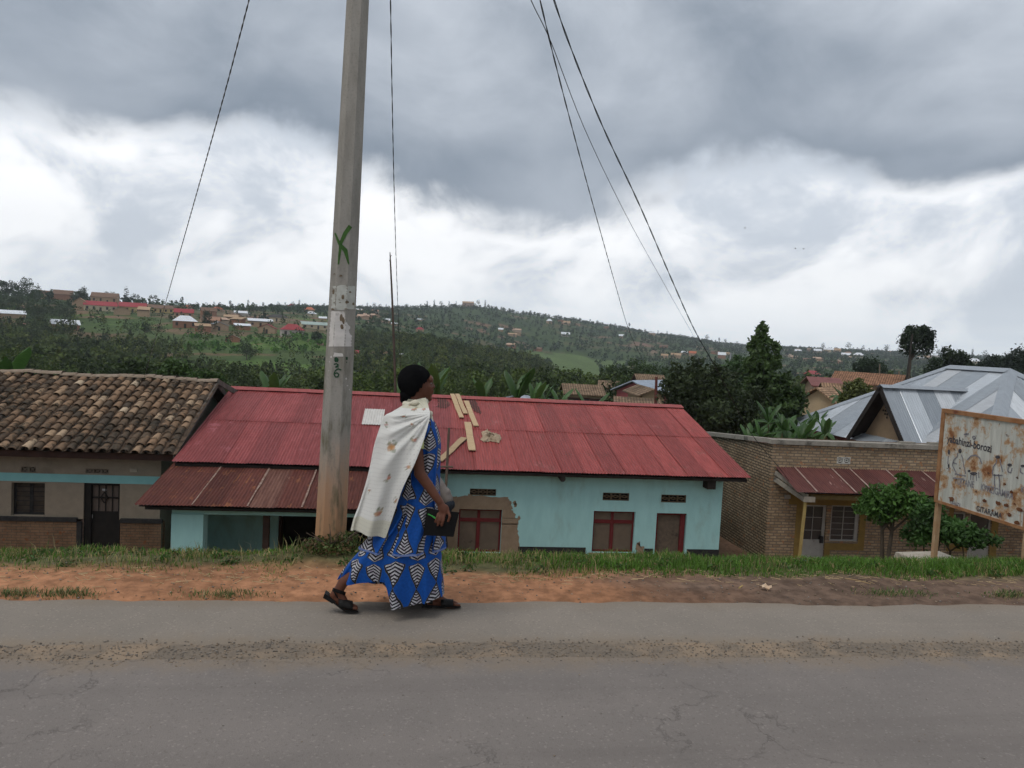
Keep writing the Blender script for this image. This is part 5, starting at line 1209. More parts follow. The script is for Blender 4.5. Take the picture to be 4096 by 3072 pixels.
    stroke2(mb, [(333.8, 364.5), (336.2, 363.6), (338.6, 365), (335.2, 367.2), (338.8, 366.8)], [1.2]*5, 5, .0034)
    stroke2(mb, [(341.2, 370), (338.2, 368.8), (335.3, 370.6), (334.1, 374), (335.4, 377), (338, 376.8), (338.8, 374.4), (337.2, 372.8), (334.8, 373.6)], [1.3]*9, 5, .0038)
    mb.build('stencil_number', gd, t)
    pal = pmat('poster_paper', (.47, .48, .44), (.38, .38, .34), 16, .9, c3=(.22, .20, .17), s3=7., t3=(.6, .68)); wh = pmat('poster_white', (.60, .57, .54), (.50, .48, .45), 14, .9, c3=(.33, .31, .28), s3=6., t3=(.58, .66)); bn = pmat('poster_scar', (.12, .09, .06), (.17, .13, .09), 20, .95)
    mb = MB(); patch(mb, [(332, 285.5), (341, 285), (346, 288), (347, 285), (359, 285.5), (358, 300), (357, 310), (350, 309), (344, 311), (336, 309), (330.8, 309)], .002, 5); mb.build('poster_scrap', pal, t)
    mb = MB(); patch(mb, [(331, 310.5), (338, 311.5), (344, 311.2), (345.5, 321), (350, 327), (348, 331), (351.5, 336), (350.5, 347), (346, 347.5), (343.5, 341), (340, 340), (336.5, 347), (328.5, 347.5), (329, 330)], .0024, 6); mb.build('poster_scrap', wh, t)
    mb = MB(); patch(mb, [(334, 352.5), (338, 353.5), (343, 352.8), (343.3, 356.8), (338, 357.2), (333.6, 356.6)], .0024, 7); mb.build('poster_scrap', wh, t)
    for i, (x, y, a, c) in enumerate([(333, 292, 1.2, 3), (334, 274, 1.8, .9), (341, 276, 1.6, 1.4), (343, 297, 1.6, 2.6), (340, 303, 1.2, 1.), (347, 302, 2.2, 1.6), (353, 304, .9, 2.), (334, 303, 1.8, 1.), (341.5, 318, 1.7, 4.), (343.5, 321, 1.3, 4.), (342, 327, 1.6, 3.), (332.5, 309.5, 1.6, 1.4), (350, 292, 1., 1.2), (346, 309, 3., .8), (338, 306, 5., .45), (350, 307.6, 5., .4)]):
        mb = MB(); patch(mb, [(x+a*math.cos(k), y+c*math.sin(k)) for k in np.linspace(0, 6.28, 9)[:-1]], .0052+.00012*i, i+20, .3); mb.build('poster_scar', bn, t)
    for i, (x, y, a, c) in enumerate([(331, 357, 1., 1.4), (329, 362, 1.1, .8), (346, 379, .8, 1.6), (347, 386, 1., .8), (328.5, 371, .7, 1.), (349, 390, .6, .8), (355, 296, 1.2, 1.4)]): mb = MB(); patch(mb, [(x+a*math.cos(k), y+c*math.sin(k)) for k in np.linspace(0, 6.28, 7)[:-1]], .0035, i+40, .2); mb.build('white_fleck', wh, t)
    return PC, cx
POLE, POLE_CX = build_pole()

# ------------------------------------------------------------------ overhead wires
def px_path(pts, D0, D1, sub=6):
    """picture points with the wire's distance running from D0 to D1"""
    n = len(pts); L_ = [0.]
    for i in range(n-1): L_.append(L_[-1]+math.dist(pts[i], pts[i+1]))
    out = []
    for i in range(n-1):
        for k in range(sub):
            f = k/sub; u = (L_[i]+(L_[i+1]-L_[i])*f)/L_[-1]; D = 1/((1-u)/D0+u/D1)
            p0, p1, p2, p3 = (pts[max(i-1, 0)], pts[i], pts[i+1], pts[min(i+2, n-1)])
            c = [.5*(2*b+(c_-a)*f+(2*a-5*b+4*c_-d)*f*f+(3*b-a-3*c_+d)*f**3) for a, b, c_, d in zip(p0, p1, p2, p3)]
            out.append(at(c[0], c[1], D))
    out.append(at(*pts[-1], D1)); return out
M_WIRE = pmat('black_cable', (.018, .018, .018), (.03, .03, .03), 20, .6); M_WIREL = pmat('pale_cable', (.30, .30, .30), (.22, .22, .22), 20, .7)
def wire(name, path, r, label, twist=None, mat=None, mat2=None, start=None):
    if start is not None: path = [Vector(start)] + path
    mb = MB(); t = None
    if not twist: mb.tube(path, r, 5); o = mb.build(name, mat or M_WIRE)
    else:
        fine = []
        for i in range(len(path)-1):
            for k in range(10): fine.append(path[i].lerp(path[i+1], k/10.))
        o = None; t = thing(name, label, 'cable', path[-1])
        for s, mt in ((0, mat or M_WIRE), (math.pi, mat2 or mat or M_WIRE)):
            ac = 0; pts = []
            for i, p in enumerate(fine):
                if i: ac += (p-fine[i-1]).length
                d = (fine[min(i+1, len(fine)-1)]-fine[max(i-1, 0)]).normalized(); u = d.cross(Vector((0, 1, .2))).normalized(); v = d.cross(u); a = 2*math.pi*ac/twist+s
                pts.append(p+u*(r*1.05*math.cos(a))+v*(r*1.05*math.sin(a)))
            MB().tube(pts, r, 4).build('strand', mt, t)
        return t
    tag(o, label, 'cable'); return o
_w = lambda dx, z: Vector((POLE_CX(z)+dx, POLE.y, z))
wire('service_cable', px_path([(262, -52), (249, 0), (225.5, 90), (199, 185), (178, 259), (157, 333), (143.5, 380), (141, 392)], 8.2, 27.5), .0045, 'twisted black and white cable running down to the tiled house', .34, M_WIRE, M_WIREL, _w(-.9, 7.6))
wire('service_cable', px_path([(389.5, -50), (390.5, 0), (392, 90), (394, 185), (396.5, 270), (399.5, 345), (402, 392)], 8.0, 28.5), .0040, 'twisted black cable dropping behind the woman\'s head', .8, None, None, _w(.1, 7.6))
wire('service_cable', px_path([(529, -45), (540, 0), (551, 46), (569, 116), (590, 194), (616, 287), (630, 333), (648.5, 371), (654, 380)], 8.6, 46), .0055, 'thin black cable ending at the rusty post behind the red roof', 1.2, None, None, _w(.75, 7.6))
wire('service_cable', px_path([(516, -40), (531, 0), (551, 42), (583, 125), (625, 213), (671, 296), (694, 337), (706, 362), (727, 372)], 8.8, 75), .0062, 'thinnest grey cable of the three at right, running to the far pole', None, pmat('grey_cable', (.09, .09, .095), (.06, .06, .065), 20, .7), None, _w(.6, 7.6))
wire('service_cable', px_path([(541, -45), (554, 0), (572, 51), (602, 125), (639, 204), (671, 278), (694, 329), (717, 370), (749, 430), (779, 467.5), (789, 481)], 8.6, 23.6), .0060, 'thick twisted black cable running down to the brick house porch', .9, None, None, _w(1.0, 7.6))
mb = MB(); pts = px_path([(390, 252), (390.4, 262), (391.8, 290), (393, 320), (394.5, 360), (396, 420)], 31, 31, 3); mb.tube(pts, [.012, .02, .025, .03, .035, .035, .04, .04, .045, .045, .05, .05, .05, .05, .05, .055][:len(pts)], 6)
for k in (2, 3, 5): p = pts[k]; mb.tube([p, p+Vector((.06*(-1)**k, 0, .08))], [.02, .008], 5)
tag(mb.build('dry_stick', pmat('dry_stick', (.10, .08, .065), (.07, .055, .045), 8, .9)), 'thin leafless stick standing up behind the red roof', 'stick')

# ------------------------------------------------------------------ rusty sign at the right
def build_sign():
    SX = 6.2; a = onX(945, 410, SX); bl = onX(939.5, 501.5, SX); yF = a.y+.01; yN = onX(1023.5, 440, SX).y-.125; zt, zb = a.z, bl.z
    foot = onX(930.5, 556, SX); fz = gz(SX, yF)
    t = thing('sign_board', 'rusty white painted notice board on two rusty posts', 'sign', (SX, yF, fz))
    rust = pmat('rust_frame', (.24, .105, .045), (.33, .19, .10), 7, .9, .4, 40, c3=(.16, .06, .035), s3=3.5, t3=(.52, .66))
    post = pmat('rusty_post', (.37, .265, .16), (.28, .155, .08), 5, .9, .4, 40, c3=(.42, .35, .25), s3=3, t3=(.55, .68))
    for y, z0 in ((yF, fz-.2), (yN, gz(SX, yN)-.2)): MB().box(SX+.005, SX+.055, y-.026, y+.026, z0, zb-.021).build('post', post, t)
    fr = MB(); fr.box(SX-.015, SX+.06, yN-.028, yF+.028, zt-.032, zt+.015); fr.box(SX-.012, SX+.06, yN-.028, yF+.028, zb-.02, zb+.012); fr.box(SX-.014, SX+.061, yF-.024, yF+.029, zb+.012, zt-.032); fr.box(SX-.014, SX+.061, yN-.029, yN+.024, zb+.012, zt-.032); fr.build('frame', rust, t)
    # panel: stained white paint with rust bleeding through
    m, nt, b = newmat('sign_paint'); tc = N(nt, 'ShaderNodeTexCoord'); P = tc.outputs['Object']
    n1 = N(nt, 'ShaderNodeTexNoise', i_Scale=3.4, i_Detail=9., i_Roughness=.68); L(nt, P, n1.inputs[0])
    mp = N(nt, 'ShaderNodeMapping'); mp.inputs['Scale'].default_value = (1, 9, 1.1); L(nt, P, mp.inputs[0])
    n2 = N(nt, 'ShaderNodeTexNoise', i_Scale=1.6, i_Detail=7., i_Roughness=.65); L(nt, mp.outputs[0], n2.inputs[0])
    n3 = N(nt, 'ShaderNodeTexNoise', i_Scale=11., i_Detail=6.); L(nt, P, n3.inputs[0])
    col = MIX(nt, RANGE(nt, n2.outputs[0], .35, .65), (.50, .50, .45), (.37, .37, .33))
    col = MIX(nt, MATH(nt, 'MULTIPLY', RANGE(nt, n1.outputs[0], .49, .57), .85), col, (.36, .20, .085))
    col = MIX(nt, RANGE(nt, n1.outputs[0], .56, .63), col, (.21, .085, .035))
    st = N(nt, 'ShaderNodeMapping'); st.inputs['Scale'].default_value = (1, 14, 1.3); L(nt, P, st.inputs[0]); n6 = N(nt, 'ShaderNodeTexNoise', i_Scale=1.5, i_Detail=6., i_Roughness=.6); L(nt, st.outputs[0], n6.inputs[0])
    col = MIX(nt, MATH(nt, 'MULTIPLY', RANGE(nt, n6.outputs[0], .55, .70), .55), col, (.30, .15, .06))
    col = MIX(nt, RANGE(nt, n3.outputs[0], .66, .71), col, (.09, .05, .035))
    L(nt, col, b.inputs['Base Color']); b.inputs['Roughness'].default_value = .8; b.inputs['Specular IOR Level'].default_value = .25
    bp = N(nt, 'ShaderNodeBump', i_Strength=.3, i_Distance=.004); L(nt, n1.outputs[0], bp.inputs['Height']); L(nt, bp.outputs[0], b.inputs['Normal'])
    pan = MB().box(SX+.0, SX+.02, yN+.024, yF-.024, zb+.012, zt-.032).build('panel', m, t)
    ink = pmat('faded_black_paint', (.045, .042, .05), (.10, .095, .10), 30, .85); ink2 = pmat('faded_grey_paint', (.16, .15, .175), (.26, .25, .26), 30, .85); brn = pmat('rust_hole', (.10, .04, .025), (.17, .075, .035), 14, .95)
    def text(body, p0, p1, hpx, mat, name='lettering'):
        A, B = onX(*p0, SX), onX(*p1, SX); w = A.y-B.y
        cu = bpy.data.curves.new('lettering', 'FONT'); cu.body = body; cu.size = 1.; cu.offset = .022
        o = bpy.data.objects.new('lettering_tmp', cu); COL.objects.link(o); dg = bpy.context.evaluated_depsgraph_get(); me = bpy.data.meshes.new_from_object(o.evaluated_get(dg)); bpy.data.objects.remove(o)
        co = np.empty(len(me.vertices)*3); me.vertices.foreach_get('co', co); co = co.reshape(-1, 3); x0, x1 = co[:, 0].min(), co[:, 0].max(); H = onX(p0[0], p0[1]-hpx, SX).z-A.z
        L0 = root_loc(pan); u = (co[:, 0]-x0)/(x1-x0)
        co[:, 1] += .025*np.sin(co[:, 0]*5.+len(body))+.012*np.sin(co[:, 0]*17.); co[:, 0] += .012*np.sin(co[:, 1]*9.+co[:, 0]*4.)
        out = np.stack([np.full(len(co), SX-.003-L0.x), A.y-w*u-L0.y, A.z+(B.z-A.z)*u+co[:, 1]*H/.70-L0.z], 1)
        me.vertices.foreach_set('co', out.ravel()); me.materials.clear(); me.materials.append(mat); me.update()
        o = bpy.data.objects.new(name, me); COL.objects.link(o); o.parent = pan
    text('yabahinzi-borozi', (947, 441.5), (991.5, 452.5), 7.2, ink)
    text('TUJTANE', (954.5, 483.5), (974, 488), 6.4, ink2); text('KWIZIGAMIRA', (981, 490), (1013.5, 499.5), 6.6, ink2)
    text('UHATE', (950.5, 504), (960.5, 508.5), 4.6, ink2); text('GITARAMA', (976.5, 510.5), (1002, 518.5), 5.2, ink); text('K', (1021, 492), (1024.5, 493.5), 6.4, ink2)
    # sketched figures: people and a cow
    def S(pts, w, mat, nm='drawing', mbx=None):
        mb = mbx or MB(); W = [onX(*p, SX) for p in pts]
        for i in range(len(W)-1):
            a_, c_ = W[i], W[i+1]; d = (c_-a_).normalized(); s = Vector((0, d.z, -d.y))*w/2; mb.quad(*[Vector((SX-.0035, q.y, q.z)) for q in (a_-s, a_+s, c_+s, c_-s)])
        return mb
    def blob(mb, x, y, rx, ry): mb.poly([Vector((SX-.0045, p.y, p.z)) for p in (onX(x+rx*math.cos(k), y+ry*math.sin(k), SX) for k in np.linspace(0, 6.28, 13)[:-1])])
    mb = MB(); blob(mb, 960.3, 451, 1.7, 2.4); blob(mb, 949.2, 452, 1.2, 2.6); blob(mb, 998, 457, 2.4, 1.7); blob(mb, 1010, 465, 2.4, 1.6); blob(mb, 1023, 466, 2.2, 1.4); blob(mb, 949, 466, .9, 2.); blob(mb, 974, 473.5, 3.6, 1.6); blob(mb, 969.5, 471, 1.5, 1.3); mb.build('drawing', ink, pan)
    mb = MB()
    for pts in ([(958, 453), (957.6, 456.5), (954, 460), (952.5, 465), (955, 470), (957, 474)], [(961.5, 454.5), (963, 459), (964, 466), (966, 474)], [(957, 464), (953, 462.5)], [(948.5, 456), (948, 463), (949.5, 471)],
                [(971, 475), (970.6, 480)], [(973.5, 475), (973.3, 480.5)], [(976.5, 475), (976.8, 481)], [(978.5, 472), (979.2, 478)], [(967.5, 460), (971, 456), (976, 455), (980, 458), (982, 464)],
                [(997, 459.5), (996.5, 463), (993.5, 467), (992.5, 474)], [(1000.2, 459), (1001, 464), (1003, 472)], [(995, 474), (994.5, 483), (995.6, 489)], [(999, 474), (1000, 484), (999.6, 490)], [(992.5, 475), (1003, 475.5)],
                [(1008.5, 467), (1008, 471.5), (1011, 473), (1012.4, 468)], [(1021, 468), (1020.6, 472), (1023.6, 474)], [(955, 474), (966, 476)], [(953, 478), (964, 479)], [(985, 486), (990, 487)], [(964, 434.5), (969, 433.8)], [(966.5, 432.5), (966, 437)], [(972.5, 437), (974.5, 436), (976, 438), (974, 439.6), (972.5, 437)]): S(pts, .015, ink2, mbx=mb)
    mb.build('drawing', ink2, pan)
    rng = random.Random(14)
    for (x, y, r) in [(993, 510.5, 1.3), (998, 503, 2.6), (1006.5, 505.5, 2.6), (1009.5, 514.5, 2.2), (1020.5, 510, 2.6), (1012, 492, 1.8), (1017, 523, 2.6), (1010, 524.5, 1.5), (963, 517, 3.), (985, 500.5, 2.), (1005, 484, 1.3), (957, 505, 1.6), (951.5, 499, 3.), (1015, 504, 1.2), (970, 518.5, 1.8)]:
        c = onX(x, y, SX); k = [Vector((SX-.0055, c.y+r*.0115*1.3*math.cos(a)*rng.uniform(.6, 1.3), c.z+r*.0105*math.sin(a)*rng.uniform(.5, 1.3))) for a in np.linspace(0, -6.28, 12)[:-1]]
        if min(p.z for p in k) > zb+.014 and min(p.y for p in k) > yN+.032: MB().poly(k).build('rust_spot', brn, pan)
    c = MB(); cx0 = onX(913, 557, SX+.1); c.add([(SX-.32, yF-.30, fz-.3), (SX+.38, yF-.30, fz-.3), (SX+.38, yF+.35, fz-.3), (SX-.32, yF+.35, fz-.3), (SX-.26, yF-.24, fz+.05), (SX+.32, yF-.24, fz+.07), (SX+.32, yF+.29, fz+.06), (SX-.26, yF+.29, fz+.04)], ((0, 1, 5, 4), (1, 2, 6, 5), (2, 3, 7, 6), (3, 0, 4, 7), (4, 5, 6, 7)))
    c.build('footing', pmat('footing_concrete', (.38, .34, .28), (.30, .26, .21), 8, .95, .5, 40), t)
build_sign()

# ------------------------------------------------------------------ litter on the verge
def build_litter():
    p = onZ(765.5, 586.5, .04); mb = MB(); rng = random.Random(3); rows = []
    for i in range(7):
        rows.append([(p.x+(i-3)*.013+rng.uniform(-.004, .004), p.y+(j-2)*.014, p.z-.01+.028*math.sin(i*1.1+.6)*math.cos(j*.9-1.2)+rng.uniform(0, .012)) for j in range(5)])
    mb.grid(rows); o = mb.build('paper_scrap', pmat('pale_paper', (.62, .47, .33), (.5, .36, .25), 14, .85)); tag(o, 'crumpled pale paper scrap on the dark earth verge', 'litter')
    a, b = onZ(845, 578.5, .05), onZ(871, 584, .05); mb = MB(); mb.tube([a, a.lerp(b, .5)+Vector((0, 0, .008)), b], [.004, .005, .003], 5); tag(mb.build('twig', pmat('dry_twig', (.36, .25, .13), (.28, .19, .1), 12, .9)), 'dry brown twig lying at the foot of the grass at right', 'twig')
    a, b = onZ(739, 588, .045), onZ(742.5, 585.5, .045); mb = MB(); mb.tube([a, b], .005, 5); tag(mb.build('twig', pmat('dry_twig2', (.45, .33, .12), (.36, .26, .1), 12, .9)), 'short yellowish stalk on the dark earth left of the paper scrap', 'twig')
build_litter()

# ------------------------------------------------------------------ ladder against the eave
def build_ladder():
    top = onY(449, 428, 20.15); foot = Vector((onY(441.5, 560, 18.7).x, 18.75, gz(1., 18.75)))
    t = thing('ladder', 'rough pole ladder leaning on the red roof eave', 'ladder', foot)
    m = pmat('grey_brown_pole', (.115, .085, .065), (.085, .062, .048), 6, .9, .3, rnd=.1); wv = Vector((-.48, 0, 0)); d = top-foot
    for k in (0, 1): MB().tube([foot+wv*k, foot+wv*k+d*.5+Vector((.01, 0, 0)), top+wv*k*1.0-d*(.02*k)], [.042, .038, .033], 8).build('rail', m, t)
    for px, py in ((449, 467), (447, 507), (446, 545)):
        f = (onY(px, py, 19.8).z-foot.z)/d.z; c = foot+d*f; MB().tube([c+wv-Vector((.12, 0, .0)), c+Vector((.17, -.03, .01))], .026, 7).build('rung', m, t)
    f = .12; c = foot+d*f; MB().tube([c+wv-Vector((.12, 0, 0)), c+Vector((.14, 0, 0))], .026, 7).build('rung', m, t)
build_ladder()

# ------------------------------------------------------------------ houses farther off
def far_tile(c):
    """old clay tiles too far off to pick apart: rows running down the slope, patchy tones"""
    name = 'far_tile_%02d%02d' % (int(c[0]*99), int(c[1]*99))
    if name in MATS: return MATS[name]
    m, nt, b = newmat(name); MATS[name] = m; tc = N(nt, 'ShaderNodeTexCoord'); P = tc.outputs['Object']
    wv = N(nt, 'ShaderNodeTexWave', wave_type='BANDS', bands_direction='X', i_Scale=1.25, i_Distortion=1.2, i_Detail=2.); wv.inputs['Detail Scale'].default_value = 3.; L(nt, P, wv.inputs[0])
    n1 = N(nt, 'ShaderNodeTexNoise', i_Scale=2.2, i_Detail=5., i_Roughness=.7); L(nt, P, n1.inputs[0])
    n2 = N(nt, 'ShaderNodeTexNoise', i_Scale=.35, i_Detail=4., i_Roughness=.6); L(nt, P, n2.inputs[0])
    col = MIX(nt, RANGE(nt, n1.outputs[0], .35, .65), tuple(min(.7, x*1.35) for x in c), tuple(x*.6 for x in c))
    col = MIX(nt, RANGE(nt, n2.outputs[0], .5, .68), col, tuple(x*.55 for x in c))
    col = MIX(nt, MATH(nt, 'MULTIPLY', RANGE(nt, wv.outputs[1], .2, .6, 1., 0.), .65), col, tuple(x*.25 for x in c))
    L(nt, col, b.inputs['Base Color']); b.inputs['Roughness'].default_value = .95; b.inputs['Specular IOR Level'].default_value = .1
    return m
def simple_house(P, W, dep, hw, hr, kind, roofc, wallc, label, rot=0., detail=0, group=None, roofrough=.6, tile=False, over=.35, cat='house', name='hill_house'):
    """gable / hip / end (gable end in front) / shed roofed house, its front turned to the viewer plus rot"""
    t = thing(name, label, cat, P, group); a = math.atan2(P.x, P.y); t.rotation_euler = (0, 0, -a+rot)
    wn = 'wall_%02d%02d%02d' % tuple(int(x*99) for x in wallc); rn = 'roof_%02d%02d%02d%d' % (*[int(x*99) for x in roofc], tile)
    wm = pmat(wn, wallc, tuple(x*.82 for x in wallc), .8, .9, c3=tuple(x*.6 for x in wallc), s3=.25, t3=(.55, .75)); rm = pmat(rn, roofc, tuple(x*.75 for x in roofc), 1.2 if not tile else 3.5, roofrough, c3=tuple(x*.6 for x in roofc), s3=.3, t3=(.55, .7), stretch=(2, 1, 1), bump=.6 if tile else 0, bscale=4., bdist=.1)
    if tile: rm = far_tile(roofc)
    h = W/2; w = MB(); g = 2.
    def put(mb, nm, mat, par):
        o = bpy.data.objects.new(nm, mb.mesh(nm, mat)); COL.objects.link(o); o.parent = par; return o
    w.quad((-h, 0, -g), (h, 0, -g), (h, 0, hw), (-h, 0, hw)); w.quad((h, dep, -g), (-h, dep, -g), (-h, dep, hw), (h, dep, hw)); w.quad((h, 0, -g), (h, dep, -g), (h, dep, hw), (h, 0, hw)); w.quad((-h, dep, -g), (-h, 0, -g), (-h, 0, hw), (-h, dep, hw))
    r = MB(); o = over; x0, x1, y0, y1 = -h-o, h+o, -o, dep+o; yc = dep/2; e = hw-.04
    th = .12
    if kind == 'gable':
        w.poly([(h, 0, hw), (h, dep, hw), (h, yc, hw+hr*.93)]); w.poly([(-h, dep, hw), (-h, 0, hw), (-h, yc, hw+hr*.93)])
        for s in (y0, y1): r.prism([(x0, s, e), (x1, s, e), (x1, yc, hw+hr), (x0, yc, hw+hr)], (0, 0, th))
    elif kind == 'end':
        w.poly([(-h, 0, hw), (h, 0, hw), (0, 0, hw+hr*.93)]); w.poly([(h, dep, hw), (-h, dep, hw), (0, dep, hw+hr*.93)])
        for s in (x0, x1): r.prism([(s, y0, e), (s, y1, e), (0, y1, hw+hr), (0, y0, hw+hr)], (0, 0, th))
    elif kind == 'hip':
        k = min(dep/2+o, (x1-x0)/2*.98)
        A, B = (x0+k, yc, hw+hr), (x1-k, yc, hw+hr)
        r.poly([(x0, y0, e), (x1, y0, e), B, A]); r.poly([(x1, y1, e), (x0, y1, e), A, B]); r.poly([(x0, y1, e), (x0, y0, e), A]); r.poly([(x1, y0, e), (x1, y1, e), B]); r.poly([(x0, y0, e), (x0, y1, e), (x1, y1, e), (x1, y0, e)])
    else: r.prism([(x0, y0, hw+hr*.25), (x1, y0, hw+hr*.25), (x1, y1, hw+hr), (x0, y1, hw+hr)], (0, 0, th)); w.quad((h, dep, hw), (-h, dep, hw), (-h, dep, hw+hr*.8), (h, dep, hw+hr*.8)); w.poly([(h, 0, hw), (h, dep, hw), (h, dep, hw+hr*.8)]); w.poly([(-h, dep, hw), (-h, 0, hw), (-h, dep, hw+hr*.8)])
    put(w, 'wall', wm, t); put(r, 'roof', rm, t)
    if detail:
        n = detail; dk = pmat('far_opening', (.03, .026, .022), (.045, .04, .034), 2, .6); fm = pmat('far_frame', (.16, .07, .05), (.12, .06, .045), 2, .8)
        for k in range(n):
            xx = -h+W*(k+.5)/n; mid = (k == n//2)
            if mid: b = (xx-.45, xx+.45, -.2, min(2.1, hw*.8))
            else: b = (xx-.5, xx+.5, hw*.35, hw*.78)
            f = MB().box(b[0]-.1, b[1]+.1, -.05, -.002, b[2]-.1, b[3]+.1); fo = put(f, 'door' if mid else 'window', fm, t)
            put(MB().box(b[0], b[1], -.07, -.051, b[2], b[3]), 'door_infill' if mid else 'pane', dk, fo)
    return t
WHT, RED, ORG, BRN, GRN, TAN, GRY, DRK = (.75, .77, .80), (.33, .055, .06), (.48, .15, .075), (.19, .115, .075), (.36, .44, .40), (.42, .28, .17), (.50, .53, .56), (.06, .055, .05)
W_TAN, W_CRM, W_BRK, W_YEL, W_GRY = (.40, .28, .18), (.55, .46, .31), (.32, .16, .095), (.50, .38, .17), (.42, .38, .34)
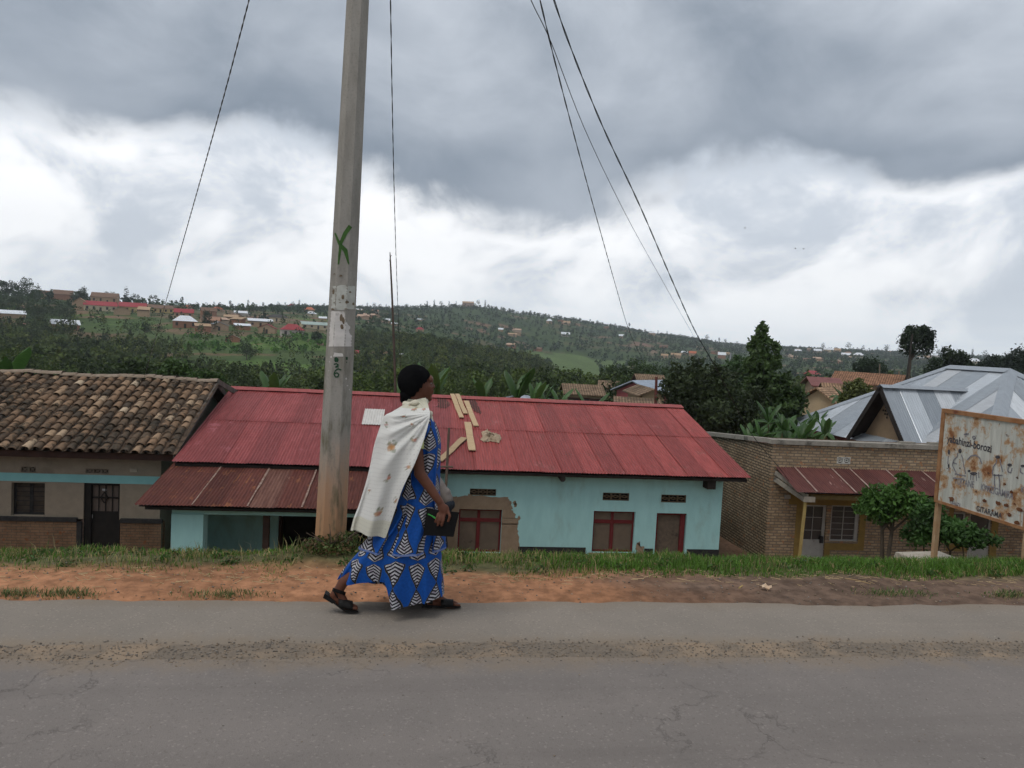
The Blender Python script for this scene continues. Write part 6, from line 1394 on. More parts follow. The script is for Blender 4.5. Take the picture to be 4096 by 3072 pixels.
HH = [  # x0, x1, top, base, roof kind, roof, wall, detail, label
 (0,22,312,318.5,'gable',WHT,W_TAN,0,'long white-roofed house at the left picture side below the brown field'),
 (55,77,322,331,'gable',WHT,W_BRK,3,'long white-roofed brick house alone among trees left of the village'),
 (73,86,300,310,'end',TAN,W_TAN,0,'tan gabled house at the left end of the village row'),
 (87,114,303,311.5,'gable',RED,W_CRM,5,'long red-roofed cream house at the left of the village row'),
 (121,144,304,313,'gable',RED,W_YEL,5,'red-roofed yellow house in the middle of the village row'),
 (115,129,308,315.5,'end',TAN,W_TAN,0,'pale tan gabled shed in front of the yellow village houses'),
 (138,148,308,317,'shed',TAN,W_TAN,0,'blank tan wall house below the yellow village houses'),
 (149,172,306,313,'gable',BRN,W_YEL,5,'brown-roofed yellow house right of the red-roofed village row'),
 (175,192,310,318,'gable',RED,W_TAN,3,'red-roofed tan house above the white hip roof'),
 (169,187,303,307,'gable',GRN,W_CRM,0,'pale green roofed long house near the skyline'),
 (184,192,300.5,304,'hip',ORG,W_TAN,0,'little orange hip roof on the skyline right of the pale green roof'),
 (174,196,317,328.5,'hip',WHT,W_BRK,3,'white hip-roofed brick house with dark door, alone below the village'),
 (202,220,317,325,'gable',BRN,W_TAN,3,'brown-roofed tan house right of the white hip roof'),
 (210,228,323,331,'end',GRY,W_TAN,1,'tan house with grey gable end facing the valley'),
 (196,210,324.5,332,'shed',TAN,W_BRK,0,'low red-brown walled house just right of the white hip roof'),
 (235,250,324.5,330.5,'shed',WHT,W_BRK,0,'small white lean-to roof between tan houses'),
 (226,239,336,342.5,'end',BRN,W_BRK,0,'lone little gabled house in the green fields'),
 (93,115,293,302,'gable',BRN,W_TAN,4,'brown tiled house near the skyline over the red village roofs'),
 (40,56,290,297,'gable',BRN,W_TAN,0,'brown house on the left ridge beside the dark trees'),
 (56,71,288.5,297,'gable',BRN,W_BRK,0,'reddish brown house on the left ridge'),
 (202,216,308.5,316,'gable',BRN,W_BRK,0,'red-brown house under the skyline trees'),
 (212,222,307.5,312,'hip',ORG,W_TAN,0,'orange-roofed house behind the red-brown one'),
 (235,249,311.5,316,'gable',WHT,W_GRY,0,'low white-roofed house near the skyline left of the pole'),
 (282,304,325,337.5,'hip',RED,W_GRY,3,'red hip-roofed grey house at the foot of the village, just left of the pole'),
 (258,275,325,334,'end',RED,W_TAN,1,'tan gabled house with red roof edge, left of the red hip roof'),
 (249,272,319.5,327,'shed',WHT,W_TAN,3,'tan flat-fronted house with thin white roof edge'),
 (265,288,315,322,'hip',DRK,W_CRM,3,'cream house with dark hip roof above the red hip roof'),
 (302,328,322.5,329,'gable',GRN,W_CRM,4,'long pale green roofed house touching the pole in view'),
 (306,317,312,317,'hip',WHT,W_CRM,0,'white hip roof under the orange one, left of the pole'),
 (304,314,307.5,313,'hip',ORG,W_TAN,0,'bright orange hip roof near the skyline left of the pole'),
 (288,295,304.5,309,'hip',RED,W_TAN,0,'small red roof on the skyline left of the pole'),
 (319,326.5,317,321,'gable',WHT,W_TAN,0,'tiny white-roofed house beside the pole'),
 (351,358.5,351,356.5,'gable',RED,W_CRM,0,'little maroon house in the clearing right of the pole'),
 (354,362,309,313,'gable',WHT,W_GRY,0,'white roof near the skyline right of the pole'),
 (384,390,319,323,'gable',WHT,W_TAN,0,'small white roof beside the hanging cable'),
 (391,398,323,326,'shed',WHT,W_TAN,0,'small white roof right of the hanging cable'),
 (416,423,319,321.5,'gable',GRY,W_TAN,0,'pale roof halfway up the far hill, left of the hilltop'),
 (416,424,327.5,332.5,'hip',RED,W_TAN,0,'red roof among trees below the far hilltop'),
 (399,405,354,357.5,'gable',WHT,W_TAN,0,'tiny white roof in the forest above the woman\'s head'),
 (462,474,301.5,307,'shed',TAN,(.42, .29, .24),0,'pinkish building on the very top of the far hill'),
 (546,552,319,324,'hip',WHT,W_TAN,0,'white roof on the ridge right of the far hilltop'),
 (561,570,332.5,337,'gable',WHT,W_GRY,0,'two-part white roof in the middle of the far slope'),
 (563,570,321.5,326,'gable',TAN,W_TAN,0,'tan house at the top of the track on the far slope'),
 (618.5,623.5,334.5,338.5,'gable',WHT,W_TAN,0,'tiny white-roofed cottage below the long ridge'),
 (648,655,331.5,335.5,'hip',WHT,W_TAN,0,'white hip roof on the long ridge between the cables'),
 (498,503,328.5,332,'gable',WHT,W_TAN,0,'small white roof on the wooded slope under the hilltop'),
 (661,668,354.5,358.5,'gable',TAN,W_TAN,0,'tan-roofed house left of three on the lower right slope'),
 (671,681,353.5,358.5,'gable',TAN,W_TAN,0,'tan box of a house beside the hill field'),
 (681,687,351.5,355,'gable',WHT,W_TAN,0,'white roof left of the tall dark tree'),
 (689,696,351.5,356.5,'gable',ORG,W_TAN,0,'orange-tan house left of the tall dark tree'),
 (718,725.5,353,359,'gable',WHT,W_BRK,0,'white-roofed pair of huts by the thin grey pole'),
 (795,801,350,353.5,'gable',WHT,W_TAN,0,'white roof just right of the tall dark tree'),
 (814,821,349.5,353.5,'gable',WHT,W_GRY,0,'white two-step roof on the right-hand hill'),
 (824,833,348.5,352.5,'gable',WHT,W_CRM,0,'wide white roof with cream wall on the right-hand hill'),
 (833,840,349,353,'gable',TAN,W_TAN,0,'tan roof beside the wide white one on the right-hand hill'),
 (842,850,353.5,358,'gable',WHT,W_GRY,0,'grey-white roof left of the broad white hip roof'),
 (853.5,863,353.5,358.5,'hip',WHT,W_CRM,0,'broad white hip roof low on the right-hand hill'),
 (863,868,350,353,'gable',WHT,W_TAN,0,'small white roof above the broad white hip roof'),
 (804,819.5,371.5,379,'hip',RED,W_TAN,0,'red hip roof among banana trees right of the tall tree'),
 (929,939,354,358.5,'hip',WHT,W_GRY,0,'white hip roof right of the umbrella tree'),
 (943,953,357,363.5,'end',WHT,(.5, .52, .6),0,'bluish white house behind bare branches'),
 (966,979,359.5,365,'hip',WHT,W_CRM,0,'white hip roof left of the dark trees at the right'),
 (914,924,357.5,360,'gable',WHT,W_TAN,0,'thin white roof line behind the umbrella tree trunk'),
 (958,968,364.5,369,'gable',RED,W_TAN,0,'small red roof below the white hip roof at the right')]
for (x0, x1, tp, bs, kind, rc, wc, dt, lab) in HH:
    p = on_hill((x0+x1)/2, bs-.2); D = math.hypot(p.x, p.y); s = D/F_PX; W = (x1-x0)*s*.94; H = (bs-tp)*s
    simple_house(p, W, min(max(W*.6, 4), 9), H*.56, H*.44, kind, rc, wc, lab, random.Random(int(x0*7)).uniform(-.18, .18), dt, 'houses on the hillsides')
_r = random.Random(33); _n = 0
for (x0, x1, y0, y1, n, g) in ((355,380,313,320,7,'tan huts clustered on the ridge right of the pole'),(196,240,312,330,5,'tan huts crowded in the village left of the pole'),(480,520,330,337,4,'tan huts on the slope below the far hilltop'),(560,610,322,330,4,'tan huts along the long ridge'),
                               (790,900,348,353,13,'tan huts on the skyline of the right-hand hill'),(785,900,353,366,14,'tan huts scattered over the right-hand hill'),(905,1010,356,364,6,'tan huts on the ridge at the far right'),(650,730,348,356,4,'tan huts left of the tall dark tree'),(505,545,345,352,3,'red-brown huts at the edge of the wood by the meadow')):
    for k in range(n):
        x, y = _r.uniform(x0, x1), _r.uniform(y0, y1); p = on_hill(x, y); D = math.hypot(p.x, p.y); W = _r.uniform(7, 12)*(1 if D > 700 else .8); H = _r.uniform(3.6, 4.6)
        simple_house(p, W, 6, H*.6, H*.4, _r.choice(('gable', 'gable', 'end', 'shed')), _r.choice((TAN, BRN, (.50, .34, .24), (.36, .2, .13))), _r.choice((W_TAN, (.46, .34, .25), W_BRK)), 'small '+g.replace('huts', 'hut', 1), _r.uniform(-.5, .5), 0, g, name='hut')
# houses in the hollow just behind
def mid(x0, x1, tp, ev, bs, D, kind, rc, wc, lab, rot=0., dt=0, tile=False, dep=6.):
    s = D/F_PX; xm = (x0+x1)/2; b = at(xm, bs, D); simple_house(b, (x1-x0)*s*.93, dep, (bs-ev)*s, (ev-tp)*s, kind, rc, wc, lab, rot, dt, None, .9 if tile else .5, tile, .5, name='village_house')
TILE = (.21, .145, .095)
mid(566,601,387,395,413,74,'gable',TILE,(.40,.31,.2),'tile-roofed cream house behind bananas, over the red roof ridge',.1,3,True)
mid(611,654,381.5,392,414,80,'end',(.33,.38,.45),(.30,.09,.09),'dull red gable-ended house with blue-grey roof behind the red roof',-.55,0,False,9)
mid(640,664,390,397,414,70,'end',TILE,(.40,.29,.18),'tan house with tiled gable in front of the dull red one',.25,0,True)
mid(618,656,401.5,406,416,62,'gable',TILE,(.32,.23,.15),'low tiled roof just over the ridge below the dull red house',.05,0,True)
mid(640,664,376.5,387,398,98,'gable',TILE,(.35,.25,.16),'brown tiled roof partly behind the dark tree',.2,0,True)
mid(600,616,382.5,388,398,102,'gable',TILE,(.45,.34,.22),'small brown tiled roof left of the dull red house',0,0,True)
mid(527,541,399,404,413,70,'gable',(.33,.36,.40),(.36,.3,.24),'grey-roofed hut between banana leaves over the red ridge',.3)
mid(836,892,376.5,386,400,96,'gable',(.26,.14,.085),(.34,.22,.15),'long orange-brown tiled roof behind the iron-roofed house',-.12,0,True)
mid(815,838,381,388,402,90,'gable',(.20,.07,.06),(.34,.24,.16),'maroon-roofed shed left of the long tiled roof',.2)
mid(829,866,388,394,405,76,'gable',(.28,.175,.105),(.40,.29,.18),'tiled house with pale wall above the banana grove',.1,0,True)
mid(800,832,391,403,424,66,'end',(.34,.22,.14),(.43,.33,.21),'tan house with tiled gable behind the banana grove',-.5,0,True,8)

# ------------------------------------------------------------------ posts and poles in the hollow
def post(name, x, y0, y1, D, r, mat, label, lean=0.):
    a, b = at(x, y1, D), at(x+lean, y0, D); mb = MB(); mb.tube([a-Vector((0, 0, 3)), a, b], [r, r, r*.8], 7); tag(mb.build(name, mat), label, 'pole')
post('metal_post', 655.5, 377, 408, 46, .10, pmat('rusty_iron_post', (.14, .045, .035), (.10, .035, .03), 5, .8), 'rusty red-brown post behind the right end of the red roof', .9)
post('light_pole', 728.5, 353, 380, 78, .10, pmat('pale_grey_pole', (.34, .35, .36), (.28, .29, .3), 5, .7), 'thin grey pole left of the tall dark tree', 2.2)
post('wooden_pole', 879.5, 364, 378, 120, .11, pmat('old_wood_pole', (.2, .16, .12), (.15, .12, .09), 5, .9), 'thin wooden pole right of the dark tree by the tiled roofs', .3)
post('wooden_pole', 898.5, 371, 384, 100, .13, pmat('old_wood_pole', (.2, .16, .12)), 'short pale wooden pole left of the umbrella tree', .6)
post('leaning_pole', 905.5, 334, 388, 92, .11, pmat('dark_pole', (.05, .042, .036), (.035, .03, .026), 5, .9), 'dark leaning pole beside the umbrella tree trunk', 7.)

# ------------------------------------------------------------------ nearer trees and shrubs
def lobe_tree(name, label, D, base_px, lobes, n, size, green, trunk_r=.12, spread=.35, cat='tree', seed=1, base_z=None, aspect=.5, shell=.35, multi=1, depth=.9):
    b = at(base_px[0], base_px[1], D); gzv = gz(b.x, b.y) if base_z is None else base_z; loc = Vector((b.x, b.y, gzv))
    s = D/F_PX; L_ = []
    for (x, y, rx, ry) in lobes:
        c = at(x, y, D)-loc; L_.append((c.x, c.y, c.z, rx*s, rx*s*depth, ry*s))
    sub = random.Random(seed+1); base_l = list(L_)
    for l in base_l:
        for k in range(3):
            a_, e_ = sub.uniform(0, 6.28), sub.uniform(-.5, 1.1); f = sub.uniform(.28, .5)
            L_.append((l[0]+l[3]*math.cos(a_)*math.cos(e_)*.95, l[1]+l[4]*math.sin(a_)*math.cos(e_)*.95, l[2]+l[5]*math.sin(e_)*.95, l[3]*f, l[4]*f, l[5]*f))
    rng = np.random.default_rng(seed); V, q, c = leaf_cloud(rng, L_, n, size, aspect=aspect, shell=shell)
    cl = vnoise(c[:, 0]/(size*4), c[:, 2]/(size*4)+c[:, 1], seed); cc = np.array(green)[None]*(1-spread+2*spread*cl[:, None])*rng.uniform(.8, 1.2, (n, 1))
    cm = np_mesh('crown', V, q, colmat('leaf', .6, .25, 2.5, .25, trans=.25), np.clip(np.repeat(cc, 4, 0), .003, 1))
    mb = MB(); rr = random.Random(seed); bk = pmat('bark', (.10, .075, .055))
    hub = [Vector((rr.uniform(-.3, .3)*multi*.4, rr.uniform(-.2, .2), 0)) for _ in range(multi)]
    low = min(l[2]-l[5]*.6 for l in base_l)
    for j in range(multi):
        mine = base_l[j::multi]; C = sum((Vector(l[:3]) for l in mine), Vector())/len(mine); a = hub[j]+Vector((0, 0, -.3)); f_ = max(.25, min(.8, low/max(C.z, .1))); fork = a.lerp(C, f_)+Vector((rr.uniform(-.04, .04)*C.z, 0, 0))
        mb.tube([a, a.lerp(fork, .5)+Vector((rr.uniform(-.03, .03)*C.z, 0, 0)), fork], [trunk_r*1.15, trunk_r*.85, trunk_r*.65], 8)
        for l in mine:
            e = Vector(l[:3]); m = fork.lerp(e, .5)+Vector((rr.uniform(-.1, .1)*l[3], 0, .12*(e-fork).length)); mb.tube([fork-Vector((0, 0, .02)), m, e], [trunk_r*.55, trunk_r*.32, trunk_r*.1], 6)
    t = thing(name, label, cat, loc)
    for nm, me in (('crown', cm), ('trunk', mb.mesh('trunk', bk))):
        o = bpy.data.objects.new(nm, me); COL.objects.link(o); o.parent = t
    return t
DKG, MDG, OLV, BRG = (.032, .052, .018), (.040, .075, .022), (.085, .105, .030), (.065, .125, .028)
lobe_tree('tall_tree', 'tall dark spire-shaped tree standing behind the right end of the red roof', 50, (768, 440), [(762, 333, 5, 9), (762, 347, 8, 10), (760, 362, 11, 11), (763, 378, 14, 11), (756, 394, 15, 12), (775, 392, 13, 12), (770, 410, 20, 14), (790, 405, 14, 12), (750, 410, 12, 12), (752, 345, 4, 7), (776, 348, 4, 6), (775, 362, 6, 7), (749, 366, 5, 7), (797, 395, 8, 7), (785, 380, 6, 7)], 7500, .38, (.052, .086, .026), .20, .6, seed=71, shell=.15)
lobe_tree('broad_tree', 'broad dark leafy tree between the red roof and the tall spire-shaped tree', 44, (700, 450), [(676, 390, 13, 14), (688, 384, 18, 17), (704, 382, 20, 18), (724, 388, 18, 20), (690, 404, 26, 18), (716, 408, 30, 22), (676, 408, 14, 16), (745, 412, 20, 22), (695, 368, 7, 12), (735, 425, 28, 16), (705, 428, 24, 14)], 11000, .28, (.040, .056, .022), .18, .5, seed=72, shell=.2)
lobe_tree('light_tree', 'mid-green tree behind the broad dark tree, by the thin grey pole', 72, (735, 420), [(733, 372, 13, 11), (741, 366, 10, 9), (728, 382, 14, 9)], 3200, .34, (.048, .088, .03), .14, .3, seed=73)
lobe_tree('feathery_tree', 'small yellow-green trees above the tiled roofs behind the red ridge', 120, (632, 400), [(620, 375, 12, 10), (640, 370, 12, 10), (655, 374, 11, 9), (605, 384, 9, 8), (648, 382, 16, 8), (630, 384, 14, 8)], 5500, .42, (.045, .075, .022), .14, .35, seed=74, multi=3)
lobe_tree('umbrella_tree', 'tall thin-trunked tree with round umbrella crown, right of the hills', 95, (905, 392), [(917, 341, 13, 12), (907, 346, 7, 9), (926, 346, 7, 9), (919, 333, 9, 6), (911, 337, 7, 6), (924, 338, 8, 7)], 4600, .33, (.024, .038, .018), .16, .35, seed=75, shell=.2)
lobe_tree('shrub_tree', 'dark bushy tree between the umbrella tree and the iron roof', 108, (945, 395), [(942, 366, 12, 9), (955, 362, 10, 9), (932, 374, 8, 7), (962, 370, 10, 7), (948, 354, 5, 6)], 4600, .38, (.026, .042, .018), .12, .4, seed=76, shell=.2)
lobe_tree('acacia_tree', 'flat dark trees at the right picture side above the iron roof', 150, (1005, 392), [(994, 364, 12, 6), (1008, 361, 12, 6), (1020, 360, 12, 8), (1030, 356, 14, 9), (985, 368, 9, 6), (1012, 368, 16, 6), (1045, 362, 14, 9)], 6500, .45, (.022, .034, .018), .14, .35, seed=77, multi=3, shell=.2)
lobe_tree('dense_tree', 'dark rounded tree left of the long tiled roof', 125, (868, 390), [(867, 366, 9, 8), (874, 369, 9, 9), (861, 374, 6, 6)], 3000, .38, (.03, .05, .022), .14, .35, seed=78)
lobe_tree('yellowish_bush', 'olive yellow-green bushy tree beside the iron roof gable', 58, (856, 420), [(856, 391, 9, 9), (848, 397, 8, 8), (865, 396, 9, 9), (859, 384, 4, 5)], 2600, .26, (.095, .110, .030), .08, .35, seed=79)
for (bx, by, lb, lab, sd) in ((10, 300, [(8, 288, 6, 5), (4, 286, 4, 4), (12, 286, 4, 4)], 'thin-crowned tree on the left ridge, at the very picture side', 91), (26, 302, [(22, 287, 6, 6), (30, 289, 7, 6), (26, 283, 5, 4), (36, 292, 5, 5)], 'broad dark tree crown on the left ridge', 92),
        (12, 312, [(10, 300, 10, 7), (22, 303, 9, 6), (0, 302, 8, 7)], 'dark tree mass on the left slope under the ridge trees', 93), (40, 330, [(38, 306, 8, 9), (46, 312, 8, 8), (34, 314, 7, 8), (42, 320, 9, 7)], 'tall olive-green tree on the left slope before the ridge houses', 94), (58, 322, [(57, 308, 7, 7), (63, 312, 6, 6)], 'rounded tree left of the village row', 95),
        (32, 345, [(30, 330, 9, 8), (40, 334, 8, 7), (22, 335, 7, 7)], 'dark tree under the long white roof at left', 96), (78, 305, [(77, 296, 5, 4), (83, 294, 4, 5)], 'dark tree behind the tan gabled house on the ridge', 97), (208, 330, [(207, 317, 4, 6), (206, 324, 4, 4)], 'dark upright tree right of the white hip roof', 98),
        (247, 360, [(244, 347, 6, 7), (250, 351, 6, 5)], 'dark round tree in the middle of the banana field', 99), (135, 345, [(132, 327, 7, 5), (143, 328, 8, 5), (152, 329, 7, 5), (162, 330, 6, 4)], 'row of bushy trees below the yellow village houses', 101), (304, 342, [(316, 336, 4, 5), (320, 339, 3, 4)], 'dark bush beside the red hip roof', 102),
        (534, 366, [(534, 360, 3, 4)], 'small lone tree standing at the left of the meadow', 103), (547, 368, [(547, 362, 4, 4), (543, 363, 2, 3)], 'two small dark trees standing together in the meadow', 104)):
    pt = on_hill(bx, by); Dp = math.hypot(pt.x, pt.y)
    lobe_tree('hill_tree', lab, Dp, (bx, by), lb, 1100, max(.55, Dp*.0019), (.036, .056, .022), .18, .4, seed=sd, base_z=pt.z-.3, shell=.0)
lobe_tree('leafy_tree', 'bright leafy tree top over the tiled ridge, left of the red roof', 55, (176, 400), [(176, 369, 9, 9), (168, 374, 8, 7), (184, 374, 8, 7)], 2200, .28, (.055, .10, .026), .1, .35, seed=80)
lobe_tree('leafy_tree', 'leafy bush filling the gap between the tiled and red roofs', 48, (205, 410), [(200, 380, 10, 9), (214, 382, 9, 9), (192, 384, 8, 7), (222, 388, 7, 6)], 2600, .24, (.045, .085, .022), .1, .35, seed=81)
lobe_tree('round_tree', 'dark round tree top peeping over the tiled ridge, right of the cable', 75, (145, 410), [(140, 371, 12, 10), (120, 374, 14, 10), (155, 376, 10, 8)], 2400, .42, (.040, .062, .02), .12, .4, seed=82)
lobe_tree('small_tree', 'bushy round-headed small tree in front of the brick house door', 18.6, (890, 556), [(872, 503, 13, 9), (884, 494, 14, 9), (897, 500, 13, 11), (888, 512, 14, 8), (905, 485, 7, 7), (903, 477, 5, 4), (914, 505, 11, 11), (862, 509, 8, 5), (878, 517, 10, 6), (925, 512, 9, 9), (868, 492, 6, 4)], 3600, .125, (.058, .120, .026), .06, .5, seed=83, multi=2, shell=.0)
lobe_tree('small_tree', 'leafy small tree half hidden behind the rusty sign board', 17.6, (948, 560), [(925, 520, 15, 13), (944, 530, 16, 12), (962, 534, 16, 11), (920, 533, 12, 12), (978, 538, 14, 9), (933, 510, 10, 9)], 4000, .11, (.046, .098, .024), .035, .5, seed=84, multi=4, shell=.0)
def build_pole_bush():
    loc = Vector((-.62, 6.18, gz(-.62, 6.18))); t = thing('weedy_bush', 'low weedy bush growing round the foot of the concrete pole', 'bush', loc); rng = np.random.default_rng(5)
    V, q, c = leaf_cloud(rng, [(-.02, .02, .03, .19, .15, .06), (.12, .05, .05, .11, .12, .075), (-.16, .05, .02, .10, .10, .04), (.0, -.08, .015, .18, .08, .04)], 1300, .036, aspect=.5, shell=.2)
    cc = np.where(rng.random((1300, 1)) < .35, np.array([[.13, .085, .04]]), np.array([[.075, .105, .030]]))*rng.uniform(.6, 1.4, (1300, 1))
    me = np_mesh('leaves', V, q, colmat('leaf', .6, .25, 2.5, .25, trans=.25), np.repeat(cc, 4, 0)); o = bpy.data.objects.new('leaves', me); COL.objects.link(o); o.parent = t
    mb = MB(); rr = random.Random(5)
    for k in range(16): a = rr.uniform(0, 6.28); mb.tube([(0, 0, -.02), (.1*math.cos(a), .07*math.sin(a), .07), (.22*math.cos(a), .13*math.sin(a), .10+rr.uniform(0, .08))], [.005, .004, .002], 4)
    o = bpy.data.objects.new('stems', mb.mesh('stems', pmat('bark', (.1, .075, .055)))); COL.objects.link(o); o.parent = t
build_pole_bush()

# ------------------------------------------------------------------ banana plants
def banana_leaf(seed, Lf=1.7, Wf=.34, arch=.6):
    rng = random.Random(seed); n = 14; mid = []; rows = []
    for i in range(n+1):
        u = i/n; x = Lf*(u*.50+.22*u*u); z = Lf*(.85*u-arch*u*u*1.05); mid.append(Vector((x, 0, z)))
    for i in range(n+1):
        u = i/n; w = Wf*(.10 if u < .13 else min(1, .35+(u-.13)*4.5)*math.sqrt(max(0.02, 1-max(0, (u-.55)/.47)**2))); tear = 1-(.45*rng.random() if rng.random() < .4 else 0.)
        p = mid[i]; rows.append([p+Vector((0, -w*tear, -w*.42+.0)), p+Vector((0, -w*.5, -w*.08)), p, p+Vector((0, w*.5, -w*.08)), p+Vector((0, w*(1-(.45*rng.random() if rng.random() < .4 else 0.)), -w*.42))])
    mb = MB(); mb.grid(rows); m = pmat('banana_leaf', (.056, .122, .026), (.036, .084, .020), 5, .45, spec=.4, stretch=(8, 1, 1), trans=.3, rnd=.25)
    return mb.mesh('leaf', m, True)
BLEAF = [banana_leaf(k, 2.1, .29+.02*k, a) for k, a in enumerate((.28, .62, .85, 1.0))]
_mb = MB(); _mb.tube([(0, 0, -.3), (0, 0, .9), (.03, 0, 2.1)], [.13, .11, .06], 9); BSTEM = _mb.mesh('stem', pmat('banana_stem', (.14, .15, .06), (.09, .08, .045), 5, .8, stretch=(1, 1, .3)), True)
def banana(px, py_top, D, label, seed, scale=1., upright=0):
    b = at(px, py_top, D); g = gz(b.x, b.y); H = (b.z-g); rng = random.Random(seed); sc = max(.6, scale)
    t = thing('banana_plant', label, 'banana plant', (b.x, b.y, g), 'banana plants behind the houses')
    top = H-1.3*sc
    st = link_mesh('stem', BSTEM); st.parent = t; st.location = (0, 0, 0); st.scale = (sc, sc, max(.3, top/2.1))
    n = 7 if not upright else 4
    for k in range(n):
        o = link_mesh('leaf', BLEAF[rng.randrange(1 if upright or k < 2 else 4)]); o.parent = t; o.location = (.03*sc, 0, top)
        o.rotation_euler = (rng.uniform(-.2, .2), -rng.uniform(.25, .55) if (upright or k < 2) else rng.uniform(-.1, .5), k*2.4+rng.uniform(-.5, .5)); s = sc*rng.uniform(.8, 1.1); o.scale = (s, s, s)
BAN = [(433, 374, 31, 'bright upright banana leaf right beside the woman\'s face', 1.0, 1), (272, 377, 31, 'banana plant tip over the red ridge left of the pole', .8, 1), (404, 384, 33, 'banana plant just behind the woman\'s headwrap', .8, 1),
       (483, 383, 33, 'banana leaf tips over the ridge right of the planks', .7, 1), (518, 376, 34, 'tall upright banana leaf over the middle of the red ridge', .9, 1), (534, 386, 33, 'pale young banana leaf left of the banana clump', .7, 1),
       (545, 386, 38, 'arching banana plant, left one of the clump over the red ridge', .8, 0), (560, 388, 39, 'arching banana plant, right one of the clump over the red ridge', .8, 0), (590, 396, 36, 'low banana leaves over the ridge below the cream house', .9, 0),
       (3, 357, 30, 'bright banana leaf over the tiled ridge at the left picture side', 1.0, 1)]
for i, (x, y, D, lab, s, u) in enumerate(BAN): banana(x, y, D, lab, 200+i, s, u)
_r = random.Random(8)
for i in range(26):
    x = 752+i*3.6+_r.uniform(-3, 3) if i < 22 else 838+(i-22)*4.; y = 412+_r.uniform(-8, 16)+(8 if x > 800 else 0) if i < 22 else 392+_r.uniform(-5, 8)
    banana(x, y, 42+_r.uniform(-4, 12) if i < 22 else 60+_r.uniform(0, 6), 'ragged banana plant between the dark tree and the iron roof', 300+i, _r.uniform(.52, .75), 1 if i % 2 == 0 else 0)

# ------------------------------------------------------------------ birds
for i, (x, y) in enumerate(((745, 228), (795.5, 248.5), (803.5, 249))):
    p = at(x, y, 290); mb = MB(); p = p; mb.ellipsoid(p, .30, .12, .10, 8, 6); mb.poly([p+Vector((-.1, 0, .04)), p+Vector((.12, 0, .04)), p+Vector((.05, -.55, .22)), p+Vector((-.2, -.6, .18))]); mb.poly([p+Vector((-.1, 0, .04)), p+Vector((.12, 0, .04)), p+Vector((.05, .5, .3)), p+Vector((-.2, .55, .26))]); mb.poly([p+Vector((-.28, -.05, 0)), p+Vector((-.28, .05, 0)), p+Vector((-.5, .1, 0)), p+Vector((-.5, -.1, 0))])
    tag(mb.build('bird', pmat('dark_bird', (.03, .03, .03), (.05, .05, .05), 5, .8)), ('lone upper bird, a dark speck in the white cloud', 'left bird of the close pair, a dark speck in the sky', 'right bird of the close pair, a dark speck in the sky')[i], 'bird', 'birds far off in the sky')

# ------------------------------------------------------------------ people
def skin_body(name, mb, mat, parent, voxel, smooth=8):
    """join overlapping limbs and masses into one continuous surface"""
    me = mb.mesh(name+'_src'); o = bpy.data.objects.new(name+'_src', me); COL.objects.link(o)
    r = o.modifiers.new('r', 'REMESH'); r.mode = 'VOXEL'; r.voxel_size = voxel; r.use_smooth_shade = True
    s = o.modifiers.new('s', 'SMOOTH'); s.iterations = smooth; s.factor = .5
    dg = bpy.context.evaluated_depsgraph_get(); me2 = bpy.data.meshes.new_from_object(o.evaluated_get(dg)); bpy.data.objects.remove(o)
    me2.name = name; me2.materials.clear(); me2.materials.append(mat); me2.transform(Matrix.Translation(-root_loc(parent)))
    me2.polygons.foreach_set('use_smooth', [True]*len(me2.polygons))
    o = bpy.data.objects.new(name, me2); COL.objects.link(o); o.parent = parent; return o
Y0 = 5.05
def wp(zx, zy, dy=0.): return onY((1200+zx*.66280)/4, (1400+zy*.66280)/4, Y0+dy)
def smooth_rows(keys, n):
    """Catmull-Rom through rows of numbers"""
    keys = [np.array(k, float) for k in keys]; out = []; m = len(keys)
    for i in range(n):
        u = i/(n-1)*(m-1); k = min(int(u), m-2); f = u-k; p0, p1, p2, p3 = keys[max(k-1, 0)], keys[k], keys[k+1], keys[min(k+2, m-1)]
        out.append(.5*(2*p1+(p2-p0)*f+(2*p0-5*p1+4*p2-p3)*f*f+(3*p1-p0-3*p2+p3)*f**3))
    return out
def uv_mesh(name, rows, uvs, mat, closed=False, cols=None, thick=0.):
    m, n = len(rows), len(rows[0]); mb = MB(); mb.grid(rows); me = mb.mesh(name, mat, True); uvl = me.uv_layers.new(name='UVMap'); U = [u for r in uvs for u in r]
    for l in me.loops: uvl.data[l.index].uv = U[l.vertex_index]
    if cols is not None:
        a = me.color_attributes.new('Col', 'FLOAT_COLOR', 'POINT'); c = np.ones((len(me.vertices), 4), np.float32); c[:, :3] = cols; a.data.foreach_set('color', c.ravel())
    return me
